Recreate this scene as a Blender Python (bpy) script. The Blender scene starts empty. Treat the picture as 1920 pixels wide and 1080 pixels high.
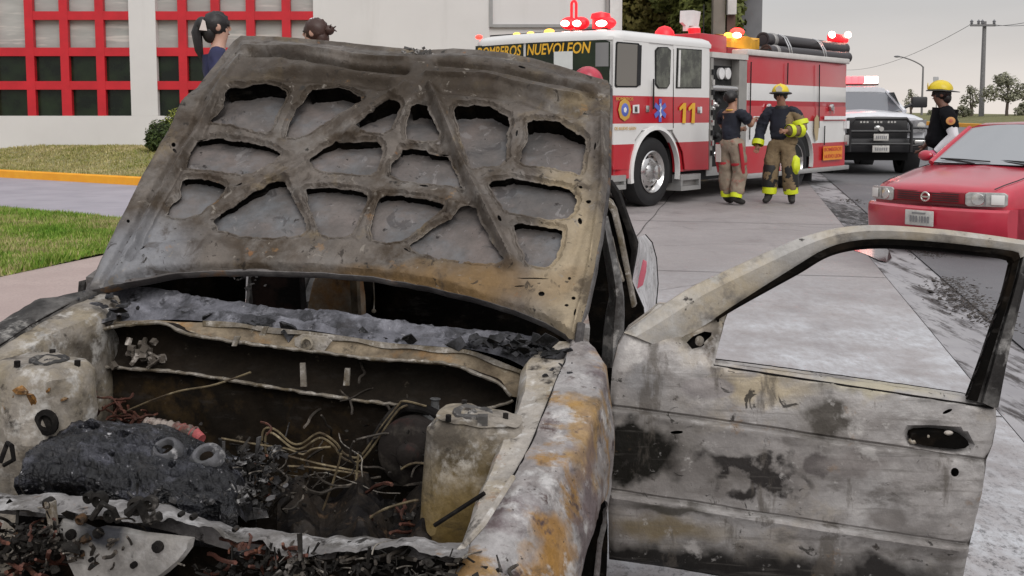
import bpy, bmesh, math, random
import numpy as np
from mathutils import Vector, Matrix, noise
from mathutils.geometry import delaunay_2d_cdt
R = math.radians
random.seed(7)
S = bpy.context.scene
COL = S.collection

# ---------------------------------------------------------------- camera
CAMZ, PITCH, FPX, PCY = 1.5, R(5.0), 2000.0, 390.0
cam_d = bpy.data.cameras.new('camera'); cam = bpy.data.objects.new('camera', cam_d); COL.objects.link(cam)
cam.location = (0, 0, CAMZ); cam.rotation_euler = (R(90) - PITCH, 0, 0)
cam_d.sensor_width = 36; cam_d.lens = FPX / 1920 * 36
cam_d.shift_y = -(540 - PCY) / 1920
cam_d.clip_start = .05; cam_d.clip_end = 5000
cam_d.dof.use_dof = False
S.camera = cam

# ---------------------------------------------------------------- world, sun, exposure
SUN_EL, SUN_AZ = R(40), R(162)          # azimuth measured clockwise from +Y: behind the camera
w = bpy.data.worlds.new('World'); S.world = w; w.use_nodes = True
nt = w.node_tree; nt.nodes.clear()
out = nt.nodes.new('ShaderNodeOutputWorld'); bg = nt.nodes.new('ShaderNodeBackground')
sky = nt.nodes.new('ShaderNodeTexSky'); sky.sky_type = 'NISHITA'; sky.sun_disc = False
sky.sun_elevation = SUN_EL; sky.sun_rotation = SUN_AZ; sky.dust_density = 4; sky.air_density = 1.5
hsv = nt.nodes.new('ShaderNodeHueSaturation'); hsv.inputs['Saturation'].default_value = .06
nt.links.new(sky.outputs[0], hsv.inputs['Color'])
tc = nt.nodes.new('ShaderNodeTexCoord'); sep = nt.nodes.new('ShaderNodeSeparateXYZ')
nt.links.new(tc.outputs['Generated'], sep.inputs[0])
# overcast: warm pale band at the horizon, grey above it, bright cloud overhead
cr = nt.nodes.new('ShaderNodeValToRGB'); nt.links.new(sep.outputs['Z'], cr.inputs[0])
e = cr.color_ramp.elements
e[0].position = 0.0; e[0].color = (1.12, 1.02, .93, 1)
e[1].position = .022; e[1].color = (1.03, .95, .885, 1)
for p, c in ((.05, (.90, .85, .81)), (.10, (.76, .75, .745)), (.2, (.67, .675, .70)), (.45, (.85, .86, .90)), (1, (1.5, 1.5, 1.55))):
    q = e.new(p); q.color = c + (1,)
mpn = nt.nodes.new('ShaderNodeMapping'); mpn.inputs['Scale'].default_value = (1.2, 1.2, 7)
nt.links.new(tc.outputs['Generated'], mpn.inputs[0])
nz = nt.nodes.new('ShaderNodeTexNoise'); nz.inputs['Scale'].default_value = 2.2; nz.inputs['Detail'].default_value = 5
nt.links.new(mpn.outputs[0], nz.inputs['Vector'])
mrn = nt.nodes.new('ShaderNodeMapRange'); mrn.inputs[1].default_value = .3; mrn.inputs[2].default_value = .7
mrn.inputs[3].default_value = .93; mrn.inputs[4].default_value = 1.07
nt.links.new(nz.outputs[0], mrn.inputs[0])
m1 = nt.nodes.new('ShaderNodeMixRGB'); m1.blend_type = 'MULTIPLY'; m1.inputs[0].default_value = 1
nt.links.new(cr.outputs[0], m1.inputs[1]); nt.links.new(mrn.outputs[0], m1.inputs[2])
# the real sky model supplies part of the light, the cloud layer scales it
m2 = nt.nodes.new('ShaderNodeMixRGB'); m2.blend_type = 'MIX'; m2.inputs[0].default_value = .93
sc = nt.nodes.new('ShaderNodeMixRGB'); sc.blend_type = 'MULTIPLY'; sc.inputs[0].default_value = 1
sc.inputs[2].default_value = (8.0, 8.0, 8.0, 1)
nt.links.new(m1.outputs[0], sc.inputs[1])
nt.links.new(hsv.outputs[0], m2.inputs[1]); nt.links.new(sc.outputs[0], m2.inputs[2])
nt.links.new(m2.outputs[0], bg.inputs[0]); bg.inputs[1].default_value = .09
nt.links.new(bg.outputs[0], out.inputs[0])
sd = bpy.data.lights.new('sun', 'SUN'); so = bpy.data.objects.new('sun', sd); COL.objects.link(so)
sd.energy = 1.5; sd.angle = R(40); sd.color = (1, .965, .93)
dv = Vector((math.sin(SUN_AZ) * math.cos(SUN_EL), math.cos(SUN_AZ) * math.cos(SUN_EL), math.sin(SUN_EL)))
so.rotation_euler = (-dv).to_track_quat('-Z', 'Y').to_euler()
so.location = dv * 50
S.view_settings.view_transform = 'Standard'; S.view_settings.look = 'None'
S.view_settings.exposure = 0.13; S.view_settings.gamma = 1

# ---------------------------------------------------------------- picking real points along sight lines
_cp, _sp = math.cos(PITCH), math.sin(PITCH)
CAMP = Vector((0, 0, CAMZ))
def ray(px, py):
    x = (px - 960) / FPX; y = -(py - PCY) / FPX
    return Vector((x, _cp + y * _sp, -_sp + y * _cp))
def WY(px, py, Y):
    d = ray(px, py); return CAMP + d * (Y / d.y)
def onplane(px, py, p0, n):
    d = ray(px, py); return CAMP + d * ((p0 - CAMP).dot(n) / d.dot(n))
def smooth(a, b, x):
    t = min(1, max(0, (x - a) / (b - a))); return t * t * (3 - 2 * t)
def gz(X, Y):
    b = .006 * max(0, Y - 6) if Y < 140 else .804 - .035 * (Y - 140)
    if X < -1 and Y < 60:
        s = (X + 11.5) * .545 + (Y - 24) * .838
        b += smooth(.3, 3.0, s) * .40 * smooth(-1.5, -5, X)
    return b
def onground(px, py):
    d = ray(px, py); z = 0
    for _ in range(60):
        t = (z - CAMZ) / d.z; p = CAMP + d * t; z = .6 * z + .4 * gz(p.x, p.y)
    return p

# ---------------------------------------------------------------- mesh builder
class MB:
    def __init__(s, M=None): s.v = []; s.f = []; s.M = M
    def pt(s, p):
        p = Vector(p); s.v.append(s.M @ p if s.M else p); return len(s.v) - 1
    def face(s, *pts): s.f.append([s.pt(p) for p in pts]); return s
    def box(s, c, d, rot=None):
        c = Vector(c); h = Vector(d) / 2; i = []
        for k in range(8):
            p = Vector((h.x * (1 if k & 1 else -1), h.y * (1 if k & 2 else -1), h.z * (1 if k & 4 else -1)))
            if rot: p = rot @ p
            i.append(s.pt(c + p))
        for q in ((0, 2, 3, 1), (4, 5, 7, 6), (0, 1, 5, 4), (2, 6, 7, 3), (0, 4, 6, 2), (1, 3, 7, 5)):
            s.f.append([i[k] for k in q])
        return s
    def bb(s, x0, x1, y0, y1, z0, z1): return s.box(((x0 + x1) / 2, (y0 + y1) / 2, (z0 + z1) / 2), (x1 - x0, y1 - y0, z1 - z0))
    def loft(s, rings, closed=True, caps=True):
        idx = [[s.pt(p) for p in r] for r in rings]; n = len(idx[0])
        for a, b in zip(idx, idx[1:]):
            for k in range(n if closed else n - 1):
                j = (k + 1) % n; s.f.append([a[k], a[j], b[j], b[k]])
        if caps and closed: s.f.append(idx[0][::-1]); s.f.append(idx[-1][:])
        return s
    def tube(s, path, r, n=7, caps=True):
        P = [Vector(p) for p in path]; rs = r if isinstance(r, (list, tuple)) else [r] * len(P); rings = []
        up = None
        for i, p in enumerate(P):
            t = (P[min(i + 1, len(P) - 1)] - P[max(i - 1, 0)])
            if t.length < 1e-9: t = Vector((0, 0, 1))
            t.normalize()
            if up is None or abs(t.dot(up)) > .98: up = Vector((0, 0, 1)) if abs(t.z) < .9 else Vector((1, 0, 0))
            a = t.cross(up).normalized(); b = a.cross(t).normalized(); up = b
            rings.append([p + (a * math.cos(2 * math.pi * k / n) + b * math.sin(2 * math.pi * k / n)) * rs[i] for k in range(n)])
        return s.loft(rings, True, caps)
    def cyl(s, a, b, r, n=16, r2=None): return s.tube([a, b], [r, r if r2 is None else r2], n)
    def lathe(s, o, ax, prof, n=24, caps=False):
        o = Vector(o); ax = Vector(ax).normalized(); u = ax.orthogonal().normalized(); v = ax.cross(u); rings = []
        for (r, h) in prof:
            rings.append([o + ax * h + (u * math.cos(2 * math.pi * k / n) + v * math.sin(2 * math.pi * k / n)) * max(r, 1e-4) for k in range(n)])
        return s.loft(rings, True, caps)
    def sphere(s, c, r, n=12, m=8, rot=None):
        c = Vector(c); r = Vector((r, r, r)) if not hasattr(r, '__len__') else Vector(r); rings = []
        for j in range(m + 1):
            th = math.pi * j / m; ring = []
            for k in range(n):
                p = Vector((math.sin(th) * math.cos(2 * math.pi * k / n) * r.x, math.sin(th) * math.sin(2 * math.pi * k / n) * r.y, math.cos(th) * r.z))
                if j in (0, m): p += Vector((math.cos(2 * math.pi * k / n), math.sin(2 * math.pi * k / n), 0)) * 1e-4
                ring.append(c + (rot @ p if rot else p))
            rings.append(ring)
        return s.loft(rings, True, True)
    def prism(s, poly, o, ex, ey, depth):
        """outline poly (2-D) in the plane o,ex,ey pushed along ez=ex x ey by depth"""
        o = Vector(o); ex = Vector(ex); ey = Vector(ey); ez = ex.cross(ey).normalized()
        a = [s.pt(o + ex * x + ey * y) for x, y in poly]; b = [s.pt(o + ex * x + ey * y + ez * depth) for x, y in poly]
        n = len(a); s.f.append(a[::-1]); s.f.append(b[:])
        for k in range(n): s.f.append([a[k], a[(k + 1) % n], b[(k + 1) % n], b[k]])
        return s
    def slab(s, pts, off):
        """polygon of 3-D points given thickness along off"""
        off = Vector(off); a = [s.pt(p) for p in pts]; b = [s.pt(Vector(p) + off) for p in pts]; n = len(a)
        s.f.append(a[::-1]); s.f.append(b[:])
        for k in range(n): s.f.append([a[k], a[(k + 1) % n], b[(k + 1) % n], b[k]])
        return s
    def grid(s, P):
        idx = [[s.pt(p) for p in row] for row in P]
        for a, b in zip(idx, idx[1:]):
            for k in range(len(a) - 1): s.f.append([a[k], a[k + 1], b[k + 1], b[k]])
        return s
    def mesh(s, name, bevel=0, seg=2, sharp=35, fix=True):
        me = bpy.data.meshes.new(name); me.from_pydata([tuple(v) for v in s.v], [], s.f); me.validate()
        if fix or bevel:
            bm = bmesh.new(); bm.from_mesh(me)
            if bevel:
                bmesh.ops.remove_doubles(bm, verts=bm.verts, dist=1e-5)
                ed = [e for e in bm.edges if len(e.link_faces) == 2 and e.calc_face_angle(0) > R(28)]
                bmesh.ops.bevel(bm, geom=ed, offset=bevel, segments=seg, profile=.5, affect='EDGES', clamp_overlap=True)
            bmesh.ops.recalc_face_normals(bm, faces=bm.faces); bm.to_mesh(me); bm.free()
        me.polygons.foreach_set('use_smooth', [True] * len(me.polygons))
        me.set_sharp_from_angle(angle=R(sharp)); me.update()
        return me

ROOTINV = {}
def thing(name, label, cat, loc=(0, 0, 0), rotz=0, group=None):
    o = bpy.data.objects.new(name, None); COL.objects.link(o); o.empty_display_size = .2
    o.location = loc; o.rotation_euler = (0, 0, rotz); o['label'] = label; o['category'] = cat
    if group: o['group'] = group
    ROOTINV[o.name] = (Matrix.Translation(Vector(loc)) @ Matrix.Rotation(rotz, 4, 'Z')).inverted()
    return o
def part(name, mb, m, parent=None, label=None, world=False, root=None, **kw):
    if world: 
        I = ROOTINV[(root or parent).name]; mb.v = [I @ v for v in mb.v]
    me = mb if isinstance(mb, bpy.types.Mesh) else mb.mesh(name, **kw)
    o = bpy.data.objects.new(name, me); COL.objects.link(o)
    if m: me.materials.append(m)
    if parent: o.parent = parent
    if label: o['label'] = label
    return o
def single(name, mb, m, label, cat, group=None, **kw):
    """a thing that is one mesh; its origin is moved to its base"""
    lo = Vector([sum(v[i] for v in mb.v) / len(mb.v) for i in range(3)]); lo.z = min(v.z for v in mb.v)
    mb.v = [v - lo for v in mb.v]
    o = part(name, mb, m, **kw); o.location = lo; o['label'] = label; o['category'] = cat
    if group: o['group'] = group
    return o
def structure(name, mb, m, **kw):
    o = part(name, mb, m, **kw); o['kind'] = 'structure'; return o

# ---------------------------------------------------------------- materials
class NT:
    def __init__(s, name):
        s.m = bpy.data.materials.new(name); s.m.use_nodes = True; s.t = s.m.node_tree
        s.b = s.t.nodes['Principled BSDF']; s.tc = s.n('TexCoord')
    def n(s, kind): return s.t.nodes.new('ShaderNode' + kind)
    def l(s, a, b): s.t.links.new(a, b)
    def vec(s, seed=0, scale=(1, 1, 1), out='Object'):
        mp = s.n('Mapping'); s.l(s.tc.outputs[out], mp.inputs[0])
        mp.inputs['Location'].default_value = (seed * 3.17, seed * 1.73 + 5, seed * 2.31); mp.inputs['Scale'].default_value = scale
        return mp.outputs[0]
    def noise(s, scale, seed=0, detail=6, rough=.6, an=(1, 1, 1), dist=0):
        z = s.n('TexNoise'); z.inputs['Scale'].default_value = scale; z.inputs['Detail'].default_value = detail
        z.inputs['Roughness'].default_value = rough; z.inputs['Distortion'].default_value = dist
        s.l(s.vec(seed, an), z.inputs['Vector']); return z.outputs[0]
    def rng(s, v, a, b, c=0, d=1):
        r = s.n('MapRange'); r.inputs[1].default_value = a; r.inputs[2].default_value = b
        r.inputs[3].default_value = c; r.inputs[4].default_value = d; s.l(v, r.inputs[0]); return r.outputs[0]
    def mix(s, f, a, b, mode='MIX'):
        x = s.n('MixRGB'); x.blend_type = mode
        for i, q in enumerate((f, a, b)):
            if isinstance(q, (int, float)): x.inputs[i].default_value = q if i == 0 else (q, q, q, 1)
            elif isinstance(q, tuple): x.inputs[i].default_value = q[:3] + (1,)
            else: s.l(q, x.inputs[i])
        return x.outputs[0]
    def math(s, op, a, b=0):
        x = s.n('Math'); x.operation = op
        for i, q in enumerate((a, b)):
            if isinstance(q, (int, float)): x.inputs[i].default_value = q
            else: s.l(q, x.inputs[i])
        return x.outputs[0]
    def spot(s, p, r, amp=.05, ns=12, soft=.25, seed=0):
        z = s.n('TexNoise'); z.inputs['Scale'].default_value = ns; z.inputs['Detail'].default_value = 5; s.l(s.vec(seed), z.inputs['Vector'])
        a = s.n('VectorMath'); a.operation = 'SUBTRACT'; s.l(z.outputs['Color'], a.inputs[0]); a.inputs[1].default_value = (.5, .5, .5)
        b = s.n('VectorMath'); b.operation = 'SCALE'; s.l(a.outputs[0], b.inputs[0]); b.inputs['Scale'].default_value = amp * 2
        c = s.n('VectorMath'); c.operation = 'ADD'; s.l(b.outputs[0], c.inputs[0]); s.l(s.tc.outputs['Object'], c.inputs[1])
        d = s.n('VectorMath'); d.operation = 'SUBTRACT'; s.l(c.outputs[0], d.inputs[0]); d.inputs[1].default_value = p
        e = s.n('VectorMath'); e.operation = 'DIVIDE'; s.l(d.outputs[0], e.inputs[0]); e.inputs[1].default_value = r
        f = s.n('VectorMath'); f.operation = 'LENGTH'; s.l(e.outputs[0], f.inputs[0])
        return s.rng(f.outputs['Value'], 1 - soft, 1 + soft, 1, 0)
    def bump(s, v, strength=.3, dist=.01, prev=None):
        b = s.n('Bump'); b.inputs['Strength'].default_value = strength; b.inputs['Distance'].default_value = dist
        s.l(v, b.inputs['Height'])
        if prev: s.l(prev, b.inputs['Normal'])
        s.l(b.outputs[0], s.b.inputs['Normal']); return b.outputs[0]
    def gray(s, v):
        c = s.n('CombineXYZ')
        for i in range(3): s.l(v, c.inputs[i])
        return c.outputs[0]
    def set(s, col=None, rough=None, metal=None, spec=None):
        for k, q in (('Base Color', col), ('Roughness', rough), ('Metallic', metal), ('Specular IOR Level', spec)):
            if q is None: continue
            if isinstance(q, (int, float)): s.b.inputs[k].default_value = q
            elif isinstance(q, tuple): s.b.inputs[k].default_value = q[:3] + (1,)
            else: s.l(q, s.b.inputs[k])
        return s.m
def weather(name, base, layers=(), rough=.6, metal=0, bump=.25, bs=70, bd=.006, spec=.18, var=.25, grime=1.0):
    t = NT(name)
    col = t.mix(t.rng(t.noise(9, 1, 7), .3, .7), tuple(c * (1 - var) for c in base), tuple(min(1, c * (1 + var)) for c in base))
    for i, L in enumerate(layers):
        sd = L.get('seed', i + 2)
        if 'p' in L: f = t.spot(L['p'], L['r'], L.get('n', .05), L.get('ns', 12), L.get('w', .25), sd)
        else:
            f = t.rng(t.noise(L['s'], sd, L.get('d', 8), L.get('ro', .65), L.get('an', (1, 1, 1)), L.get('di', 0)), L['t'] - L.get('w', .06), L['t'] + L.get('w', .06))
        if L.get('k', 1) < 1: f = t.math('MULTIPLY', f, L['k'])
        col = t.mix(f, col, L['c'])
    if grime:
        f1 = t.rng(t.noise(22, 31, 9, .7, dist=.4), .28, .72, 1 - .30 * grime, 1 + .20 * grime); col = t.mix(1, col, t.gray(f1), 'MULTIPLY')
        f2 = t.rng(t.noise(95, 33, 6, .75), .30, .70, 1 - .16 * grime, 1 + .10 * grime); col = t.mix(1, col, t.gray(f2), 'MULTIPLY')
        f3 = t.rng(t.noise(9, 35, 9, .7, (1, 1, 3.2)), .56, .66); col = t.mix(t.math('MULTIPLY', f3, .45 * grime), col, (.035, .031, .028))
        rough_ = t.rng(t.noise(30, 36, 6, .7), .3, .7, max(.2, rough - .18), min(1, rough + .15))
        t.set(col, rough_, metal, spec)
    else: t.set(col, rough, metal, spec)
    if bump:
        b = t.bump(t.noise(bs, 3, 6, .65), bump, bd)
        t.bump(t.noise(bs * .2, 8, 4), bump * .8, bd * 3, b)
    return t.m
def plain(name, col, rough=.5, metal=0, spec=.5, var=.08, vs=6, bump=0, bs=80, coat=0):
    t = NT(name)
    c = t.mix(t.rng(t.noise(vs, 2, 6), .3, .7), tuple(q * (1 - var) for q in col), tuple(min(1, q * (1 + var)) for q in col))
    t.set(c, rough, metal, spec)
    if coat: t.b.inputs['Coat Weight'].default_value = coat; t.b.inputs['Coat Roughness'].default_value = .08
    if bump: t.bump(t.noise(bs, 3, 5), bump, .004)
    return t.m
def glow(name, col, strength):
    t = NT(name); t.set(col, .4); t.b.inputs['Emission Color'].default_value = col + (1,); t.b.inputs['Emission Strength'].default_value = strength
    return t.m
def glass(name, col=(.03, .035, .04), rough=.06):
    t = NT(name); t.set(col, rough, 0, .8); return t.m

def text_mesh(txt, size, shear=0, extrude=.001, bold=0, align='LEFT', spacing=1.0):
    c = bpy.data.curves.new('lettering', 'FONT'); c.body = txt; c.size = size; c.shear = shear; c.extrude = extrude; c.offset = bold
    c.align_x = align; c.space_character = spacing; c.resolution_u = 3
    o = bpy.data.objects.new('lettering', c); COL.objects.link(o)
    dg = bpy.context.evaluated_depsgraph_get(); dg.update()
    me = bpy.data.meshes.new_from_object(o.evaluated_get(dg)); bpy.data.objects.remove(o); bpy.data.curves.remove(c)
    me.materials.clear(); return me
def lettering(name, txt, size, M, m, parent, fit=None, **kw):
    """text laid on a surface: M maps text x,y,z to the parent's frame; fit = wanted width, height"""
    me = text_mesh(txt, size, **kw)
    if fit:
        xs = [v.co.x for v in me.vertices]; ys = [v.co.y for v in me.vertices]
        sx = fit[0] / (max(xs) - min(xs)); sy = fit[1] / (max(ys) - min(ys)); x0 = min(xs); y0 = min(ys)
        for v in me.vertices: v.co.x = (v.co.x - x0) * sx; v.co.y = (v.co.y - y0) * sy
    me.transform(M); return part(name, me, m, parent)
def frame(o, ex, ey):
    ex = Vector(ex).normalized(); ey = Vector(ey).normalized(); ez = ex.cross(ey)
    M = Matrix.Identity(4)
    for i, c in enumerate((ex, ey, ez)):
        for j in range(3): M[j][i] = c[j]
    o = Vector(o)
    for j in range(3): M[j][3] = o[j]
    return M
def tinted(parts_fn): return parts_fn
def fbm(p, s, seed=0, o=4):
    return noise.fractal(Vector((p[0] * s + seed * 7.3, p[1] * s + seed * 3.1, p[2] * s + seed)), .6, 2.0, o)
def jag(pts, amp, step, seed=0, closed=False):
    """densify a 2-D polyline and roughen it"""
    rnd = random.Random(seed); out = []; n = len(pts)
    for i in range(n if closed else n - 1):
        a = Vector(pts[i]); b = Vector(pts[(i + 1) % n]); k = max(1, int((b - a).length / step))
        for j in range(k):
            p = a.lerp(b, j / k); out.append((p.x + rnd.uniform(-amp, amp), p.y + rnd.uniform(-amp, amp)))
    if not closed: out.append(tuple(pts[-1]))
    return out
# ================================================================ SETTING: ground, roads, lawns
AX = Vector((.216, .976, 0)); AXN = Vector((.976, -.216, 0))      # street direction and its right-hand side
def strip(mb, A, B, n, m, off):
    """sheet between polylines A and B (lists of xy of equal length), following the terrain"""
    def samp(P, t):
        L = [0]
        for a, b in zip(P, P[1:]): L.append(L[-1] + (Vector(b) - Vector(a)).length)
        d = t * L[-1]
        for i in range(len(P) - 1):
            if d <= L[i + 1] + 1e-9:
                f = (d - L[i]) / max(1e-9, L[i + 1] - L[i]); return Vector(P[i]).lerp(Vector(P[i + 1]), f)
        return Vector(P[-1])
    rows = []
    for i in range(n + 1):
        a = samp(A, i / n); b = samp(B, i / n); row = []
        for j in range(m + 1):
            p = a.lerp(b, j / m); row.append((p.x, p.y, gz(p.x, p.y) + (off(p.x, p.y) if callable(off) else off)))
        rows.append(row)
    mb.grid(rows); return mb

# --- base ground, one sheet to the horizon
xs = [-2500, -900, -300, -120, -60, -40] + [-30 + 1.0 * i for i in range(61)] + [40, 60, 120, 300, 900, 2500]
ys = [-900, -200, -60, -20] + [-10 + 1.5 * i for i in range(64)] + [92, 105, 120, 140, 200, 400, 900, 3000]
def gbase(x, y): return max(gz(x, y), -30) - .03
g = MB(); g.grid([[(x, y, gbase(x, y)) for x in xs] for y in ys])
t = NT('asphalt_ground')
col = t.mix(t.rng(t.noise(1.2, 1, 6), .35, .65), (.115, .115, .12), (.15, .148, .152))
col = t.mix(t.rng(t.noise(160, 2, 3), .45, .75), col, (.21, .205, .205))
t.set(col, .9); t.bump(t.noise(220, 3, 3), .3, .004)
M_ASPH = t.m
structure('ground', g, M_ASPH)

# --- pale concrete apron the burnt car and the engine stand on, with ash and extinguisher powder round the door
t = NT('concrete_apron')
col = t.mix(t.rng(t.noise(.7, 1, 6), .35, .65), (.255, .231, .228), (.335, .305, .298))
col = t.mix(t.rng(t.noise(40, 2, 6), .42, .72), col, (.235, .212, .208))
col = t.mix(t.math('MULTIPLY', t.rng(t.noise(260, 12, 2), .55, .8), .5), col, (.5, .48, .47))
mott = t.noise(15, 4, 10, .8, (1.3, .55, 1))
powder = t.rng(t.noise(1.6, 5, 6, .6), .33, .60)
pw = t.math('MULTIPLY', t.spot((2.0, 4.4, 0), (2.6, 4.2, 3), .7, 1.5, .5, 6), powder)
col = t.mix(t.math('MULTIPLY', pw, t.rng(mott, .36, .60, .25, 1)), col, (.54, .555, .58))
soot = t.math('MULTIPLY', t.spot((1.6, 2.2, 0), (1.8, 2.0, 3), .5, 2, .5, 7), t.rng(t.noise(30, 8, 9, .78, (1.2, .7, 1)), .50, .62))
col = t.mix(soot, col, (.04, .037, .037))
grit = t.math('MULTIPLY', t.spot((1.9, 3.4, 0), (2.2, 3.2, 3), .5, 2, .5, 7), t.rng(t.noise(48, 9, 9, .8, (1.2, .7, 1)), .585, .64))
col = t.mix(grit, col, (.10, .09, .09))
stn = t.rng(t.noise(2.4, 10, 7, .65, (1.6, .6, 1)), .56, .72)
col = t.mix(t.math('MULTIPLY', stn, .45), col, (.19, .165, .165))
WP = onground(1640, 480); wet = t.spot((WP.x, WP.y, WP.z), (.5, 1.0, 3), .25, 3, .5, 21)
wet2 = t.math('MULTIPLY', t.rng(t.noise(1.1, 22, 6, .6), .56, .68), .6)
col = t.mix(t.math('MULTIPLY', wet, .6), col, (.13, .12, .12)); col = t.mix(t.math('MULTIPLY', wet2, .55), col, (.17, .155, .155))
rg = t.rng(t.noise(3, 11, 5), .35, .65, .5, .85); rg = t.mix(wet2, rg, .32); rg = t.mix(t.math('MULTIPLY', wet, .6), rg, .35)
t.set(col, rg, 0, .5)
b = t.bump(t.noise(120, 3, 5), .22, .003); t.bump(t.noise(14, 13, 6), .22, .010, b)
M_APRON = t.m
def gl(Y, off=0.0):      # right-hand edge of the apron (gutter line)
    x = 2.66 + (Y - 6.2) * .2185 + off; return (x, Y)
YS = [-6, 0, 4, 8, 12, 16, 20, 24, 30]
A = [(-3.9 + (Y - 12) * .245 - .0, Y) for Y in YS]
structure('concrete_apron', strip(MB(), A, [gl(Y) for Y in YS], 60, 30, 0.0), M_APRON)
JM = plain('joint_dirt', (.085, .078, .075), .9, var=.3, vs=4)
def joint(pts, w_=.010):
    mb = MB(); A_ = []; B_ = []
    for i, (x, y) in enumerate(pts):
        a = Vector(pts[max(i - 1, 0)]); b = Vector(pts[min(i + 1, len(pts) - 1)]); d = (b - a).normalized(); q = Vector((-d.y, d.x)) * w_ * (.6 + .5 * abs(noise.noise(Vector((x * 3, y * 3, 1)))))
        A_.append((x + q.x, y + q.y, gz(x, y) + .004)); B_.append((x - q.x, y - q.y, gz(x, y) + .004))
    mb.grid([A_, B_]); return structure('slab_joint', mb, JM)
for off_ in (-2.6, -5.2): joint([(gl(Y, off_)[0] + .01 * math.sin(Y * 3), Y) for Y in np.linspace(-4, 28, 80)])
for Y0 in (5.2, 9.6, 14.0, 18.4, 22.8): joint([(gl(Y0)[0] - s_ * .976, Y0 + s_ * .216 + .012 * math.sin(s_ * 5)) for s_ in np.linspace(0, 6.2, 40)])
rc_ = random.Random(12)
for k in range(7):      # hairline cracks
    Y0 = rc_.uniform(5, 18); x0 = gl(Y0)[0] - rc_.uniform(.3, 3.5); a_ = rc_.uniform(0, 6.3); P = [(x0, Y0)]
    for q in range(22): a_ += rc_.uniform(-.5, .5); P.append((P[-1][0] + .09 * math.cos(a_), P[-1][1] + .09 * math.sin(a_)))
    joint(P, .0035)
# small puddle mirroring the red bumper
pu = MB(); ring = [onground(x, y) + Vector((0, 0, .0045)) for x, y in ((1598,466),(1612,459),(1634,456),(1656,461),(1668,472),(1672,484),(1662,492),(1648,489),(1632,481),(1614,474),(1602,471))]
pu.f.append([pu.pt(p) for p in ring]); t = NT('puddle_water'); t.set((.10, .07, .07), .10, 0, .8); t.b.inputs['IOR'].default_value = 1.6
structure('puddle', pu, t.m)
# --- gutter: dished strip with a seam, grey
t = NT('gutter_concrete')
col = t.mix(t.rng(t.noise(2, 1, 6), .35, .65), (.27, .26, .27), (.36, .35, .355))
col = t.mix(t.rng(t.noise(3.5, 3, 8, .7, (2.5, .4, 1)), .50, .62), col, (.05, .043, .042)); col = t.mix(t.math('MULTIPLY', t.spot((5.0, 13.5, .05), (.55, 4.5, 3), .5, 3, .4, 9), t.rng(t.noise(9, 6, 8, .7, (2, .5, 1)), .35, .5)), col, (.022, .02, .02))
t.set(col, .8); t.bump(t.noise(90, 3, 5), .3, .004); M_GUT = t.m
structure('gutter', strip(MB(), [gl(Y, .012) for Y in YS], [gl(Y, .50) for Y in YS], 60, 4, lambda x, y: .004 - .012), M_GUT)
# --- right-hand road, darker asphalt up to the far yellow kerb
t = NT('road_asphalt')
col = t.mix(t.rng(t.noise(.8, 1, 6), .35, .65), (.105, .103, .11), (.14, .138, .145))
col = t.mix(t.rng(t.noise(170, 2, 3), .45, .75), col, (.20, .195, .20))
col = t.mix(t.math('MULTIPLY', t.rng(t.noise(1.7, 5, 7, .65, (1.5, .4, 1)), .55, .7), .5), col, (.2, .19, .185))
t.set(col, .82); t.bump(t.noise(200, 3, 3), .3, .004); M_ROAD = t.m
YR = [-6, 4, 12, 20, 30, 45, 60, 80, 100, 125]
structure('road', strip(MB(), [gl(Y, .50) for Y in YR], [(max(gl(Y)[0] + 16, 30 + .35 * Y), Y) for Y in YR], 60, 12, .004), M_ROAD)
# burnt debris lying along the gutter
t = NT('wet_debris'); t.set(t.mix(t.noise(60, 1), (.016, .014, .014), (.09, .075, .065)), .85); M_DEB = t.m
mb = MB(); rnd = random.Random(3)
for k in range(5000):
    Y = rnd.uniform(7.0, 18); x, _ = gl(Y, .50 + rnd.gauss(.08, .10) + .1 * math.sin(Y * 1.3))
    if noise.noise(Vector((Y * .55, 2.3, 0))) < -.12 + .25 * rnd.random(): continue
    s = rnd.uniform(.004, .012) * (1 + 1.2 * (rnd.random() < .04)); z = gz(x, Y) + .004
    mb.box((x, Y, z), (s * rnd.uniform(.6, 2.2), s * rnd.uniform(.6, 3), s * .5), Matrix.Rotation(rnd.uniform(0, 6), 3, 'Z') @ Matrix.Rotation(rnd.uniform(-.5, .5), 3, 'X'))
o = part('gutter_debris', mb, M_DEB, fix=False); o['kind'] = 'stuff'; o['label'] = 'black burnt debris and silt lying along the gutter'; o['category'] = 'debris'

# --- left: pink pavement, lawn, side road, yellow kerb, second lawn
t = NT('pink_pavement')
col = t.mix(t.rng(t.noise(1.1, 1, 6), .35, .65), (.37, .285, .262), (.45, .355, .325))
col = t.mix(t.rng(t.noise(50, 2, 6), .42, .72), col, (.32, .255, .235))
t.set(col, .85); t.bump(t.noise(120, 3, 5), .3, .004); M_PINK = t.m
YL = [-6, 2, 6, 9.7, 11, 13.0, 15.2]
LE = [(-4.64 + (Y - 9.7) * .262, Y) for Y in YL]      # lawn edge along the pavement
structure('pavement', strip(MB(), LE, [(-1.75 + (Y - 4) * .216, Y) for Y in YL], 40, 8, .006), M_PINK)
def grassmat(name, a, b, c):
    t = NT(name)
    col = t.mix(t.rng(t.noise(.9, 1, 6), .35, .65), a, b)
    col = t.mix(t.rng(t.noise(5, 2, 7), .5, .68), col, c)
    col = t.mix(t.rng(t.noise(60, 5, 4), .35, .65, .25, 0), col, (.02, .03, .008))
    t.set(col, .9); t.bump(t.noise(70, 3, 6), .8, .03); return t.m
M_GR = grassmat('lawn_soil', (.17, .19, .04), (.22, .23, .07), (.33, .28, .14))
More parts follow.
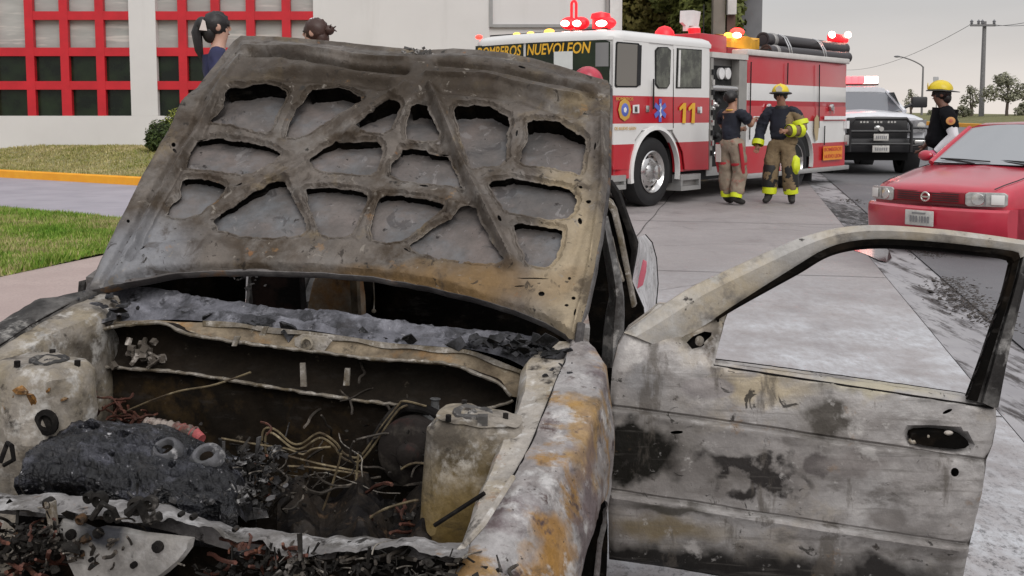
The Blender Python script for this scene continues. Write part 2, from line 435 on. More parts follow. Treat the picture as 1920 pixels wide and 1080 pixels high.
M_GR2 = grassmat('dry_lawn_soil', (.26, .25, .10), (.33, .31, .14), (.42, .37, .20))
P0 = onground(-60, 373); P1 = onground(330, 398)
KD = Vector((.845, -.535, 0)); KN = Vector((.535, .845, 0))
KA = onground(0, 333)                                          # foot of the yellow kerb
def kpt(s, d): p = KA + KD * s + KN * d; return (p.x, p.y)
# lawn between pavement and side road
LB = [kpt(s, -4.55 + .0 * s) for s in (-22, -10, -4, 0, 2, 4, 6.5)]
LAe = [(-20, -6), (-11, -2), (-7, 2), (-5.6, 6), (-4.64, 9.7), (-4.3, 11.0), (-3.8, 12.9)]
def lawnz(x, y): return .022 + .03 * noise.noise(Vector((x * .8, y * .8, 0)))
structure('lawn', strip(MB(), LAe, LB, 50, 30, lawnz), M_GR)
t = NT('side_road')
col = t.mix(t.rng(t.noise(.9, 1, 6), .35, .65), (.30, .285, .32), (.36, .34, .375))
col = t.mix(t.rng(t.noise(3, 2, 6, .6, (.5, 2, 1)), .55, .7), col, (.24, .23, .26))
t.set(col, .8); t.bump(t.noise(160, 3, 4), .25, .004)
structure('side_road', strip(MB(), [kpt(s, -4.8) for s in (-25, 0, 14)], [kpt(s, 0) for s in (-25, 0, 14)], 30, 6, .004), t.m)
t = NT('yellow_kerb_paint')
col = t.mix(t.rng(t.noise(3, 1, 7), .35, .65), (.80, .33, .012), (.86, .40, .02))
col = t.mix(t.math('MULTIPLY', t.rng(t.noise(30, 2, 7), .58, .7), .4), col, (.45, .30, .12))
t.set(col, .65); M_YEL = t.m
def kerb(name, pts, nrm, h, wd, m):
    mb = MB(); rings = []
    for (x, y) in pts:
        z = gz(x, y); n = Vector((nrm[0], nrm[1], 0)) * wd; p = Vector((x, y, z))
        rings.append([p + Vector((0, 0, -.05)), p + Vector((0, 0, h - .02)), p + n * .12 + Vector((0, 0, h)), p + n + Vector((0, 0, h)), p + n + Vector((0, 0, -.05))])
    mb.loft(rings); return structure(name, mb, m)
kerb('yellow_kerb', [kpt(s, 0) for s in np.linspace(-25, 14, 40)], KN, .17, .16, M_YEL)
def lawn2z(x, y): return .15
structure('upper_lawn', strip(MB(), [kpt(s, .16) for s in (-25, 0, 13)], [(-40, 29.5), (-12, 29.5), (-.5, 29.5)], 50, 20, lawn2z), M_GR2)
# far right: yellow kerb and grass bank beyond the road
F0 = onground(1720, 234); F1 = onground(2050, 251)
fd = (F1 - F0).normalized(); fn = Vector((-fd.y, fd.x, 0)); fn = fn if fn.x > 0 else -fn
FP = [(F0 + fd * s) for s in np.linspace(-34, (F1 - F0).length + 10, 30)]
kerb('far_kerb', [(p.x, p.y) for p in FP], fn, .32, .3, M_YEL)
M_GR3 = grassmat('far_grass', (.14, .14, .05), (.2, .19, .08), (.25, .22, .1))
mb = MB(); rows = []
for p in FP:
    rows.append([(p + fn * d + Vector((0, 0, gz(p.x, p.y) * 0 + max(gz(p.x, p.y), 0) + h - p.z * 0)))[:] for d, h in ((.3, .30 - p.z), (3, .75 - p.z), (7, 1.0 - p.z), (14, .4 - p.z), (30, -3 - p.z))])
mb.grid(rows); structure('far_bank', mb, M_GR3)
# distant grey-green hills closing the horizon
t = NT('far_hills'); t.set(t.mix(t.rng(t.noise(.02, 1, 6), .35, .65), (.16, .165, .16), (.21, .21, .20)), .95); M_HILL = t.m
mb = MB(); rows = []
for i in range(90):
    a = R(-55 + 110 * i / 89); row = []
    hh = -3.5 + 4.2 * smooth(20, 25, math.degrees(a)) + 1.2 * noise.noise(Vector((i * .35, 4.1, 0)))
    for k, (r_, f) in enumerate(((330, -.0), (350, .55), (380, .9), (420, 1.0), (480, .5), (700, -1))):
        row.append((math.sin(a) * r_, math.cos(a) * r_, -9 + (9 + hh) * f if f > 0 else -12))
    rows.append(row)
mb.grid(rows); structure('hills', mb, M_HILL)

# --- grass blades
def blades(name, region, n, hmin, hmax, cols, seed, zoff):
    rnd = random.Random(seed)
    sets = [MB() for _ in cols]
    k = 0
    while k < n:
        x, y = region(rnd)
        if x is None: continue
        k += 1
        c = noise.noise(Vector((x * .9, y * .9, 3))) * 1.1 + noise.noise(Vector((x * 3.1, y * 3.1, 7))) * .5 + .12 + rnd.gauss(0, .3)
        i = min(len(cols) - 1, max(0, int((c + 1) / 2 * len(cols))))
        mb = sets[i]; h = rnd.uniform(hmin, hmax) * (1 + .5 * noise.noise(Vector((x * 1.7, y * 1.7, 8)))); a = rnd.uniform(0, 6.28); wd = rnd.uniform(.006, .012) * (1 + y / 25)
        z = gz(x, y) + zoff(x, y) - .01; d = Vector((math.cos(a), math.sin(a), 0)); l = Vector((rnd.uniform(-.6, .6), rnd.uniform(-.6, .6), 0)) * h
        p = Vector((x, y, z)); mb.face(p - d * wd, p + d * wd, p + l + Vector((0, 0, h)))
    vs = []; fs = []; mi = []
    for i, mb in enumerate(sets):
        b = len(vs); vs += mb.v; fs += [[q + b for q in f] for f in mb.f]; mi += [i] * len(mb.f)
    me = bpy.data.meshes.new(name); me.from_pydata([tuple(v) for v in vs], [], fs)
    for c in cols: me.materials.append(plain(name + '_blade', c, .7, 0, .3, .25, 3))
    me.polygons.foreach_set('material_index', mi); me.update()
    o = bpy.data.objects.new(name, me); COL.objects.link(o); o['kind'] = 'stuff'; return o
def reg1(rnd):
    i = rnd.uniform(0, 1); y = rnd.uniform(8.5, 18.2)
    xl = -4.64 + (y - 9.7) * .262
    x = xl - abs(rnd.uniform(0, 5.2))
    d = (Vector((x, y, 0)) - Vector((KA.x, KA.y, 0))).dot(KN)
    if d > -4.6: return None, None
    if x / y < -.56: return None, None
    return x, y
o = blades('grass', reg1, 60000, .03, .10, [(.075, .17, .012), (.14, .25, .025), (.23, .31, .055), (.38, .34, .15)], 5, lawnz)
o['label'] = 'green and yellowed grass tufts on the near lawn'; o['category'] = 'grass'
def reg2(rnd):
    s = rnd.uniform(-4, 9); d = rnd.uniform(.2, 5.5); x, y = kpt(s, d)
    if y > 28.4 or x / y < -.55: return None, None
    return x, y
o = blades('dry_grass', reg2, 30000, .03, .08, [(.19, .21, .05), (.27, .26, .08), (.36, .32, .13), (.46, .39, .2)], 6, lawn2z)
o['label'] = 'short dry grass in front of the white building'; o['category'] = 'grass'
# ================================================================ BURNT CAR
P_R = WY(1075, 640, 2.74); P_L = WY(165, 545, 3.04); P_T = WY(1143, 150, 3.46)
EV = (P_L - P_R).normalized()
_t = P_T - P_R; _t.z = 0; EU = (_t - EV * _t.dot(EV)).normalized()
EW = EV.cross(EU); EW = EW if EW.z > 0 else -EW
def CU(u, v, w): return P_R + EU * u + EV * v + EW * w
def PU(px, py, u): return onplane(px, py, CU(u, 0, 0), EU)
def PV(px, py, v): return onplane(px, py, CU(0, v, 0), EV)
def PW(px, py, w): return onplane(px, py, CU(0, 0, w), EW)
RL = CU(.9, .7, 0); RL.z = 0
burnt = thing('burnt_car', 'burnt-out grey and rust sedan with its bonnet flung up and left front door wide open', 'car', RL)
def loc(p): return tuple(p - RL)
def cpart(name, mb, m, parent=None, label=None, **kw): return part(name, mb, m, parent or burnt, label, world=True, root=burnt, **kw)

SOOT = (.012, .011, .011); ASH = (.55, .53, .51); RUST = (.30, .14, .035); TAN = (.34, .27, .17)
M_SOOT = weather('soot_black', (.011, .010, .0095), [dict(c=(.04, .036, .032), s=14, t=.62, w=.1, seed=3)], .9, bump=.5, bs=40, spec=.08)
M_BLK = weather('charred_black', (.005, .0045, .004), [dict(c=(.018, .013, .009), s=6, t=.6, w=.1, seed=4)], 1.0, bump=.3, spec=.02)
M_FIREWALL = weather('charred_firewall', (.015, .011, .0075), [dict(c=(.012, .010, .008), s=5, t=.5, w=.12, seed=4), dict(c=(.048, .031, .014), s=7, t=.61, w=.08, seed=9), dict(c=(.13, .11, .085), s=40, t=.70, w=.05, seed=5)], .95, bump=.4, bs=50, spec=.05)
M_LIP = weather('bare_lip_metal', (.24, .215, .185), [dict(c=(.12, .095, .06), s=18, t=.52, w=.1, seed=4), dict(c=(.42, .39, .35), s=40, t=.6, w=.06, seed=5)], .6, bump=.4)
M_PALE = weather('ash_white_metal', (.36, .33, .295), [
    dict(c=(.30, .255, .19), s=7, t=.56, w=.08, seed=4), dict(c=(.25, .10, .025), s=11, t=.665, w=.05, seed=5),
    dict(c=(.52, .50, .47), s=26, t=.62, w=.06, seed=9), dict(c=(.05, .043, .036), s=16, t=.60, w=.05, seed=12), dict(c=(.10, .085, .07), s=85, t=.66, w=.03, seed=13)], .7, bump=.45, bs=60)
M_TOWER = weather('burnt_tower_metal', (.255, .228, .195), [
    dict(c=(.26, .22, .16), s=7, t=.53, w=.08, seed=4), dict(c=(.075, .062, .047), s=6, t=.555, w=.06, seed=14, k=.9),
    dict(c=(.44, .42, .39), s=16, t=.58, w=.06, seed=9), dict(c=(.05, .043, .036), s=16, t=.64, w=.04, seed=12),
    dict(p=loc(PU(1000, 1000, -.5)), r=(.35, .35, .16), c=(.17, .115, .035), n=.06, ns=8, w=.4, seed=3, k=.9)], .7, bump=.45, bs=60)

# ---------------------------------------------------------------- CDT sheets with holes and relief
def inpoly(P, poly):
    x, y = P[:, 0], P[:, 1]; r = np.zeros(len(P), bool); n = len(poly)
    for i in range(n):
        x0, y0 = poly[i]; x1, y1 = poly[(i + 1) % n]
        if y0 == y1: continue
        c = ((y0 > y) != (y1 > y)); r ^= c & (x < (x1 - x0) * (y - y0) / (y1 - y0) + x0)
    return r
def dseg(P, poly, closed=True):
    d = np.full(len(P), 1e9); n = len(poly)
    for i in range(n if closed else n - 1):
        a = np.array(poly[i]); b = np.array(poly[(i + 1) % n]); ab = b - a; L = (ab * ab).sum()
        t = np.clip(((P - a) @ ab) / max(L, 1e-12), 0, 1); q = P - (a + t[:, None] * ab)
        d = np.minimum(d, np.sqrt((q * q).sum(1)))
    return d
def sstep(a, b, x): t = np.clip((x - a) / (b - a), 0, 1); return t * t * (3 - 2 * t)
def sheet(outline, holes, step, extra=None):
    """triangulated sheet: returns 2-D points (n,2) and triangles"""
    O = np.array(outline); lo, hi = O.min(0), O.max(0)
    gx, gy = np.meshgrid(np.arange(lo[0], hi[0], step), np.arange(lo[1], hi[1], step))
    gx = gx + ((np.arange(gx.shape[0]) % 2) * step * .5)[:, None]
    G = np.stack([gx.ravel(), gy.ravel()], 1)
    k = inpoly(G, outline) & (dseg(G, outline) > step * .45)
    for h in holes:
        bb = np.array(h); near = (G[:, 0] > bb[:, 0].min() - step) & (G[:, 0] < bb[:, 0].max() + step) & (G[:, 1] > bb[:, 1].min() - step) & (G[:, 1] < bb[:, 1].max() + step)
        ii = np.where(near & k)[0]
        if len(ii): k[ii] &= ~inpoly(G[ii], h) & (dseg(G[ii], h) > step * .4)
    G = G[k]
    if extra is not None:
        X = np.array(extra); kk = inpoly(X, outline) & (dseg(X, outline) > .003)
        for h in holes: kk &= ~inpoly(X, h) & (dseg(X, h) > .003)
        X = X[kk]
        near = np.array([((X - g) ** 2).sum(1).min() < (step * .35) ** 2 for g in G]); G = np.concatenate([G[~near], X])
    vs = [Vector(p) for p in outline]; ed = [(i, (i + 1) % len(outline)) for i in range(len(outline))]
    for h in holes:
        b = len(vs); vs += [Vector(p) for p in h]; ed += [(b + i, b + (i + 1) % len(h)) for i in range(len(h))]
    vs += [Vector((float(p[0]), float(p[1]))) for p in G]
    V, E, F, *_ = delaunay_2d_cdt(vs, ed, [], 0, 1e-7)
    V = np.array([(p.x, p.y) for p in V]); F = np.array([f for f in F if len(f) == 3])
    c = V[F].mean(1); k = inpoly(c, outline)
    for h in holes: k &= ~inpoly(c, h)
    return V, F[k]
def sheet_mb(V, F, h, o, ex, ey, ez):
    mb = MB(); P = [o + ex * float(x) + ey * float(y) + ez * float(z) for (x, y), z in zip(V, h)]
    mb.v = P; mb.f = [list(map(int, f)) for f in F]; return mb

# ---------------------------------------------------------------- BONNET
HX = (P_R - P_L).normalized(); _up = (P_T - P_R); HN = HX.cross(_up).normalized()
HN = HN if HN.y < 0 else -HN
HY = HN.cross(HX); HY = HY if HY.z > 0 else -HY
def hp(px, py, off=.048):
    p = onplane(px, py, P_R + HN * off, HN) - P_R; return (p.dot(HX), p.dot(HY))
def hps(L, off=.048): return [hp(x, y, off) for x, y in L]
H_OUT = [(165,545),(185,505),(215,440),(270,330),(330,225),(395,130),(438,76),(452,66),(520,68),(600,74),(680,82),(755,90),(800,93),(850,90),(900,93),(940,97),(1000,108),(1060,126),(1110,142),(1140,150),
 (1144,160),(1143,250),(1140,350),(1128,430),(1112,520),(1095,590),(1080,640),(1066,636),(1060,628),(1020,604),(960,580),(880,557),(800,538),(700,520),(600,512),(500,509),(400,509),(340,512),(290,521),(240,530),(190,542)]
H_HOLES = [
 [(397,229),(420,207),(423,197),(425,180),(435,171),(455,170),(475,164),(500,161),(520,164),(537,170),(540,175),(530,197),(520,222),(508,247),(497,250),(465,245),(430,237),(400,231)],
 [(540,257),(541,240),(552,222),(557,205),(572,192),(577,180),(587,171),(612,170),(635,166),(655,172),(675,182),(678,190),(642,215),(605,240),(575,257),(555,262)],
 [(670,239),(685,227),(710,207),(727,194),(740,192),(750,196),(752,202),(745,225),(735,247),(720,255),(695,252),(677,249)],
 [(762,250),(767,225),(774,205),(782,200),(795,200),(802,205),(812,227),(825,255),(820,262),(800,267),(780,267),(765,262)],
 [(852,210),(860,204),(875,204),(890,201),(915,202),(935,212),(955,222),(956,230),(952,250),(950,275),(950,300),(940,312),(910,316),(885,317),(877,300),(865,262),(857,232)],
 [(990,235),(1000,227),(1030,229),(1050,232),(1065,245),(1095,260),(1097,270),(1095,300),(1087,330),(1052,322),(1015,315),(985,312),(975,305),(982,285),(990,272),(991,255)],
 [(352,318),(358,290),(372,268),(390,264),(410,262),(430,267),(470,271),(500,278),(520,287),(527,294),(510,307),(480,325),(455,333),(425,328),(390,322),(360,321)],
 [(581,302),(597,290),(615,280),(630,270),(647,273),(662,274),(680,270),(708,271),(718,280),(716,300),(708,325),(695,331),(660,329),(620,324),(588,318)],
 [(735,315),(742,305),(752,297),(757,285),(770,283),(800,286),(807,292),(825,295),(842,297),(850,320),(860,340),(868,356),(830,352),(790,347),(750,341),(733,333)],
 [(315,406),(320,392),(332,382),(342,372),(341,358),(344,345),(355,339),(380,341),(410,347),(426,357),(415,372),(392,393),(375,404),(345,412),(325,412)],
 [(405,422),(417,407),(440,397),(455,385),(475,370),(497,360),(505,350),(520,344),(537,346),(542,357),(555,385),(570,412),(577,435),(565,446),(530,449),(490,449),(440,444),(412,436)],
 [(577,358),(600,354),(640,357),(680,362),(690,370),(686,385),(675,410),(662,438),(645,447),(615,446),(598,438),(588,410),(580,385)],
 [(705,392),(712,376),(725,369),(755,372),(800,380),(826,386),(833,390),(820,405),(795,424),(772,443),(755,455),(725,458),(700,450),(697,425)],
 [(770,464),(788,450),(810,435),(830,422),(847,417),(855,405),(865,395),(880,390),(895,397),(900,420),(915,445),(930,470),(945,490),(930,497),(870,494),(820,487),(780,476)],
 [(916,351),(925,344),(947,344),(962,337),(980,341),(1010,347),(1040,352),(1062,357),(1077,367),(1082,380),(1075,402),(1066,411),(1040,414),(1000,410),(965,406),(948,398),(932,376)],
 [(964,430),(972,424),(1000,426),(1045,432),(1055,437),(1052,460),(1045,482),(1030,503),(1000,501),(985,488),(973,460)]]
def ell(cx, cy, rx, ry, a=0, n=10):
    c, s = math.cos(a), math.sin(a)
    return [(cx + rx * math.cos(2 * math.pi * k / n) * c - ry * math.sin(2 * math.pi * k / n) * s, cy + rx * math.cos(2 * math.pi * k / n) * s + ry * math.sin(2 * math.pi * k / n) * c) for k in range(n)]
H_BOLT = [ell(268,468,6,5),(ell(1016,556,6,4.5)),ell(388,186,2.2,7,.5),ell(329,279,4,4),ell(330,288,3,2.5),ell(244,421,3,3),ell(501,81,8,2.2,-.1),ell(590,86,8,2.5,-.15),ell(979,128,7,2.6,.25),
 ell(970,257,2,6,.15),ell(1116,280,2,7,.1),ell(1104,383,5,3.2),ell(1088,420,4,5),ell(797,357,9,2.2,.15),ell(692,390,2.5,6,.4),ell(622,331,8,2.2,.05),ell(938,418,3,6,-.5),ell(765,475,6,2.2,.3),ell(823,488,4,2.5),ell(866,495,6,2.6,-.3),
 ell(1076,565,4,3),ell(1079,594,2.4,7,.15),ell(1063,578,4,2.6),ell(1000,528,30,1.1,.02,14),ell(975,541,10,1.2),ell(1068,524,3,3),ell(1089,360,4,3),ell(452,355,2,7,.9),ell(760,422,5,5),ell(548,452,9,1.6,-.1)]
def hbase(t): return .008 + .005 * sstep(.2, .4, t) + .035 * sstep(.60, .80, t)
def bend(V): return -.02 * (1 - ((V[:, 0] + .7) / .72) ** 2) + .012 * np.array([noise.noise(Vector((x * 2.3, y * 2.1, 7))) for x, y in V])
def hpd(L, extra=.004):
    """picture outline -> bonnet sheet, allowing for the height of the stamped frame there"""
    out = []
    for x, y in L:
        q = hp(x, y, .03)
        for _ in range(3):
            o = float(hbase(np.array(q[1]))) * (extra > .01) + (extra + .018 * smooth(.8, .92, q[1])) * (extra < .01) + float(bend(np.array([q]))[0]); q = hp(x, y, o)
        out.append(q)
    return out
def scallop(P, amp, seed):
    """ragged, torn edge: small bites on top of a slow wave"""
    n = len(P); out = []
    for i, (x, y) in enumerate(P):
        a = Vector(P[i - 1]); b = Vector(P[(i + 1) % n]); t_ = (b - a); q = Vector((-t_.y, t_.x)); q = q.normalized() if q.length > 1e-9 else q
        k = amp * (.9 * noise.noise(Vector((x * 34, y * 34, seed))) + .7 * noise.noise(Vector((x * 95, y * 95, seed + 3))))
        out.append((x + q.x * k, y + q.y * k))
    return out
rough = []
for i, h in enumerate(H_HOLES): rough.append(scallop(jag(hpd(h, .02), .0005, .006, i + 3, True), .0055, i))
bolts = [hpd(b, .02) for b in H_BOLT]
outl = jag(hpd(H_OUT), .0012, .03, 50, True)
CRE = [ # polyline px, half-width m, amplitude m
 ([(760,160),(640,255),(560,298),(470,350),(395,400)], .016, .020), ([(745,178),(660,250)], .006, -.008),
 ([(806,165),(838,235),(872,310),(915,400),(958,485)], .013, .034), ([(786,180),(842,300),(900,415),(938,490)], .011, -.014),
 ([(225,506),(300,491),(380,487),(480,484),(600,488),(720,503),(830,524),(930,556),(1010,590),(1050,615)], .013, -.034),
 ([(200,530),(260,512),(330,503),(420,499),(520,499),(620,503),(720,513),(830,534),(920,560),(1000,588),(1056,620)], .007, .014),
 ([(470,104),(520,101),(570,108),(650,120),(760,133)], .012, -.030), ([(455,92),(560,92),(680,103),(760,112)], .010, .012),
 ([(820,118),(880,122),(960,130),(1060,152),(1110,170)], .012, -.022), ([(800,140),(900,142),(1000,160),(1090,185)], .010, .016),
 ([(440,165),(480,138),(560,127),(650,134),(745,150)], .018, .012), ([(450,150),(500,142),(640,150),(720,160)], .020, -.016),
 ([(830,165),(900,172),(980,178),(1080,215)], .022, -.020), ([(1104,160),(1112,260),(1098,400),(1060,530)], .012, -.008), ([(1128,165),(1128,330),(1108,470),(1075,610)], .007, .012),
 ([(182,520),(264,375),(350,238),(440,98)], .007, -.016), ([(200,520),(280,376),(366,240),(452,110)], .008, .012), ([(235,470),(310,345),(405,190)], .012, -.014),
 ([(345,328),(450,342),(520,345),(620,338),(720,350),(830,368),(900,372)], .012, .012), ([(340,336),(420,344)], .007, -.01),
 ([(720,362),(800,371),(835,380)], .009, -.014), ([(610,345),(690,357)], .008, -.010),
 ([(915,325),(980,332),(1080,348)], .010, .010), ([(960,416),(1050,425)], .009, .010), ([(372,258),(460,262),(540,272)], .010, .012),
 ([(268,468),(300,452),(330,448)], .02, .012), ([(250,440),(340,425)], .018, -.010)]
def crease_pts(L, rims=()):
    out = []
    for P, wd in rims:
        for i in range(len(P)):
            a = Vector(P[i]); b = Vector(P[(i + 1) % len(P)]); t = (b - a); q = Vector((-t.y, t.x))
            if q.length < 1e-9: continue
            q.normalize()
            for o in (.8, 1.7, 2.6, 4.0):
                for sg in (1, -1): p = a + q * (sg * o * wd); out.append((p.x, p.y))
    for pl, wd in L:
        P = [Vector(p) for p in pl]
        for a, b in zip(P, P[1:]):
            n = max(1, int((b - a).length / (wd * .55))); t = (b - a).normalized(); q = Vector((-t.y, t.x))
            for i in range(n):
                c = a.lerp(b, i / n)
                for o in (-1.6, -1, -.5, 0, .5, 1, 1.6): p = c + q * (o * wd); out.append((p.x, p.y))
    return out
V, F = sheet(outl, rough + bolts, .0078, crease_pts([(hps(pl), wd) for pl, wd, am in CRE if wd < .0155], [(h_, .004) for h_ in rough] + [(outl, .005)]))
dh = np.minimum.reduce([dseg(V, h) for h in rough]); do = dseg(V, outl)
hb_ = hbase(V[:, 1])
h = hb_ + .004 * sstep(0, .004, dh) + .011 * sstep(.007, .016, dh) - .003 * sstep(.026, .05, dh)
h += .0045 * np.exp(-(dh / .004) ** 2) - .003 * np.exp(-((dh - .011) / .005) ** 2)
for pl, wd, am in CRE:
    d = dseg(V, hps(pl), False); h += am * np.exp(-(d / wd) ** 2) * sstep(-.004, .012, dh)
nzv = np.array([noise.fractal(Vector((x * 5, y * 5, 1.3)), .6, 2, 3) for x, y in V]); nz2 = np.array([noise.fractal(Vector((x * 26, y * 26, 4.3)), .6, 2, 3) for x, y in V])
h += nzv * .008 + nz2 * .0022
topw = sstep(.72, .90, V[:, 1]); ramp = sstep(-.006, .016, do) * (1 - topw) + sstep(-.02, .10, do) * topw
h = h * ramp + .004 + .012 * topw * (1 - sstep(0, .03, do))
M_HFRAME = weather('burnt_bonnet_frame', (.128, .110, .095), [
    dict(c=(.060, .044, .030), s=4.5, t=.53, w=.07, seed=3, k=.9), dict(c=(.22, .165, .09), s=5, t=.62, w=.06, seed=21, k=.6), dict(c=(.20, .185, .17), s=8, t=.58, w=.08, seed=6, k=.7),
    dict(p=loc(P_R + HX * -.75 + HY * .93), r=(.66, .25, .11), c=(.045, .034, .024), n=.10, ns=8, w=.35, seed=9, k=.85),
    dict(p=loc(P_R + HX * -.05 + HY * .25), r=(.09, .4, .40), c=(.34, .275, .185), n=.07, ns=9, w=.4, seed=10, k=.85),
    dict(p=loc(P_R + HX * -.55 + HY * .10), r=(.60, .10, .07), c=(.20, .125, .055), n=.06, ns=8, w=.4, seed=11, k=.9),
    dict(p=loc(P_R + HX * -1.32 + HY * .12), r=(.16, .2, .12), c=(.22, .225, .24), n=.06, ns=10, w=.4, seed=12, k=.8),
    dict(c=(.38, .19, .05), s=9, t=.70, w=.05, seed=8, k=.6), dict(c=(.03, .026, .022), s=24, t=.66, w=.03, seed=13), dict(c=(.055, .042, .032), s=7, t=.60, w=.04, seed=41, k=.7, di=1.0), dict(c=(.23, .205, .175), s=17, t=.635, w=.012, seed=46, k=.75, di=1.2), dict(c=(.03, .024, .019), s=21, t=.64, w=.012, seed=47, k=.8, di=1.0), dict(c=(.24, .11, .04), s=13, t=.69, w=.02, seed=48, k=.6)], .55, .2, bump=.35, bs=70, grime=.55)
M_HSKIN = weather('burnt_bonnet_skin', (.138, .121, .112), [
    dict(c=(.10, .095, .093), s=5, t=.53, w=.1, seed=3), dict(c=(.20, .165, .15), s=6, t=.60, w=.1, seed=5, k=.7), dict(c=(.17, .185, .20), s=7, t=.60, w=.1, seed=6, k=.6), dict(c=(.035, .03, .028), s=30, t=.66, w=.015, seed=7), dict(c=(.235, .22, .215), s=15, t=.63, w=.012, seed=49, k=.6, di=1.2), dict(c=(.065, .06, .06), s=12, t=.62, w=.02, seed=50, k=.7, di=.8)], .55, .2, bump=.3, bs=60, grime=.5)
M_HOUT = weather('burnt_bonnet_outer', (.17, .16, .155), [dict(c=(.05, .045, .045), s=4, t=.5, w=.1), dict(c=RUST, s=7, t=.65, w=.06)], .6, .1)
hood_frame = sheet_mb(V, F, h + bend(V), P_R, HX, HY, HN)
frame_back = sheet_mb(V, F, h + bend(V) - .003, P_R, HX, HY, HN)
V2, F2 = sheet(outl, [], .013)
d2 = dseg(V2, outl)
dent = np.array([noise.fractal(Vector((x * 3.2, y * 3.2, 9.3)), .6, 2, 3) for x, y in V2]) * .009 * sstep(0, .05, d2) + np.array([noise.fractal(Vector((x * 14, y * 14, 2.3)), .6, 2, 3) for x, y in V2]) * .002
# the skin has buckled: it touches the frame along the lower edge of each opening and hangs away at the top
for h_ in rough:
    A_ = np.array(h_); y0_, y1_ = A_[:, 1].min(), A_[:, 1].max(); ins = inpoly(V2, h_); dd_ = dseg(V2, h_); wgt = np.where(ins, 1.0, 1 - sstep(0, .03, dd_))
    f_ = (V2[:, 1] - y0_) / (y1_ - y0_); lift = (hbase(V2[:, 1]) - .002) * (1 - sstep(-.05, .85, f_)) - .012 * sstep(.7, 1.0, f_)
    dent = dent * (1 - wgt * .6) + lift * wgt
sk = sheet_mb(V2, F2, bend(V2) + dent, P_R, HX, HY, HN)
n0 = len(sk.v); bk = sheet_mb(V2, F2, bend(V2) - .012, P_R, HX, HY, HN); sk.v += bk.v; sk.f += [[i + n0 for i in f[::-1]] for f in bk.f]
hood = cpart('bonnet', sk, M_HSKIN, fix=False, label='grey heat-stained underside of the raised bonnet skin')
# folded outer rim of the bonnet
rim = MB(); bo = bend(np.array(outl)); cx, cy = -.7, .5
rim.loft([[P_R + HX * (x + (x - cx) * k) + HY * (y + (y - cy) * k) + HN * (float(b) + z) for (x, y), b in zip(outl, bo)] for k, z in ((0, .0075), (.006, .007), (.011, 0), (.010, -.014), (0, -.020))], True, False)
cpart('rim', rim, M_HOUT, hood)
cpart('bonnet_frame', hood_frame, M_HFRAME, hood, label='scorched stamped frame with ragged cut-outs', fix=False)
cpart('frame_back', frame_back, M_SOOT, hood, fix=False)  # black back face added to darken the gap behind the openings
# black strips added to stand for the shade between frame and skin along the upper edge of each opening
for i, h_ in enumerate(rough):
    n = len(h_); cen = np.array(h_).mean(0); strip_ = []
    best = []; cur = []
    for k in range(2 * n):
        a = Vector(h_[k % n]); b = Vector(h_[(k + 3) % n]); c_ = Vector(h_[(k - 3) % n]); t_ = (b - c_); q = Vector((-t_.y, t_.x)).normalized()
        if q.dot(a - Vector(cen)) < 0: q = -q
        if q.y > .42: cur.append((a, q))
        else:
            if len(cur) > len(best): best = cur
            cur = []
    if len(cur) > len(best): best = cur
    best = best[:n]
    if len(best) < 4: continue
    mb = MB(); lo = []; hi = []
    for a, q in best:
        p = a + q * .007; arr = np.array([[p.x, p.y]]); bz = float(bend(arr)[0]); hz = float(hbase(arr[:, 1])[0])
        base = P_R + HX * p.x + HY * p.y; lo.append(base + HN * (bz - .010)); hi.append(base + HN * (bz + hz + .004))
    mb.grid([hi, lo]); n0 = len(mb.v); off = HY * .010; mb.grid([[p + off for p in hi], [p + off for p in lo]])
    cpart('gap_shade_strip', mb, M_BLK, hood, fix=False)
# curled latch remains on the front edge
mb = MB(); rnd = random.Random(11)
for k in range(22):
    a = hp(758 + k * 2.4 + rnd.uniform(-4, 4), 103 + rnd.uniform(-7, 5), .02); z = .02 + rnd.uniform(0, .015)
    p = P_R + HX * a[0] + HY * a[1] + HN * z; mb.box(p, (rnd.uniform(.008, .02), .004, rnd.uniform(.004, .010)), Matrix.Rotation(rnd.uniform(-1, 1), 3, 'Y') @ Matrix.Rotation(rnd.uniform(-.6, .6), 3, 'X'))
cpart('bonnet_latch', mb, weather('latch_ash', (.09, .085, .08), [dict(c=(.4, .38, .36), s=40, t=.56)], .8), hood)
# hinges
for (px, py) in ((1088, 628), (172, 552)):
    q = PU(px, py, .01); mb = MB()
    mb.tube([q + EW * .03, q - EU * .03 - EW * .02, q - EU * .05 - EW * .08], .012, 6); mb.box(q - EU * .03 - EW * .05, (.03, .05, .05))
    cpart('hinge', mb, M_HOUT, hood)

# ---------------------------------------------------------------- COWL, FIREWALL
def curve(L, u, off=0): return [PU(x, y, u) for x, y in L]
def dens(L, n):
    """resample px polyline to n points (smooth)"""
    P = [Vector(p) for p in L]; D = [0]
    for a, b in zip(P, P[1:]): D.append(D[-1] + (b - a).length)
    out = []
    for i in range(n):
        d = D[-1] * i / (n - 1)
        k = max(j for j in range(len(D)) if D[j] <= d + 1e-9); k = min(k, len(P) - 2)
        f = (d - D[k]) / max(1e-9, D[k + 1] - D[k]); p0 = P[max(k - 1, 0)]; p1 = P[k]; p2 = P[k + 1]; p3 = P[min(k + 2, len(P) - 1)]
        out.append(tuple(.5 * ((2 * p1) + (p2 - p0) * f + (2 * p0 - 5 * p1 + 4 * p2 - p3) * f * f + (3 * p1 - p0 - 3 * p2 + p3) * f ** 3)))
    return out
A_L = dens([(112,652),(122,634),(150,624),(215,613),(300,604),(338,622),(400,635),(500,648),(600,660),(690,672),(750,675),(800,678),(850,684),(905,705),(935,718),(958,742)], 80)
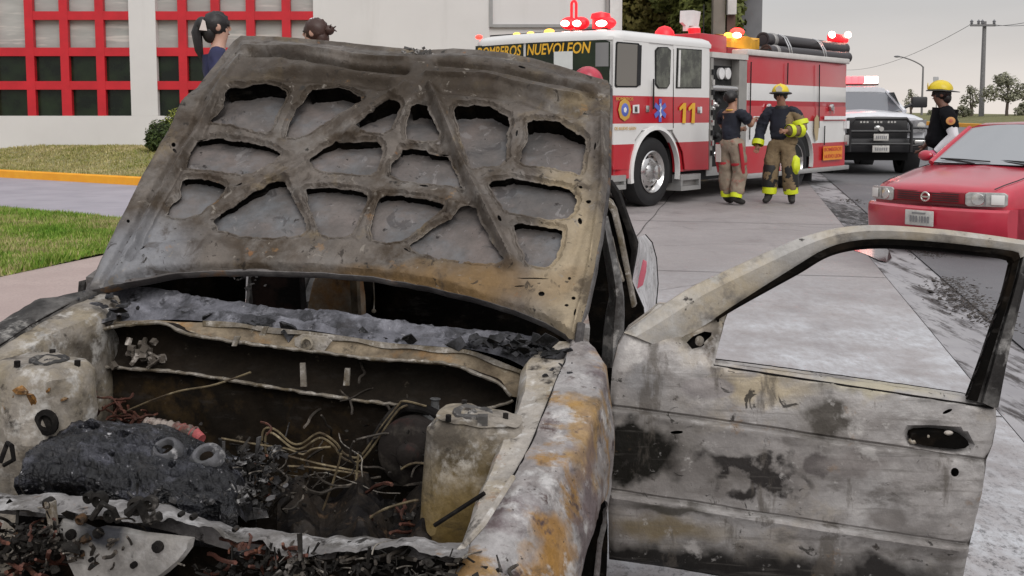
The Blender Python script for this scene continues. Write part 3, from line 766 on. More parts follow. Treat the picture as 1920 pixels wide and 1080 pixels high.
B_L = dens([(150,682),(180,686),(270,693),(330,697),(400,708),(500,724),(600,740),(700,754),(760,760),(815,772),(880,775),(962,752)], 80)
C_L = dens([(112,648),(160,620),(215,604),(290,600),(340,604),(420,606),(500,616),(580,625),(650,634),(720,645),(800,652),(880,660),(960,690),(1010,712)], 80)
rndl = random.Random(5)
# firewall below the lower lip
mb = MB(); rows = []
bot = [(x, 1110) for x, y in B_L]
for k in range(26):
    f = k / 25; row = []
    for i in range(80):
        p = PU(*B_L[i], -.07).lerp(PU(B_L[i][0] * .93 + 25, 1110, -.10), f)
        row.append(p + EU * (.02 * fbm(p, 4, 1) + .006 * fbm(p, 14, 2)))
    rows.append(row)
mb.grid(rows); cpart('firewall', mb, M_FIREWALL, label='brown-black scorched firewall', fix=False)
# recess between the two lips
mb = MB(); rows = []
for k in range(12):
    f = k / 11; dpt = .09 * math.sin(math.pi * min(1, max(0, f * 1.0))) ** .35 if 0 < f < 1 else 0; row = []
    for i in range(80):
        p = PU(*A_L[i], -.10).lerp(PU(*B_L[i], -.10), f); row.append(p + EU * (dpt * smooth(0, 6, i) * smooth(79, 74, i) + .004 * fbm(p, 10, 3)))
    rows.append(row)
mb.grid(rows); plen = cpart('plenum_panel', mb, weather('plenum_soot', (.026, .020, .015), [dict(c=(.018, .015, .012), s=5, t=.5, w=.12), dict(c=(.12, .10, .075), s=34, t=.68, w=.04, seed=6)], .95, bump=.4, spec=.05), fix=False)
def lip(name, L, u, r, m, jagamp=1.2, dp=(0, 0, 0)):
    mb = MB(); P = [PU(x + rndl.uniform(-jagamp, jagamp) * .4, y + rndl.uniform(-jagamp, jagamp), u) + Vector(dp) for x, y in L]
    mb.tube(P, [r * rndl.uniform(.75, 1.3) for _ in P], 6); return cpart(name, mb, m)
lip('upper_lip', A_L, -.105, .0045, M_LIP); lip('lower_lip', B_L, -.105, .0048, M_LIP)
# ledge from the upper lip back to the tan strip
mb = MB(); rows = []
for k in range(8):
    f = k / 7; rows.append([PU(*A_L[i], -.104).lerp(PU(*C_L[i], -.02), f) + EW * (-.022 * math.sin(math.pi * f) * smooth(16, 28, i) + .003 * fbm(PU(*A_L[i], -.1), 16, k)) for i in range(80)])
mb.grid(rows)
M_TAN = weather('tan_cowl_metal', (.22, .175, .12), [dict(c=(.10, .075, .05), s=9, t=.53, w=.08), dict(c=(.24, .14, .06), s=7, t=.62, w=.07, seed=8), dict(c=(.36, .32, .25), s=30, t=.66, w=.05, seed=9), dict(c=(.03, .025, .02), s=14, t=.66, w=.04, seed=10)], .7, bump=.4)
cpart('cowl_ledge', mb, M_TAN, label='tan scorched cowl channel', fix=False)
# cowl bar on top of the channel
mb = MB(); L2 = C_L[24:78]
mb.loft([[PU(x, y - 3, -.03), PU(x, y + 6 + 2 * math.sin(i * .7), -.035), PU(x, y + 6, .02), PU(x, y - 4, .03)] for i, (x, y) in enumerate(L2)])
cpart('cowl_bar', mb, M_LIP)
# wiper motor bracket and small stubs
mb = MB(); c = PU(588, 646, -.06)
mb.slab([PU(x, y, -.06) for x, y in ((552, 634), (566, 627), (612, 632), (622, 640), (606, 660), (570, 656), (553, 648))], EU * .006)
mb.lathe(PU(577, 643, -.065), -EU, [(.006, .0), (.016, .002), (.018, .006), (.012, .008)], 12); cpart('wiper_bracket', mb, M_PALE)
for (x0, y0, x1, y1) in ((568, 680, 570, 724), (652, 690, 650, 722), (440, 648, 446, 630), (500, 612, 492, 628)):
    mb = MB(); mb.slab([PU(x0 - 4, y0, -.112), PU(x0 + 5, y0, -.112), PU(x1 + 6, y1, -.112), PU(x1 - 5, y1, -.112)], -EU * .006); cpart('bracket', mb, M_LIP)
# cluster of fittings on the left of the recess
mb = MB(); rnd = random.Random(21)
for k in range(26):
    q = PU(268 + rnd.gauss(0, 22), 662 + rnd.gauss(0, 14), -.06 - rnd.uniform(0, .06)); mb.box(q, [rnd.uniform(.006, .022) for _ in range(3)], Matrix.Rotation(rnd.uniform(0, 3), 3, 'Z') @ Matrix.Rotation(rnd.uniform(0, 3), 3, 'X'))
mb.tube([PU(272, 636, -.06), PU(268, 655, -.11), PU(246, 684, -.12)], .007, 6); mb.tube([PU(268, 655, -.11), PU(300, 672, -.11), PU(276, 690, -.12)], .005, 6)
cpart('fittings', mb, weather('fitting_ash', (.10, .085, .07), [dict(c=(.55, .5, .45), s=30, t=.58)], .7))

# ---------------------------------------------------------------- collapsed dashboard ridge: crumpled ash sheets
TOPL = dens([(150,572),(175,556),(205,548),(240,536),(262,540),(330,552),(420,566),(500,577),(560,585),(640,590),(700,598),(740,606),(800,612),(830,618),(900,622),(960,630),(1010,634),(1062,640)], 150)
BOTL = dens([(110,640),(160,612),(215,606),(290,600),(350,600),(430,606),(520,615),(600,622),(700,640),(800,648),(880,655),(950,672),(1010,700),(1050,690)], 150)
mb = MB(); rows = []
for k in range(26):
    f = k / 25; row = []
    for i in range(150):
        p = PU(*TOPL[i], .14).lerp(PU(*BOTL[i], -.005), f)
        c = .020 * abs(fbm(p, 5, 5, 2)) + .008 * abs(fbm(p, 22, 6, 3)) + .010 * math.sin(f * 9 + 3 * fbm(p, 3, 2, 1)); e = smooth(0, 3, k) * smooth(25, 22, k)
        row.append(p + EW * (c * e + (.012 * fbm(p, 18, 9) if k == 0 else 0)) - EU * (.02 * fbm(p, 6, 8) * e))
    rows.append(row)
mb.grid(rows)
M_ASHB = weather('blue_grey_ash', (.155, .155, .175), [dict(c=(.05, .05, .055), s=7, t=.54, w=.08), dict(c=(.27, .27, .30), s=11, t=.6, w=.08, seed=5), dict(c=(.012, .012, .013), s=16, t=.60, w=.05, seed=6), dict(c=(.4, .39, .4), s=45, t=.68, w=.04, seed=8)], .8, bump=.7, bs=45, bd=.012)
cpart('dashboard', mb, M_ASHB, label='collapsed ash-covered dashboard', fix=False)
# crumpled flakes
def flakes(mb, n, pos, size, seed, flat=.25):
    rnd = random.Random(seed)
    for _ in range(n):
        c = pos(rnd); s = rnd.uniform(*size) * (.5 + rnd.random()); k = rnd.randint(4, 7); ax = Matrix.Rotation(rnd.uniform(0, 6.3), 3, 'Z') @ Matrix.Rotation(rnd.uniform(-1.2, 1.2), 3, 'X')
        ring = [Vector((math.cos(2 * math.pi * j / k) * s * rnd.uniform(.5, 1.2), math.sin(2 * math.pi * j / k) * s * rnd.uniform(.4, 1), rnd.uniform(-.3, .3) * s)) for j in range(k)]
        a = [c + ax @ q for q in ring]; b = [c + ax @ (q * .8 + Vector((0, 0, s * flat))) for q in ring]; mb.loft([a, b])
    return mb
def inbox(u0, u1, v0, v1, w0, w1): return lambda r: CU(r.uniform(u0, u1), r.uniform(v0, v1), r.uniform(w0, w1))
def inpx(pxs, u0, u1, jit=1.0):
    def f(r):
        a, b = r.choice(list(zip(pxs, pxs[1:]))); t = r.random()
        return PU(a[0] + (b[0] - a[0]) * t + r.gauss(0, a[2]), a[1] + (b[1] - a[1]) * t + r.gauss(0, a[2] * .5), r.uniform(u0, u1))
    return f
M_CHAR = weather('charred_flakes', (.055, .055, .06), [dict(c=(.012, .012, .012), s=14, t=.5, w=.08), dict(c=(.26, .25, .26), s=22, t=.64, w=.06, seed=5)], .75, bump=.6, bs=60)
mb = MB()
flakes(mb, 160, inpx([(80, 598, 16), (150, 590, 22), (215, 580, 20)], -.10, .04), (.006, .035), 3)
flakes(mb, 150, inpx([(900, 640, 14), (1000, 655, 16), (1062, 672, 14)], -.10, .06), (.006, .026), 4)
flakes(mb, 60, inpx([(1050, 690, 10), (1040, 720, 12), (1025, 750, 8)], -.22, -.10), (.004, .013), 5)
flakes(mb, 60, inpx([(300, 600, 8), (640, 628, 8), (900, 650, 8)], -.02, .08), (.006, .03), 6)
o = cpart('charred_flakes', mb, M_CHAR); o['kind'] = 'stuff'
# ---------------------------------------------------------------- STRUT TOWERS and inner wings
def tower(topc, rad, ubase, vmir, drop, name='strut_tower'):
    """topc: centre of the top disc; lathe-like turret leaning into an apron towards the wing"""
    mb = MB(); rings = []; n = 40; sg = vmir
    prof = [(.001, .006), (.03, .006), (.055, .003), (.075, .002), (rad * .82, -.002), (rad * .94, -.012), (rad, -.032), (rad * 1.02, -.09), (rad * 1.03, -.16), (rad * 1.07, -.24), (rad * 1.14, -.32), (rad * 1.3, -.42), (rad * 1.45, -drop)]
    for r_, z in prof:
        ring = []
        for k in range(n):
            a = 2 * math.pi * k / n; cu, cv = math.cos(a), math.sin(a); e_ = .72; cu, cv = math.copysign(abs(cu) ** e_, cu), math.copysign(abs(cv) ** e_, cv); cu, cv = cu * .93, cv * .93
            rr = r_ * (1 + .035 * math.sin(3 * a + 1) * (z < -.02)); v = cv * rr * 1.12; u = cu * rr * 1.0
            if sg * v > rad * .5: v += sg * (sg * v - rad * .5) * .9             # stretches towards the wing
            p = topc + EU * u + EV * v + EW * (z + .012 * fbm((u * 7, v * 7, z * 5), 1, 3) - .10 * u * (sg < 0) * 0) + (EU * fbm((u * 6, v * 6, z * 7), 1, 5) + EV * fbm((u * 6, v * 6, z * 7), 1, 6)) * .034 * smooth(.0, -.10, z) + (EU * fbm((u * 17, v * 17, z * 15), 1, 5, 2) + EV * fbm((u * 17, v * 17, z * 15), 1, 6, 2)) * .007 * smooth(-.01, -.04, z); ring.append(p)
        rings.append(ring)
    mb.loft(rings, True, False)
    return mb
tR = PW(886, 779, -.085); tL = PW(92, 680, -.06)
for tc_, sg, par in ((tR, -1, 'R'), (tL, 1, 'L')):
    st = cpart('strut_tower', tower(tc_, .083 if par == 'R' else .098, 0, sg, .6), M_TOWER, label='ash-pale strut tower beside the ' + ('driver wing' if par == 'R' else 'passenger wing'), fix=False)
    mb = MB(); mb.lathe(tc_ + EW * .004, EW, [(.046, -.006), (.044, .005), (.036, .009), (.030, .006), (.022, -.002), (.014, -.002), (.010, .004), (.0005, .004)], 24); mb.v = [v + EW * .005 * fbm(v, 25, 3) + EU * .004 * fbm(v, 30, 4) for v in mb.v]
    if par == 'R': mb.box(tc_ + EV * -.035 + EU * -.05 + EW * .008, (.022, .022, .022))
    cpart('strut_mount', mb, weather('mount_metal', (.10, .095, .09) if par == 'R' else (.05, .048, .046), [dict(c=(.35, .33, .3), s=30, t=.6)], .55, .3), st)
    for a in (0.5, 2.6, 4.7):
        mb = MB(); q = tc_ + EU * math.cos(a) * .072 + EV * math.sin(a) * .075 + EW * .0; mb.cyl(q, q + EW * .014, .007, 6); cpart('stud', mb, M_SOOT, st)
# ---------------------------------------------------------------- WINGS (front fenders)
W_IN = [(0.06, .012), (0, 0), (-.12, -.018), (-.25, -.040), (-.4, -.075), (-.55, -.110), (-.7, -.148), (-.85, -.190), (-1.0, -.245), (-1.12, -.31)]
def arch(u, uc=-.46, wc=-.60, r=.335):
    d = r * r - (u - uc) ** 2; return wc + math.sqrt(d) if d > 0 else -9
def wing(mir):
    mb = MB(); rows = []; us = np.linspace(.06, -1.12, 60); vv = (lambda v: v) if not mir else (lambda v: 1.40 - v)
    ua = [a for a, b in W_IN][::-1]; wa = [b for a, b in W_IN][::-1]
    for u in us:
        wi = float(np.interp(u, ua, wa)); ta = smooth(.02, -.15, u)
        wide = float(np.interp(-u, [-.06, -.02, .03, .10, .2, .5, .9, 1.12], [.03, .038, .08, .124, .140, .147, .133, .115])); row = []
        v0 = .0 + .05 * smooth(-.5, -1.0, u) + .01 * (1 - ta)
        cr_ = -wide * .80 + .080 * smooth(-.35, -1.0, u)
        base = max(-.66, arch(u) + .0)
        prof = [(v0 + .004, wi - .035), (v0, wi - .004), (v0 - .004, wi + .002), (v0 + (cr_ - v0) * .33, wi + .006), (v0 + (cr_ - v0) * .66, wi + .004), (cr_ + .005, wi - .002), (cr_ - .001, wi - .006), (cr_ - .006, wi - .014),
                (cr_ + (-wide - cr_) * .7, wi - .075), (-wide, wi - .12), (-wide * 1.01, wi - .15)]
        lw = wi - .15
        for k in range(1, 7): prof.append((-wide * (1.01 - .02 * k / 6), lw + (base - lw) * k / 6))
        prof.append((-wide * .93, base + .004)); prof.append((-wide * .88, base + .015))
        for v, w_ in prof:
            p = CU(u, vv(v), w_); n_ = .010 * fbm(p, 4, 3) + .0022 * fbm(p, 18, 5)
            row.append(p + EW * n_ * .8 - EV * n_ * (1 if not mir else -1))
        rows.append(row)
    mb.grid(rows); return mb
M_WING = weather('rusting_wing_metal', (.29, .262, .25), [
    dict(c=(.37, .352, .345), s=5, t=.50, w=.06, seed=4), dict(c=(.15, .118, .12), s=5.2, t=.56, w=.06, seed=15), dict(c=(.30, .17, .055), s=6.2, t=.585, w=.04, seed=6, k=.9, an=(1, 1.6, 1)), dict(c=(.38, .235, .08), s=11, t=.63, w=.04, seed=17, k=.8),
    dict(p=loc(CU(-.42, -.10, -.10)), r=(.045, .22, .07), c=(.36, .215, .07), n=.13, ns=10, w=.25, seed=31, k=.8),
    dict(p=loc(CU(-.85, -.10, -.26)), r=(.06, .22, .08), c=(.33, .175, .045), n=.14, ns=10, w=.3, seed=32, k=.85),
    dict(p=loc(CU(-.04, -.10, -.03)), r=(.04, .06, .04), c=(.36, .20, .065), n=.06, ns=14, w=.3, seed=33, k=.8),
    dict(p=loc(CU(-.55, -.14, -.3)), r=(.035, .6, .22), c=(.13, .095, .098), n=.12, ns=10, w=.35, seed=34, k=.8),
    dict(c=(.54, .525, .51), s=13, t=.595, w=.05, seed=9, k=.85), dict(c=(.09, .06, .055), s=14, t=.62, w=.04, seed=12), dict(c=(.06, .05, .045), s=70, t=.66, w=.03, seed=13)], .42, .3, bump=.4, bs=60)
wingL = cpart('wing', wing(False), M_WING, label='driver side front wing blotched grey, white and orange rust', fix=False)
wingR = cpart('wing', wing(True), weather('soot_wing', (.17, .16, .15), [dict(c=(.03, .028, .026), s=5, t=.48, w=.1), dict(c=(.42, .4, .37), s=9, t=.6, w=.06, seed=6)], .65), label='sooty passenger side front wing', fix=False)
# seam line between wing top and inner apron, then the aprons running to the towers
for mir, tc_ in ((False, tR), (True, tL)):
    vv = (lambda v: v) if not mir else (lambda v: 1.40 - v)
    mb = MB(); rows = []; ua = [a for a, b in W_IN][::-1]; wa = [b for a, b in W_IN][::-1]
    for u in np.linspace(.02, -1.08, 56):
        wi = float(np.interp(u, ua, wa)) - .006; row = []
        v1 = .075 + .03 * math.exp(-((u + .13) / .1) ** 2) - .02 * smooth(-.7, -1, u)
        prof = [(-.004 + .05 * smooth(-.5, -1, u), wi - .004), (.02 + .045 * smooth(-.5, -1, u), wi - .006), (v1 - .012, wi - .012), (v1, wi - .03), (v1 + .004, wi - .075), (v1 + .004, wi - .10), (v1 + .02, wi - .25), (v1 + .03, wi - .45), (v1 + .03, -.75)]
        for v, w_ in prof:
            p = CU(u, vv(v), w_); row.append(p + EW * (.007 * fbm(p, 5, 4) + .002 * fbm(p, 22, 5)) + EV * .006 * fbm(p, 6, 8))
        rows.append(row)
    mb.grid(rows); cpart('inner_apron', mb, M_PALE if not mir else M_TOWER, fix=False)
    mb = MB(); P = [CU(u, vv(-.002 + .05 * smooth(-.5, -1, u)), float(np.interp(u, ua, wa)) - .003) for u in np.linspace(0, -1.08, 40)]
    mb.tube(P, .003, 5); cpart('seam', mb, M_SOOT)
# dark wheel well and bare rim inside the driver wing
mb = MB(); rows = []
for k in range(17):
    a = math.pi * k / 16; rows.append([CU(-.46 + .34 * math.cos(a), v, -.60 + .34 * math.sin(a)) for v in (-.14, -.05, .06)])
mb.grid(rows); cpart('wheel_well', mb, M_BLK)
def rim_at(uc, vc, wc, out):
    o_ = CU(uc, vc, wc); mb = MB(); ax = -EV if out < 0 else EV
    mb.lathe(o_, ax, [(.185, -.09), (.19, -.085), (.165, -.07), (.16, .0), (.185, .045), (.192, .05), (.188, .056), (.165, .045), (.13, .03), (.07, .045), (.045, .05), (.001, .05)], 28)
    return mb
M_RIM = weather('burnt_rim', (.16, .13, .11), [dict(c=RUST, s=8, t=.55), dict(c=(.03, .03, .03), s=6, t=.6, seed=5)], .7, .3)
wheels = []
# bottoms: the bare rims rest on the ground
def ground_w(u, v): p = CU(u, v, 0); return -(p.z - gz(p.x, p.y)) / EW.z
for u_, v_, s_ in ((-.46, -.06, -1), (-.46, 1.46, 1), (2.0, .06, -1), (2.0, 1.34, 1)):
    wl = cpart('wheel', rim_at(u_, v_, ground_w(u_, v_) + .193, s_), M_RIM, label='bare burnt wheel rim')
# ---------------------------------------------------------------- ENGINE
BK = dens([(100, 838), (128, 815), (155, 800), (185, 791), (230, 791), (275, 795), (335, 808), (385, 830), (432, 850), (466, 868), (478, 890)], 190)
FR = dens([(30, 884), (46, 876), (75, 872), (112, 874), (170, 880), (225, 899), (270, 914), (340, 928), (400, 938), (432, 948), (452, 950)], 190)
FEAT = [(172, 817, 27, 12, .010, -.050), (240, 836, 17, 10, .009, -.045), (268, 843, 7, 5, .010, 0), (316, 851, 22, 11, .018, -.050), (391, 864, 24, 12, .020, -.050), (215, 868, 9, 5, .006, -.015), (330, 890, 10, 6, .006, -.02)]
def cover(i, j):
    """point of the valve cover, i along it, j from back to front (0..1), plus the height of its relief"""
    a, b = BK[i], FR[i]; px, py = a[0] + (b[0] - a[0]) * j, a[1] + (b[1] - a[1]) * j
    p = PU(px, py, -.52 - .30 * j); lift = .030 * math.sin(math.pi * min(1, max(0, j))) ** .6
    for cx_, cy_, rx_, ry_, up_, dn_ in FEAT:
        r_ = math.hypot((px - cx_) / rx_, (py - cy_) / ry_)
        if r_ < 3: lift += up_ * math.exp(-((r_ - 1) / .30) ** 2) + (dn_ * (1 - smooth(.45, .85, r_)) if dn_ else up_ * math.exp(-(r_ / .8) ** 4))
    rid = abs(fbm(p, 17, 3, 3)); lift += .010 * fbm(p, 9, 2) + .010 * (.35 - rid) * (.4 + j) + .004 * fbm(p, 60, 4)
    lift += .0025 * max(0, math.sin(px * .33 + 3 * fbm(p, 6, 7))) * smooth(.45, .7, j)      # cast ribs on the front slope
    return p, lift
mb = MB(); rows = []
NRM = (EW * .85 - EU * .52).normalized()
for i in range(190):
    row = []; en = smooth(0, 7, i) * smooth(189, 182, i)
    for k in range(64):
        j = k / 63; p, l_ = cover(i, j); row.append(p + NRM * (l_ * en - .05 * (1 - en)))
    p, l_ = cover(i, 1.0)
    for d_, e_ in ((.012, .010), (.030, .012), (.05, .0), (.075, -.02), (.12, -.045)): row.append(p - EW * d_ - EU * (e_ + .012 * fbm(p, 22, 9)))
    p, l_ = cover(i, 0.0); row = [p - EW * .14 + EU * .02, p - EW * .05 + EU * .012] + row; rows.append(row)
mb.grid(rows)
M_ENG = weather('charred_cover', (.020, .021, .027), [dict(c=(.007, .007, .009), s=7, t=.5, w=.08), dict(c=(.070, .071, .087), s=12, t=.57, w=.05, seed=5), dict(c=(.005, .005, .006), s=14, t=.57, w=.04, seed=6), dict(c=(.46, .45, .46), s=30, t=.655, w=.02, seed=8, d=10), dict(c=(.30, .29, .30), s=60, t=.67, w=.02, seed=18)], .30, .25, bump=1.0, bs=45, bd=.012, spec=.55)
eng = cpart('engine', mb, M_ENG, label='charred blue-black engine with melted valve cover', fix=False)
M_ASHRING = weather('ring_ash', (.075, .074, .08), [dict(c=(.06, .06, .062), s=30, t=.52), dict(c=(.34, .33, .33), s=34, t=.60, seed=5)], .6, spec=.4)
for (cx_, cy_, r_) in ((316, 851, .024), (391, 864, .026)):
    c = PU(cx_, cy_ + 3, -.67) + NRM * .026; mb = MB(); mb.lathe(c, NRM, [(r_ * 1.5, -.016), (r_ * 1.35, -.004), (r_ * 1.05, .004), (r_ * .8, .003), (r_ * .58, -.006), (r_ * .55, -.02), (.001, -.022)], 24)
    mb.v = [v + NRM * .003 * fbm(v, 50, 2) for v in mb.v]; cpart('filler_ring', mb, M_ASHRING, eng)
    mb = MB(); mb.lathe(c, NRM, [(r_ * .56, -.007), (.001, -.0065)], 16); cpart('filler_hole', mb, M_BLK, eng)
e0, e1 = PU(60, 850, -.68), PU(460, 900, -.66); ed_ = (e1 - e0); el = ed_.length; ed_.normalize(); ef = (-EU + ed_ * EU.dot(ed_)).normalized(); eu_ = ed_.cross(ef); eu_ = eu_ if eu_.z > 0 else -eu_
# block below
P = [e0 + ed_ * (el * a) + ef * b + eu_ * z for z in (-.09, -.55) for a, b in ((.04, -.10), (.97, -.10), (.97, .08), (.04, .08))]; mb = MB(); mb.loft([P[:4], P[4:]]); cpart('engine_block', mb, M_BLK, eng)
# rubbery intake hose with red collar behind the engine
mb = MB(); pts = dens([(272, 797), (300, 800), (335, 806), (368, 816)], 26); mb.tube([PU(x, y, -.42) for x, y in pts], [.016 + .004 * (math.sin(i * 2.2) > 0) for i in range(26)], 12)
cpart('intake_hose', mb, weather('hose_ash', (.25, .215, .19), [dict(c=(.08, .06, .05), s=30, t=.5), dict(c=(.25, .06, .05), s=16, t=.62, seed=7)], .8), eng)
mb = MB(); mb.tube([PU(362, 812, -.42), PU(378, 824, -.43)], [.017, .013], 12); cpart('hose_collar', mb, weather('pink_collar', (.45, .11, .11), [dict(c=(.1, .04, .04), s=30, t=.6)], .6), eng)
# ---------------------------------------------------------------- LOOSE RUINS in the bay
def ruins(name, spec, seed, m, label=None):
    mb = MB(); rnd = random.Random(seed)
    for (cx_, cy_, sx_, sy_, u0, u1, n, s0, s1) in spec:
        for _ in range(n):
            q = PU(rnd.gauss(cx_, sx_), rnd.gauss(cy_, sy_), rnd.uniform(u0, u1)); s = rnd.uniform(s0, s1)
            rot = Matrix.Rotation(rnd.uniform(0, 6), 3, 'Z') @ Matrix.Rotation(rnd.uniform(-1.5, 1.5), 3, 'X')
            k = rnd.random()
            if k < .12: mb.box(q, (s * rnd.uniform(.4, 1.6), s * rnd.uniform(.3, 1), s * rnd.uniform(.2, .8)), rot)
            elif k < .30: mb.cyl(q, q + rot @ Vector((0, 0, s * 3.2)), s * .22, 7)
            elif k < .50: mb.sphere(q, (s * .7, s * .5, s * .3), 8, 6, rot)
            else: flakes(mb, 1, lambda r, q=q: q, (s * .5, s * 1.3), rnd.randint(0, 9999), .12)
    for i, v in enumerate(mb.v): mb.v[i] = v + Vector((fbm(v, 55, 1), fbm(v, 55, 2), fbm(v, 55, 3))) * .006
    o = cpart(name, mb, m, label=label); o['kind'] = 'stuff'; return o
M_RUIN = weather('bay_ruins', (.030, .027, .024), [dict(c=(.012, .011, .010), s=9, t=.5, w=.1), dict(c=(.18, .165, .15), s=14, t=.64, w=.05, seed=6), dict(c=(.14, .075, .035), s=8, t=.66, w=.05, seed=7), dict(c=(.5, .47, .43), s=36, t=.69, w=.03, seed=8)], .7, .1, bump=.7, bs=50, spec=.12)
M_COPPER = weather('burnt_wire', (.11, .045, .033), [dict(c=(.08, .04, .03), s=20, t=.52), dict(c=(.24, .10, .06), s=30, t=.62, seed=5)], .6, .2)
M_RUINL = weather('ashy_ruins', (.085, .082, .082), [dict(c=(.012, .011, .011), s=16, t=.5, w=.08), dict(c=(.36, .35, .34), s=22, t=.62, w=.05, seed=6), dict(c=(.12, .06, .04), s=12, t=.68, w=.05, seed=7)], .6, .1, bump=.7, bs=60)
ruins('ashy_remains', [(462, 900, 26, 28, -.66, -.55, 170, .004, .020), (440, 935, 22, 14, -.80, -.68, 60, .004, .016), (512, 850, 10, 12, -.5, -.42, 24, .004, .014), (330, 937, 60, 6, -.86, -.80, 50, .003, .010)], 35, M_RUINL, 'ash-grey lumps at the end of the valve cover')
ruins('engine_remains', [(455, 905, 30, 30, -.66, -.50, 260, .003, .017), (390, 945, 40, 8, -.80, -.70, 50, .003, .012), (250, 800, 60, 6, -.45, -.35, 40, .003, .010)], 31, M_RUIN, 'charred engine parts heaped beside the cover')
ruins('bay_remains', [(620, 1000, 90, 18, -.45, -.2, 80, .004, .014), (540, 910, 40, 24, -.40, -.25, 36, .004, .012), (760, 980, 40, 20, -.50, -.35, 50, .004, .014), (770, 840, 30, 30, -.26, -.2, 18, .004, .012), (680, 830, 24, 30, -.2, -.12, 18, .003, .010)], 32, M_RUIN, 'sooty brackets and hoses low in the engine bay')
ruins('nose_remains', [(40, 1025, 50, 30, -1.0, -.95, 170, .004, .018), (520, 1072, 80, 14, -1.0, -.93, 170, .003, .015), (760, 1072, 70, 14, -.98, -.9, 120, .003, .016)], 33, M_RUIN, 'burnt bits of the nose below the cross bar')
def wires(name, spec, seed, m, r, label=None):
    mb = MB(); rnd = random.Random(seed)
    for (cx_, cy_, sx_, sy_, u0, u1, n, L) in spec:
        for _ in range(n):
            x, y = rnd.gauss(cx_, sx_), rnd.gauss(cy_, sy_); u = rnd.uniform(u0, u1); P = [(x, y)]; a = rnd.uniform(0, 6.28)
            for k in range(5): a += rnd.uniform(-.9, .9); P.append((P[-1][0] + math.cos(a) * L, P[-1][1] + math.sin(a) * L * .6))
            mb.tube([PU(X, Y, u + .01 * k) for k, (X, Y) in enumerate(dens(P, 14))], r * rnd.uniform(.6, 1.4), 5)
    o = cpart(name, mb, m, label=label); o['kind'] = 'stuff'; return o
wires('copper_wires', [(215, 775, 24, 16, -.35, -.2, 22, 9), (70, 1030, 34, 24, -1.03, -.98, 12, 13), (485, 870, 10, 30, -.6, -.5, 10, 10), (465, 1040, 24, 20, -1.02, -.96, 14, 12), (60, 1075, 30, 10, -1.03, -1, 8, 12), (750, 990, 30, 30, -.6, -.4, 10, 12), (560, 1035, 12, 8, -1, -.95, 5, 9)], 41, M_COPPER, .0035, 'bare reddish copper wires')
wires('sooty_wires', [(600, 900, 120, 50, -.4, -.15, 14, 30), (480, 930, 40, 40, -.7, -.5, 16, 13), (120, 1030, 90, 24, -1.03, -.96, 26, 15), (680, 1060, 130, 14, -1, -.92, 30, 16), (700, 800, 60, 30, -.2, -.12, 10, 16)], 42, weather('wire_soot', (.05, .043, .036), [dict(c=(.2, .17, .14), s=20, t=.6)], .7), .003, 'charred wires and cables')
wires('ashy_wires', [(600, 910, 100, 40, -.40, -.18, 4, 40), (720, 920, 50, 50, -.35, -.2, 4, 30), (470, 905, 24, 40, -.72, -.55, 8, 9), (640, 1058, 160, 14, -1, -.93, 20, 15), (60, 1020, 40, 30, -1.03, -.98, 16, 12)], 43, weather('wire_ash', (.26, .235, .20), [dict(c=(.08, .07, .06), s=30, t=.5)], .6), .0013, 'thin ash-grey wires')
# brake pipes along the firewall
M_PIPE = weather('tan_pipe', (.19, .15, .09), [dict(c=(.08, .06, .04), s=18, t=.52), dict(c=(.45, .38, .25), s=26, t=.62, seed=6)], .5, .3)
for L_, u in (([(492, 850), (492, 812), (502, 802), (520, 808), (545, 830), (565, 832), (590, 815), (605, 813), (630, 830), (645, 850), (670, 858), (690, 838), (715, 800), (745, 762), (758, 752), (800, 762)], -.17),
              ([(498, 850), (498, 818), (506, 811), (520, 818), (548, 840), (568, 840), (592, 824), (606, 822), (626, 836), (642, 858), (672, 866), (700, 836), (724, 800), (748, 768), (764, 760)], -.18),
              ([(415, 822), (450, 828), (500, 836), (540, 842), (568, 852), (586, 842), (620, 838)], -.22), ([(500, 842), (540, 855), (600, 870), (640, 878), (690, 888)], -.23), ([(540, 874), (580, 876), (640, 884), (688, 892)], -.24),
              ([(640, 850), (632, 880), (615, 930), (588, 1002)], -.3), ([(818, 800), (812, 850), (800, 868), (780, 868), (765, 872), (752, 880)], -.28), ([(672, 1005), (690, 975), (720, 955), (770, 940), (785, 938)], -.5), ([(672, 852), (668, 900), (664, 960), (655, 985), (640, 1000)], -.28), ([(470, 698), (400, 722), (330, 735), (250, 765), (205, 790)], -.16)):
    mb = MB(); mb.tube([PU(x, y, u) for x, y in dens(L_, len(L_) * 5)], .0030, 6); cpart('brake_pipe', mb, M_PIPE)
# thick black hose and elbow by the driver tower
mb = MB(); mb.tube([PU(x, y, -.16) for x, y in dens([(700, 830), (725, 790), (750, 766), (790, 766), (828, 782)], 20)], .013, 10)
cpart('heater_hose', mb, M_SOOT)
mb = MB(); mb.lathe(PU(815, 772, -.14), EW, [(.03, -.03), (.032, 0), (.012, .006), (.010, .03), (.014, .034), (.002, .036)], 14); cpart('reservoir', mb, weather('reservoir_ash', (.09, .09, .09), [dict(c=(.3, .3, .3), s=20, t=.6)], .7))
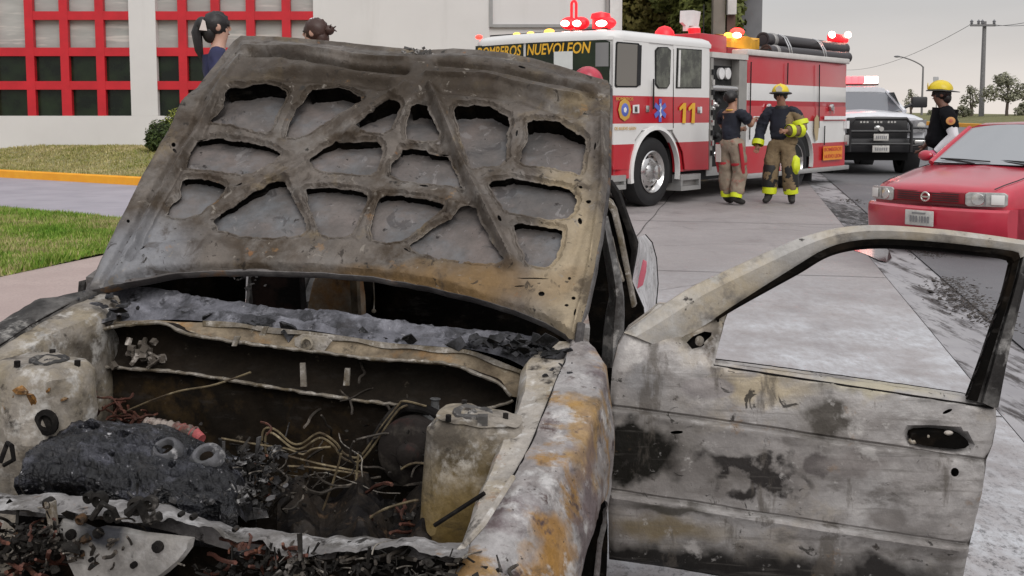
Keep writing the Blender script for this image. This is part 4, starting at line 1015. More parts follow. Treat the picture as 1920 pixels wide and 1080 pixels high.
# brake servo drum with dished face
mb = MB(); c = PU(772, 850, -.20); mb.lathe(c, -EU, [(.085, -.06), (.092, -.02), (.09, .0), (.07, .012), (.035, .02), (.028, .035), (.02, .04), (.001, .04)], 28)
cpart('brake_servo', mb, weather('servo_soot', (.020, .016, .014), [dict(c=(.07, .06, .05), s=8, t=.58), dict(c=(.06, .02, .016), s=6, t=.6, seed=6)], .8))
mb = MB(); mb.tube([PU(x, y, -.22) for x, y in dens([(752, 876), (770, 866), (792, 868), (806, 864), (812, 850), (818, 812)], 24)], .005, 6); cpart('vacuum_pipe', mb, M_LIP)
mb = MB(); rows = []
for i in range(30):
    row = []
    for j in range(22):
        p = PU(520 + 290 * i / 29, 905 + 110 * j / 21, -.20 - .45 * j / 21); row.append(p + EW * (.05 * abs(fbm(p, 8, 2, 3)) + .02 * fbm(p, 25, 3, 2) + .03 * math.sin(i * .5)) - EW * .03)
    rows.append(row)
mb.grid(rows); cpart('gearbox', mb, weather('melted_gearbox', (.022, .017, .013), [dict(c=(.006, .005, .005), s=9, t=.5), dict(c=(.10, .065, .04), s=13, t=.63, w=.05, seed=5), dict(c=(.22, .20, .18), s=32, t=.69, w=.03, seed=6)], .7, .1, bump=.8, bs=40, spec=.15), label='sooty gearbox under a melted crust', fix=False)
# bonnet stay rod and apron hole by the wing
mb = MB(); mb.tube([PW(815, 985, -.25), PW(908, 925, -.16)], .005, 6); cpart('stay_rod', mb, M_SOOT)
mb = MB(); mb.tube([PW(855, 1040, -.20), PW(905, 985, -.17), PW(962, 895, -.13)], .006, 6); cpart('drip_rail', mb, M_PALE)
# rusted block on the passenger apron
mb = MB(); flakes(mb, 40, inpx([(5, 770, 10), (40, 748, 12), (80, 735, 8)], -.62, -.56), (.01, .03), 9); cpart('rusty_relay', mb, weather('rust_lump', (.24, .115, .03), [dict(c=(.05, .03, .02), s=16, t=.52), dict(c=(.45, .33, .2), s=24, t=.65, seed=4)], .8))
mb = MB(); mb.tube([PW(0, 868, -.2), PW(14, 830, -.16), PW(22, 836, -.15), PW(26, 862, -.18), PW(8, 872, -.2)], .005, 6); cpart('wire_loop', mb, M_SOOT)
mb = MB(); mb.lathe(PU(92, 790, -.62), -EU, [(.02, 0), (.03, .006), (.03, .012), (.018, .014), (.016, .002), (.001, .0)], 16); cpart('grommet', mb, M_SOOT)
# ---------------------------------------------------------------- FRONT CROSS BAR and fan shroud
T = dens([(-60, 912), (0, 920), (70, 926), (140, 928), (220, 934), (320, 953), (420, 984), (490, 996), (560, 1000), (640, 1004), (760, 1008), (880, 1016)], 120)
Bm = dens([(-60, 952), (0, 956), (60, 958), (100, 964), (170, 966), (240, 978), (300, 980), (316, 972), (360, 985), (400, 990), (420, 1008), (460, 1018), (490, 1012), (510, 1034), (560, 1044), (620, 1036), (680, 1034), (760, 1024), (800, 1040), (875, 1046)], 120)
mb = MB(); rows = []; rnd = random.Random(4)
for i in range(120):
    a = T[i]; b = (Bm[i][0], Bm[i][1] + rnd.uniform(-2, 2)); row = []
    top = PU(a[0], a[1], -.86); low = PU(b[0], b[1], -.955); fr = PU(a[0], a[1] + 6, -.90)
    dn = .010 * fbm(top, 9, 3)
    row = [top - EW * .05 + EU * .004, top - EW * .012, top + EW * dn, fr + EW * (dn + .004 * fbm(fr, 25, 2)), fr.lerp(low, .4) + EU * .008 * fbm(fr, 14, 4), low, low + EU * .015]
    rows.append(row)
mb.grid(rows)
M_BAR = weather('ash_grey_bar', (.21, .20, .195), [dict(c=(.09, .082, .072), s=8, t=.54, w=.08), dict(c=(.40, .39, .385), s=14, t=.58, w=.06, seed=5), dict(c=(.03, .027, .025), s=20, t=.60, w=.04, seed=8), dict(c=(.2, .11, .05), s=7, t=.68, w=.05, seed=9)], .65, .1, bump=.6, bs=50)
bar = cpart('cross_bar', mb, M_BAR, label='warped ash-grey radiator cross bar', fix=False)
mb = MB()
for (x, y, r_) in ((185, 938, .016), (205, 968, .013), (255, 950, .018), (150, 975, .010), (165, 934, .011), (280, 945, .015), (338, 965, .005), (361, 970, .006), (440, 993, .005), (90, 945, .012)):
    mb = MB(); mb.lathe(PU(x, y, -.965), -EU, [(r_, -.01), (r_, .002), (r_ * .6, .006), (r_ * .5, -.002), (.001, -.002)], 12); cpart('fitting', mb, M_RUIN, bar)
mb = MB(); mb.tube([PU(172, 972, -.97), PU(192, 944, -.98), PU(212, 955, -.98), PU(222, 978, -.97)], .006, 6); mb.tube([PU(240, 962, -.98), PU(260, 945, -.985), PU(275, 975, -.97), PU(300, 968, -.97)], .010, 6)
cpart('hose_stub', mb, M_RUIN, bar)
mb = MB(); mb.slab([PU(x, y, -.97) for x, y in ((82, 940), (98, 942), (102, 985), (104, 1020), (96, 1020), (90, 985))], EU * .012); cpart('latch_post', mb, M_LIP, bar)
mb = MB(); sh = [(110,985),(118,972),(140,972),(168,984),(182,990),(200,985),(235,988),(275,997),(330,1003),(366,1007),(362,1025),(345,1048),(318,1072),(290,1092),(250,1110),(210,1118),(170,1112),(145,1090),(128,1055),(118,1020)]
S0 = [PU(x, y, -.945) for x, y in sh]; cS = sum(S0, Vector()) / len(S0)
mb.loft([S0, [p + (cS - p).normalized() * .008 - EU * .010 for p in S0]], True, False); mb.f.append([mb.pt(p + (cS - p).normalized() * .008 - EU * .010) for p in S0])
M_SHR = weather('grey_shroud', (.32, .305, .285), [dict(c=(.17, .16, .15), s=5, t=.56, w=.1), dict(c=(.42, .41, .4), s=9, t=.6, w=.08, seed=5), dict(c=(.04, .037, .035), s=17, t=.67, w=.04, seed=7), dict(p=loc(PU(190, 1000, -.955)), r=(.045, .05, .035), c=(.06, .062, .07), n=.03, ns=18, w=.3, seed=9)], .6, .1, bump=.3)
cpart('fan_shroud', mb, M_SHR, label='pale half-round fan shroud plate')
mb = MB()
for (x, y, r_) in ((132, 1003, .010), (295, 1026, .011), (183, 1000, .010), (250, 1060, .006), (170, 1050, .004)): mb = MB(); mb.lathe(PU(x, y, -.962), -EU, [(r_, -.006), (r_, .003), (r_ * .5, .004), (.0005, .003)], 10); cpart('bolt_hole', mb, M_SOOT)
pass
mb = MB(); mb.grid([[PU(540 + 30 * i, 1050 + 12 * j, -.94 + .0 * i) + EU * .02 * fbm((i, j, 1), .6, 2) for i in range(12)] for j in range(5)]); cpart('radiator', mb, M_BLK)
mb = MB(); mb.slab([PU(x, y, -.95) for x, y in ((538, 1040), (572, 1044), (574, 1090), (540, 1090))], EU * .02); cpart('grille_post', mb, M_LIP)
# bay floor in deep soot
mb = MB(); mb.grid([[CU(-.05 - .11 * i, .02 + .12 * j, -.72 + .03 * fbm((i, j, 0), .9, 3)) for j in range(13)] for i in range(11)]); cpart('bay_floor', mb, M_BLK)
# nose skin in front, below the bar
mb = MB(); mb.grid([[CU(-1.02 - .05 * math.sin(k / 5 * 3), -.05 + .15 * j, -.52 - .10 * k) for j in range(11)] for k in range(6)]); cpart('front_panel', mb, M_SOOT)

# ---------------------------------------------------------------- CABIN and rear body
def vs(u): return -.13 + .046 * u
def sidew(u): return -.028 * u
M_BODY = weather('burnt_body', (.30, .285, .275), [dict(c=(.07, .062, .058), s=5, t=.52, w=.1), dict(c=(.48, .46, .44), s=8, t=.58, w=.07, seed=5), dict(c=(.2, .12, .09), s=6, t=.66, w=.05, seed=6), dict(c=(.03, .027, .025), s=16, t=.63, w=.04, seed=8)], .65, .1, bump=.4)
M_QTR = weather('ashen_quarter', (.46, .45, .45), [dict(c=(.60, .60, .61), s=5, t=.52, w=.1), dict(c=(.2, .18, .17), s=8, t=.66, w=.05, seed=5)], .55, .1, bump=.3)
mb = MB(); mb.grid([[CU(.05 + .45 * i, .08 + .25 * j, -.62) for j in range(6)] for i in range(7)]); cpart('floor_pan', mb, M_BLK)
mb = MB(); mb.grid([[CU(.78 + .18 * i, .22 + .16 * j, .40 + .012 * math.sin(math.pi * j / 6) + .02 * math.sin(math.pi * i / 6) + sidew(.8 + .18 * i)) for j in range(7)] for i in range(7)])
n0 = len(mb.v); mb.grid([[CU(.78 + .18 * i, .22 + .16 * j, .38 + sidew(.8 + .18 * i)) for j in range(7)] for i in range(7)]); cpart('roof', mb, M_BODY)
def pillar(name, a, b, w1, w2, m=M_BODY):
    mb = MB(); d = (b - a).normalized(); s = EU if abs(d.dot(EU)) < .8 else EW
    rows = []
    for k in range(9):
        f = k / 8; c = a.lerp(b, f); q = w1 + (w2 - w1) * f
        rows.append([c + s * q * x + EV * y + EV * .004 * fbm(c, 9, 2) for x, y in ((-.5, -.018), (.5, -.018), (.5, .018), (-.5, .018))])
    mb.loft(rows); return cpart(name, mb, m)
for mir in (0, 1):
    m_ = (lambda v: v) if not mir else (lambda v: 1.40 - v)
    pillar('windscreen_pillar', CU(.02, m_(-.02), .0), CU(.80, m_(.20), .40), .07, .06)
    if not mir: continue
    pillar('centre_pillar', CU(1.08, m_(-.02), -.55), CU(1.08, m_(.04), .02), .15, .13, M_BODY)
    pillar('centre_pillar', CU(1.08, m_(.04), .02), CU(1.12, m_(.21), .39), .09, .06, M_BODY)
    pillar('rear_pillar', CU(2.22, m_(.03), .0), CU(1.85, m_(.2), .38), .10, .08, M_SOOT)
    pillar('sill', CU(.0, m_(vs(0) + .04), -.62), CU(1.75, m_(vs(1.7) + .04), -.60), .14, .14)
    # rear door with window frame
    mb = MB(); rows = []
    for k in range(14):
        u = 1.16 + .66 * k / 13; rows.append([CU(u, m_(vs(u) + o_), w_ + sidew(u)) + EV * .006 * fbm(CU(u, 0, w_), 6, 3) for o_, w_ in ((.035, .015), (.01, .0), (-.005, -.1), (-.012, -.25), (-.004, -.42), (.01, max(-.56, (arch(u, 2.02, -.56, .35) if u > 1.6 else -.56))))])
    mb.grid(rows); rd = cpart('rear_door', mb, M_BODY, label='scorched rear door with its empty window frame' if not mir else None)
    pillar('window_frame', CU(1.20, m_(vs(1.2) + .03), .0), CU(1.24, m_(.195), .40), .03, .025, M_LIP).parent = rd
    pillar('window_frame', CU(1.84, m_(vs(1.84) + .03), .0), CU(1.74, m_(.195), .38), .03, .025, M_SOOT).parent = rd
    # rear quarter with wheel arch
    mb = MB(); rows = []
    for k in range(40):
        u = 1.62 + 1.15 * k / 39; base = max(-.50, arch(u, 2.02, -.52, .37)); tp = (.06 if u > 2.2 else .02 if u > 1.86 else max(base + .02, .0 - (1.86 - u) * 1.2))
        tuck = -.05 * smooth(2.5, 2.77, u) - .0
        rows.append([CU(u, m_(vs(u) + .05 - tuck), tp + .03 + sidew(u)), CU(u, m_(vs(u) - tuck), tp - .01 + sidew(u)), CU(u, m_(vs(u) - .015 - tuck), tp * .6 + base * .4 + sidew(u)), CU(u, m_(vs(u) - .015 - tuck), tp * .25 + base * .75 + sidew(u)), CU(u, m_(vs(u) - tuck), base + sidew(u)), CU(u, m_(vs(u) + .04 - tuck), base + .01 + sidew(u))])
    mb.grid(rows); q = cpart('rear_quarter', mb, M_QTR, label='ash-white rear quarter panel' if not mir else None)
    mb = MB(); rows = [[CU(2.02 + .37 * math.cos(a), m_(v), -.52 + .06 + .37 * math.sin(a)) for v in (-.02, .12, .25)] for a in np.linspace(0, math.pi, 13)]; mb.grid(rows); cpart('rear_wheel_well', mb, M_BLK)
# left flank seen past the bonnet edge: pillar, door frame strips, rear quarter
def flank(name, L, u, dep, m, label=None, bev=.006):
    return cpart(name, MB().slab([PU(x, y, u) for x, y in L], EU * dep), m, label=label, bevel=bev)
cpart('centre_pillar', MB().loft([[PU(a, y, 1.02), PU((a + b) / 2, y, .985), PU(b, y, 1.02), PU(b + 1, y, 1.16), PU(a - 1, y, 1.16)] for a, b, y in ((1122, 1139, 405), (1128, 1149, 450), (1135, 1158, 490), (1140, 1165, 526), (1143, 1169, 555), (1136, 1170, 590), (1131, 1169, 632), (1128, 1168, 690))]), weather('grey_pillar', (.17, .165, .16), [dict(c=(.05, .045, .042), s=9, t=.52, w=.08), dict(c=(.36, .34, .32), s=14, t=.6, w=.05, seed=5)], .6, .1), label='blistered centre pillar of the open doorway')
fr_ = flank('rear_door', [(1139,372),(1146,378),(1154,393),(1166,443),(1182,526),(1192,575),(1184,578),(1175,529),(1161,461),(1147,402),(1139,386)], 1.25, .06, M_LIP, 'pale strip of the burnt rear door frame', .004)
flank('frame_strip', [(1144,440),(1148,446),(1158,490),(1170,528),(1165,530),(1153,495)], 1.20, .03, M_LIP, None, .002).parent = fr_
flank('window_frame', [(1143,338),(1148,345),(1160,363),(1180,420),(1194,458),(1192,478),(1183,526),(1179,520),(1183,470),(1172,425),(1152,375),(1140,350)], 1.55, .08, M_SOOT, None, .004).parent = fr_
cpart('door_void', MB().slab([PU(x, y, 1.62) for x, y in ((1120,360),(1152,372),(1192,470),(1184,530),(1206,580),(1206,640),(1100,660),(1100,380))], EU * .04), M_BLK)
rows = []
for le, ri in (((1194, 446), (1209, 440)), ((1194, 461), (1222, 455)), ((1191, 484), (1230, 484)), ((1186, 512), (1232, 512)), ((1181, 532), (1233, 532)), ((1191, 552), (1231, 555)), ((1203, 576), (1229, 578)), ((1206, 603), (1230, 603)), ((1207, 630), (1228, 630)), ((1207, 680), (1224, 680))):
    row = []
    for k in range(9): f = k / 8; row.append(PU(le[0] + (ri[0] - le[0]) * f, le[1] + (ri[1] - le[1]) * f, 1.86 + .72 * f ** 1.3 + .08 * math.sin(math.pi * f)))
    row.append(PU(ri[0] - 3, ri[1], 2.70)); rows.append(row)
mb = MB(); mb.grid(rows); cpart('rear_quarter', mb, M_QTR, label='ash-white rear quarter panel')
mb = MB(); mb.tube([PU(x, y, 1.85) for x, y in ((1178, 538), (1191, 551), (1203, 576), (1207, 603), (1208, 640))], .010, 6); cpart('arch_edge', mb, M_SOOT)
mb = MB(); mb.tube([PU(x, y, 2.62) for x, y in ((1209, 440), (1222, 455), (1230, 484), (1233, 532), (1229, 578))], .006, 6); cpart('rear_edge', mb, M_SOOT)
cpart('tail_light', MB().slab([PU(x, y, 2.0) for x, y in ((1206, 486), (1213, 490), (1212, 508), (1206, 534), (1195, 541), (1198, 520))], -EU * .012), plain('heat_bleached_red', (.50, .12, .16), .4), label='heat-bleached red tail light', bevel=.003)
ruins_l = MB(); flakes(ruins_l, 30, inpx([(1185, 560, 5), (1192, 590, 6), (1190, 620, 6)], 1.7, 1.8), (.01, .03), 77); cpart('charred_trim', ruins_l, M_CHAR)['kind'] = 'stuff'
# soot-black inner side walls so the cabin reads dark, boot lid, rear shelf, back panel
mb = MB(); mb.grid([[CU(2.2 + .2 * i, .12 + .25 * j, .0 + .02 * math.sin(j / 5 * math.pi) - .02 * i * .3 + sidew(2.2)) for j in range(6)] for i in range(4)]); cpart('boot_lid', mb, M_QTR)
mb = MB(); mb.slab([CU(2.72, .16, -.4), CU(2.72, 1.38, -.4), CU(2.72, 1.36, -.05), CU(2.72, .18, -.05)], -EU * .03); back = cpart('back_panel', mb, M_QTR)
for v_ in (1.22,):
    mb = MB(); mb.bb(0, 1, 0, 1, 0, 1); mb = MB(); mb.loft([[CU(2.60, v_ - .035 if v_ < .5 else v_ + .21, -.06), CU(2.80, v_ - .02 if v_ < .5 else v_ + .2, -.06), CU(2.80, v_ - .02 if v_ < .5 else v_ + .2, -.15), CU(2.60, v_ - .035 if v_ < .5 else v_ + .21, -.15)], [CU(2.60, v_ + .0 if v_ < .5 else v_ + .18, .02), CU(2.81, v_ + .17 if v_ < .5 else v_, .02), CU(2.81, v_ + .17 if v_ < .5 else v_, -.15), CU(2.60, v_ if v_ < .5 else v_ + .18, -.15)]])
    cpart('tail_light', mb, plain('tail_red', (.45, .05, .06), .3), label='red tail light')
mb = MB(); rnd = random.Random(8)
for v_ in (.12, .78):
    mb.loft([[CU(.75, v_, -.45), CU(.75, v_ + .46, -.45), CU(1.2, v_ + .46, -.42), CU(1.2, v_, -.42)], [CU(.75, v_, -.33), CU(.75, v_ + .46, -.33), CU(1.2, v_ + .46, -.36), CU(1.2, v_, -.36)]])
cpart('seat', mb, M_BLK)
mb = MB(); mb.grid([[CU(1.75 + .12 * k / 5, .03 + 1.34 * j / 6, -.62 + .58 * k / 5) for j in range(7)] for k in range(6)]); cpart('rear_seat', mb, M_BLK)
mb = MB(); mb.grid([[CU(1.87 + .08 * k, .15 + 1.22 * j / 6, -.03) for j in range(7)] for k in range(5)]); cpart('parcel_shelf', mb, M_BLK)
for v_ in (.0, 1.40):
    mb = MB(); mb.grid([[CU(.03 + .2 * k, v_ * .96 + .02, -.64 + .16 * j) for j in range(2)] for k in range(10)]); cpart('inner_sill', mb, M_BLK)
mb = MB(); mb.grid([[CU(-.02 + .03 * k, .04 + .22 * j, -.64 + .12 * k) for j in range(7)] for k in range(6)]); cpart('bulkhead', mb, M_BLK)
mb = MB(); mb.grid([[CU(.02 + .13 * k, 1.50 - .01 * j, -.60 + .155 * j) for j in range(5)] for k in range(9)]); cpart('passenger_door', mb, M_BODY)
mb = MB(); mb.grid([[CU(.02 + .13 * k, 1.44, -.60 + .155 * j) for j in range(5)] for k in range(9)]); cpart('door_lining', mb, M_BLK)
# rusted seat-back remains standing behind the dashboard
mb = MB(); rows = []
sb = [(572,590),(578,555),(584,530),(592,512),(660,514),(668,530),(672,560),(674,600)]
S0 = [PU(x, y, .62) for x, y in sb]; mb.slab(S0, EU * .08)
cpart('seat_back', mb, weather('rusted_seat', (.42, .37, .30), [dict(c=(.38, .20, .08), s=6, t=.52, w=.1), dict(c=(.07, .055, .04), s=9, t=.6, w=.06, seed=6), dict(c=(.4, .38, .33), s=12, t=.64, w=.06, seed=8)], .8, bump=.5), bevel=.015, label='rust-stained remains of a seat back')
mb = MB(); mb.slab([PU(x, y, .6) for x, y in ((655, 512), (668, 514), (672, 600), (660, 600))], EU * .03); cpart('seat_post', mb, M_TAN)
mb = MB(); mb.slab([PU(x, y, .70) for x, y in ((470, 512), (560, 514), (566, 600), (476, 590))], EU * .05); cpart('console', mb, weather('dark_red_soot', (.05, .03, .024), [dict(c=(.012, .01, .01), s=8, t=.5)], .8))
mb = MB(); flakes(mb, 14, inpx([(345, 520, 8), (460, 515, 16), (500, 545, 22)], .3, .5), (.004, .013), 12); cpart('hanging_scraps', mb, weather('scrap_ash', (.4, .38, .37), [dict(c=(.1, .09, .09), s=20, t=.55)], .8))
mb = MB(); mb.tube([PU(700, 520, .3), PU(702, 560, .3), PU(701, 582, .28)], .002, 5); mb.sphere(PU(701, 583, .28), .007, 8, 6); cpart('hanging_wire', mb, M_LIP)

# ---------------------------------------------------------------- DRIVER DOOR, swung wide open
DH = CU(.03, -.115, -.1); DX = Vector((.993, -.118, 0)).normalized(); DZ = Vector((0, 0, 1)); DN = DX.cross(DZ)
DN = DN if DN.y < 0 else -DN
def dp_(px, py): p = onplane(px, py, DH, DN) - DH; return (p.dot(DX), p.dot(DZ))
def dps(L): return [dp_(x, y) for x, y in L]
D_OUT = [(1142,1050),(1140,900),(1143,760),(1148,690),(1158,648),(1178,618),(1200,604),(1235,580),(1375,582),(1362,612),(1340,680),(1450,694),(1600,715),(1720,732),(1815,746),(1870,762),(1866,800),(1858,830),(1845,858),(1840,890),(1826,950),(1812,1010),(1800,1080),(1792,1150),(1600,1122),(1390,1088),(1250,1064)]
D_HAN = [(1704,808),(1714,804),(1740,803),(1770,806),(1794,811),(1808,820),(1811,828),(1803,834),(1786,836),(1755,833),(1726,829),(1708,822),(1702,815)]
D_KEY = ell(1783, 877, 8, 8); D_MIR = [(1288,645),(1300,634),(1322,626),(1336,628),(1334,640),(1318,652),(1298,656)]
# resample outline so that the mirror sail is smooth
outd = jag(dps(D_OUT), .0006, .02, 3, True); hol = [dps(D_HAN), dps(D_KEY), dps(D_MIR), dps(ell(1349,607,3,4)), dps(ell(1775,770,10,3,-.4)), dps(ell(1268,803,12,3,-.05)) ]
DCR = [[(1143,757),(1300,778),(1500,808),(1700,838),(1845,860)], [(1143,911),(1300,936),(1500,966),(1700,998),(1812,1012)]]
EXT = []
for pl in DCR:
    for i in range(261):
        q = i / 260 * (len(pl) - 1); k_ = min(int(q), len(pl) - 2); f_ = q - k_; c_ = dp_(pl[k_][0] + (pl[k_ + 1][0] - pl[k_][0]) * f_, pl[k_][1] + (pl[k_ + 1][1] - pl[k_][1]) * f_)
        for o_ in (-.016, -.009, -.005, -.002, .002, .005, .009, .016): EXT.append((c_[0], c_[1] + o_))
V, F = sheet(outd, hol, .011, EXT)
zt = dp_(1500, 700)[1]; zb = dp_(1500, 1100)[1]
yy = V[:, 1] - (-.145 * V[:, 0]); y0 = dp_(1150, 655)[1] + .145 * dp_(1150, 655)[0]; y1 = dp_(1145, 1045)[1] + .145 * dp_(1145, 1045)[0]
tt = (yy - y1) / (y0 - y1)
h = .038 * (1 - ((tt - .5) / .55) ** 2) * 1.0
do = dseg(V, outd); h += .010 * (sstep(0, .012, do) - 1)
for pl, wd, am in (([(1143,757),(1300,778),(1500,808),(1700,838),(1845,860)], .005, -.014), ([(1143,765),(1300,787),(1500,817),(1690,846)], .009, .005), ([(1143,911),(1300,936),(1500,966),(1700,998),(1812,1012)], .005, -.013), ([(1143,921),(1300,946),(1500,977),(1700,1009),(1808,1022)], .012, .008),
                   ([(1143,945),(1400,985),(1800,1048)], .004, -.003), ([(1143,958),(1400,998),(1800,1060)], .004, -.003), ([(1340,690),(1600,725),(1860,768)], .006, .004), ([(1280,640),(1310,655),(1345,640),(1370,590)], .012, -.006)):
    h += am * np.exp(-(dseg(V, dps(pl), False) / wd) ** 2)
h -= .004 * np.exp(-(dseg(V, dps(ell(1325, 727, 44, 20)), True) / .012) ** 2)
dk = dseg(V, hol[0]); h -= .024 * (1 - sstep(0, .016, dk))
h += np.array([noise.fractal(Vector((x * 5, y * 7, 1.3)), .6, 2, 3) * .007 + noise.fractal(Vector((x * 24, y * 24, 5)), .6, 2, 2) * .0012 for x, y in V])
lean = lambda y: -.25 * max(0, y - zt) if y > zt else 0       # sail leans back with the glass
h += np.array([lean(y + .145 * (x - .35)) for x, y in V])
def dl(px, py): a = dp_(px, py); return loc(DH + DX * a[0] + DZ * a[1])
M_DOOR = weather('burnt_door', (.30, .28, .268), [
    dict(c=(.37, .355, .345), s=4, t=.52, w=.1, seed=4), dict(c=(.34, .29, .22), s=5, t=.62, w=.08, seed=5, k=.7), dict(c=(.19, .175, .165), s=6, t=.57, w=.06, seed=44, k=.8, an=(1, 1, 2.4)), dict(c=(.10, .09, .082), s=5, t=.62, w=.05, seed=45, k=.8, an=(1, 1, 2)), dict(c=(.22, .205, .195), s=7, t=.60, w=.07, seed=6, k=.8),
    dict(p=dl(1420, 725), r=(.13, .2, .035), c=(.40, .33, .22), n=.06, ns=14, w=.4, seed=14, k=.8), dict(p=dl(1660, 725), r=(.15, .2, .022), c=(.42, .38, .28), n=.05, ns=14, w=.4, seed=15, k=.8),
    dict(p=dl(1205, 835), r=(.20, .2, .13), c=(.13, .118, .105), n=.05, ns=6, w=.55, seed=61, k=.75), dict(p=dl(1430, 872), r=(.24, .2, .075), c=(.15, .135, .125), n=.06, ns=7, w=.55, seed=62, k=.75), dict(p=dl(1540, 785), r=(.085, .2, .07), c=(.17, .155, .14), n=.03, ns=9, w=.5, seed=63, k=.7), dict(p=dl(1480, 1085), r=(.65, .2, .10), c=(.10, .09, .08), n=.05, ns=6, w=.6, seed=64, k=.8),
    dict(p=dl(1195, 838), r=(.120, .2, .082), c=(.010, .009, .007), n=.10, ns=13, w=.22, seed=16), dict(p=dl(1410, 875), r=(.115, .2, .032), c=(.022, .019, .018), n=.14, ns=14, w=.26, seed=17, k=.95),
    dict(p=dl(1527, 866), r=(.033, .2, .035), c=(.10, .088, .085), n=.03, ns=26, w=.12, seed=18, k=.9), dict(p=dl(1546, 780), r=(.052, .2, .048), c=(.055, .048, .04), n=.06, ns=24, w=.3, seed=19, k=.9), dict(p=dl(1590, 860), r=(.085, .2, .03), c=(.20, .18, .17), n=.06, ns=13, w=.25, seed=20, k=.85),
    dict(p=dl(1660, 965), r=(.055, .2, .035), c=(.17, .155, .145), n=.05, ns=15, w=.25, seed=21, k=.85), dict(p=dl(1325, 725), r=(.07, .2, .028), c=(.25, .23, .225), n=.006, ns=8, w=.10, seed=22, k=.9), dict(p=dl(1365, 825), r=(.075, .2, .032), c=(.23, .215, .205), n=.03, ns=10, w=.15, seed=23, k=.9), dict(p=dl(1205, 712), r=(.05, .2, .04), c=(.20, .195, .195), n=.05, ns=13, w=.3, seed=24, k=.8),
    dict(p=dl(1260, 1050), r=(.30, .2, .050), c=(.010, .009, .008), n=.09, ns=9, w=.35, seed=25, k=.95), dict(p=dl(1560, 1085), r=(.36, .2, .060), c=(.016, .014, .013), n=.10, ns=10, w=.35, seed=26, k=.95), dict(p=dl(1240, 975), r=(.14, .2, .045), c=(.16, .12, .06), n=.08, ns=10, w=.4, seed=27, k=.75), dict(p=dl(1250, 945), r=(.10, .2, .012), c=(.04, .035, .025), n=.03, ns=18, w=.4, seed=28, k=.8),
    dict(p=dl(1290, 600), r=(.15, .2, .05), c=(.42, .36, .27), n=.06, ns=12, w=.4, seed=29, k=.8), dict(p=dl(1305, 640), r=(.05, .2, .02), c=(.10, .085, .06), n=.04, ns=20, w=.4, seed=30, k=.8), dict(p=dl(1340, 655), r=(.022, .2, .05), c=(.12, .10, .085), n=.04, ns=20, w=.4, seed=35, k=.8),
    dict(c=(.06, .052, .046), s=22, t=.685, w=.03, seed=12), dict(c=(.10, .09, .08), s=60, t=.68, w=.03, seed=13, k=.7), dict(c=(.46, .44, .42), s=30, t=.66, w=.04, seed=11, k=.6), dict(c=(.12, .11, .10), s=1, t=.60, w=.04, seed=51, k=.45, an=(3, 3, 60)), dict(c=(.03, .027, .024), s=15, t=.65, w=.02, seed=52, k=.9, di=1.5), dict(c=(.09, .078, .066), s=5, t=.62, w=.03, seed=53, k=.7, an=(2.2, 2.2, .5)), dict(c=(.44, .42, .40), s=6, t=.63, w=.03, seed=54, k=.7), dict(c=(.24, .15, .08), s=9, t=.68, w=.04, seed=55, k=.6)], .5, .2, bump=.35, bs=60, grime=.35)
sk = sheet_mb(V, F, h, DH, DX, DZ, DN)
door = cpart('front_door', sk, M_DOOR, label='driver door burnt pale grey with black soot patches, swung wide open', fix=False)
# folded edge and inner shell of the door
ho = .038 * 0 + np.array([.0] * len(outd)); O2 = np.array(outd); yy = O2[:, 1] + .145 * O2[:, 0]; t2 = (yy - y1) / (y0 - y1); hb = .038 * (1 - ((t2 - .5) / .55) ** 2) - .010 + np.array([lean(y + .145 * (x - .35)) for x, y in outd])
mb = MB(); mb.loft([[DH + DX * x + DZ * y + DN * (float(b) + z) for (x, y), b in zip(outd, hb)] for z in (0.001, -.008, -.030)], True, False); cpart('door_edge', mb, M_DOOR, door, fix=False)
mb = MB(); n0 = len(mb.v); V3, F3 = sheet(outd, [], .05); m3 = sheet_mb(V3, F3, np.full(len(V3), -.050) + np.array([lean(y + .145 * (x - .35)) for x, y in V3]), DH, DX, DZ, DN); mb.v += m3.v; mb.f += [[i + n0 for i in f] for f in m3.f]
cpart('inner_shell', mb, M_SOOT, door)
# handle recess
mb = MB(); hc = dps(D_HAN); mb.loft([[DH + DX * x + DZ * y + DN * z for x, y in hc] for z in (.028, -.03)], True, True); cpart('handle_recess', mb, M_BLK, door)
mb = MB(); q = dp_(1708, 822); mb.sphere(DH + DX * q[0] + DZ * q[1] + DN * .02, (.012, .01, .008), 8, 6); q = dp_(1773, 806); mb.sphere(DH + DX * q[0] + DZ * q[1] + DN * .026, (.012, .008, .006), 8, 6); q = dp_(1735, 812); mb.sphere(DH + DX * q[0] + DZ * q[1] + DN * .026, (.004, .004, .005), 8, 6); cpart('handle_stub', mb, M_PALE, door)
mb = MB(); q = dp_(1312, 641); mb.sphere(DH + DX * q[0] + DZ * q[1] + DN * -.01, (.012, .008, .014), 10, 8); mb.tube([DH + DX * dp_(1322, 645)[0] + DZ * dp_(1322, 645)[1], DH + DX * dp_(1336, 630)[0] + DZ * dp_(1336, 630)[1] + DN * .01], .005, 6); cpart('mirror_mount', mb, M_LIP, door)
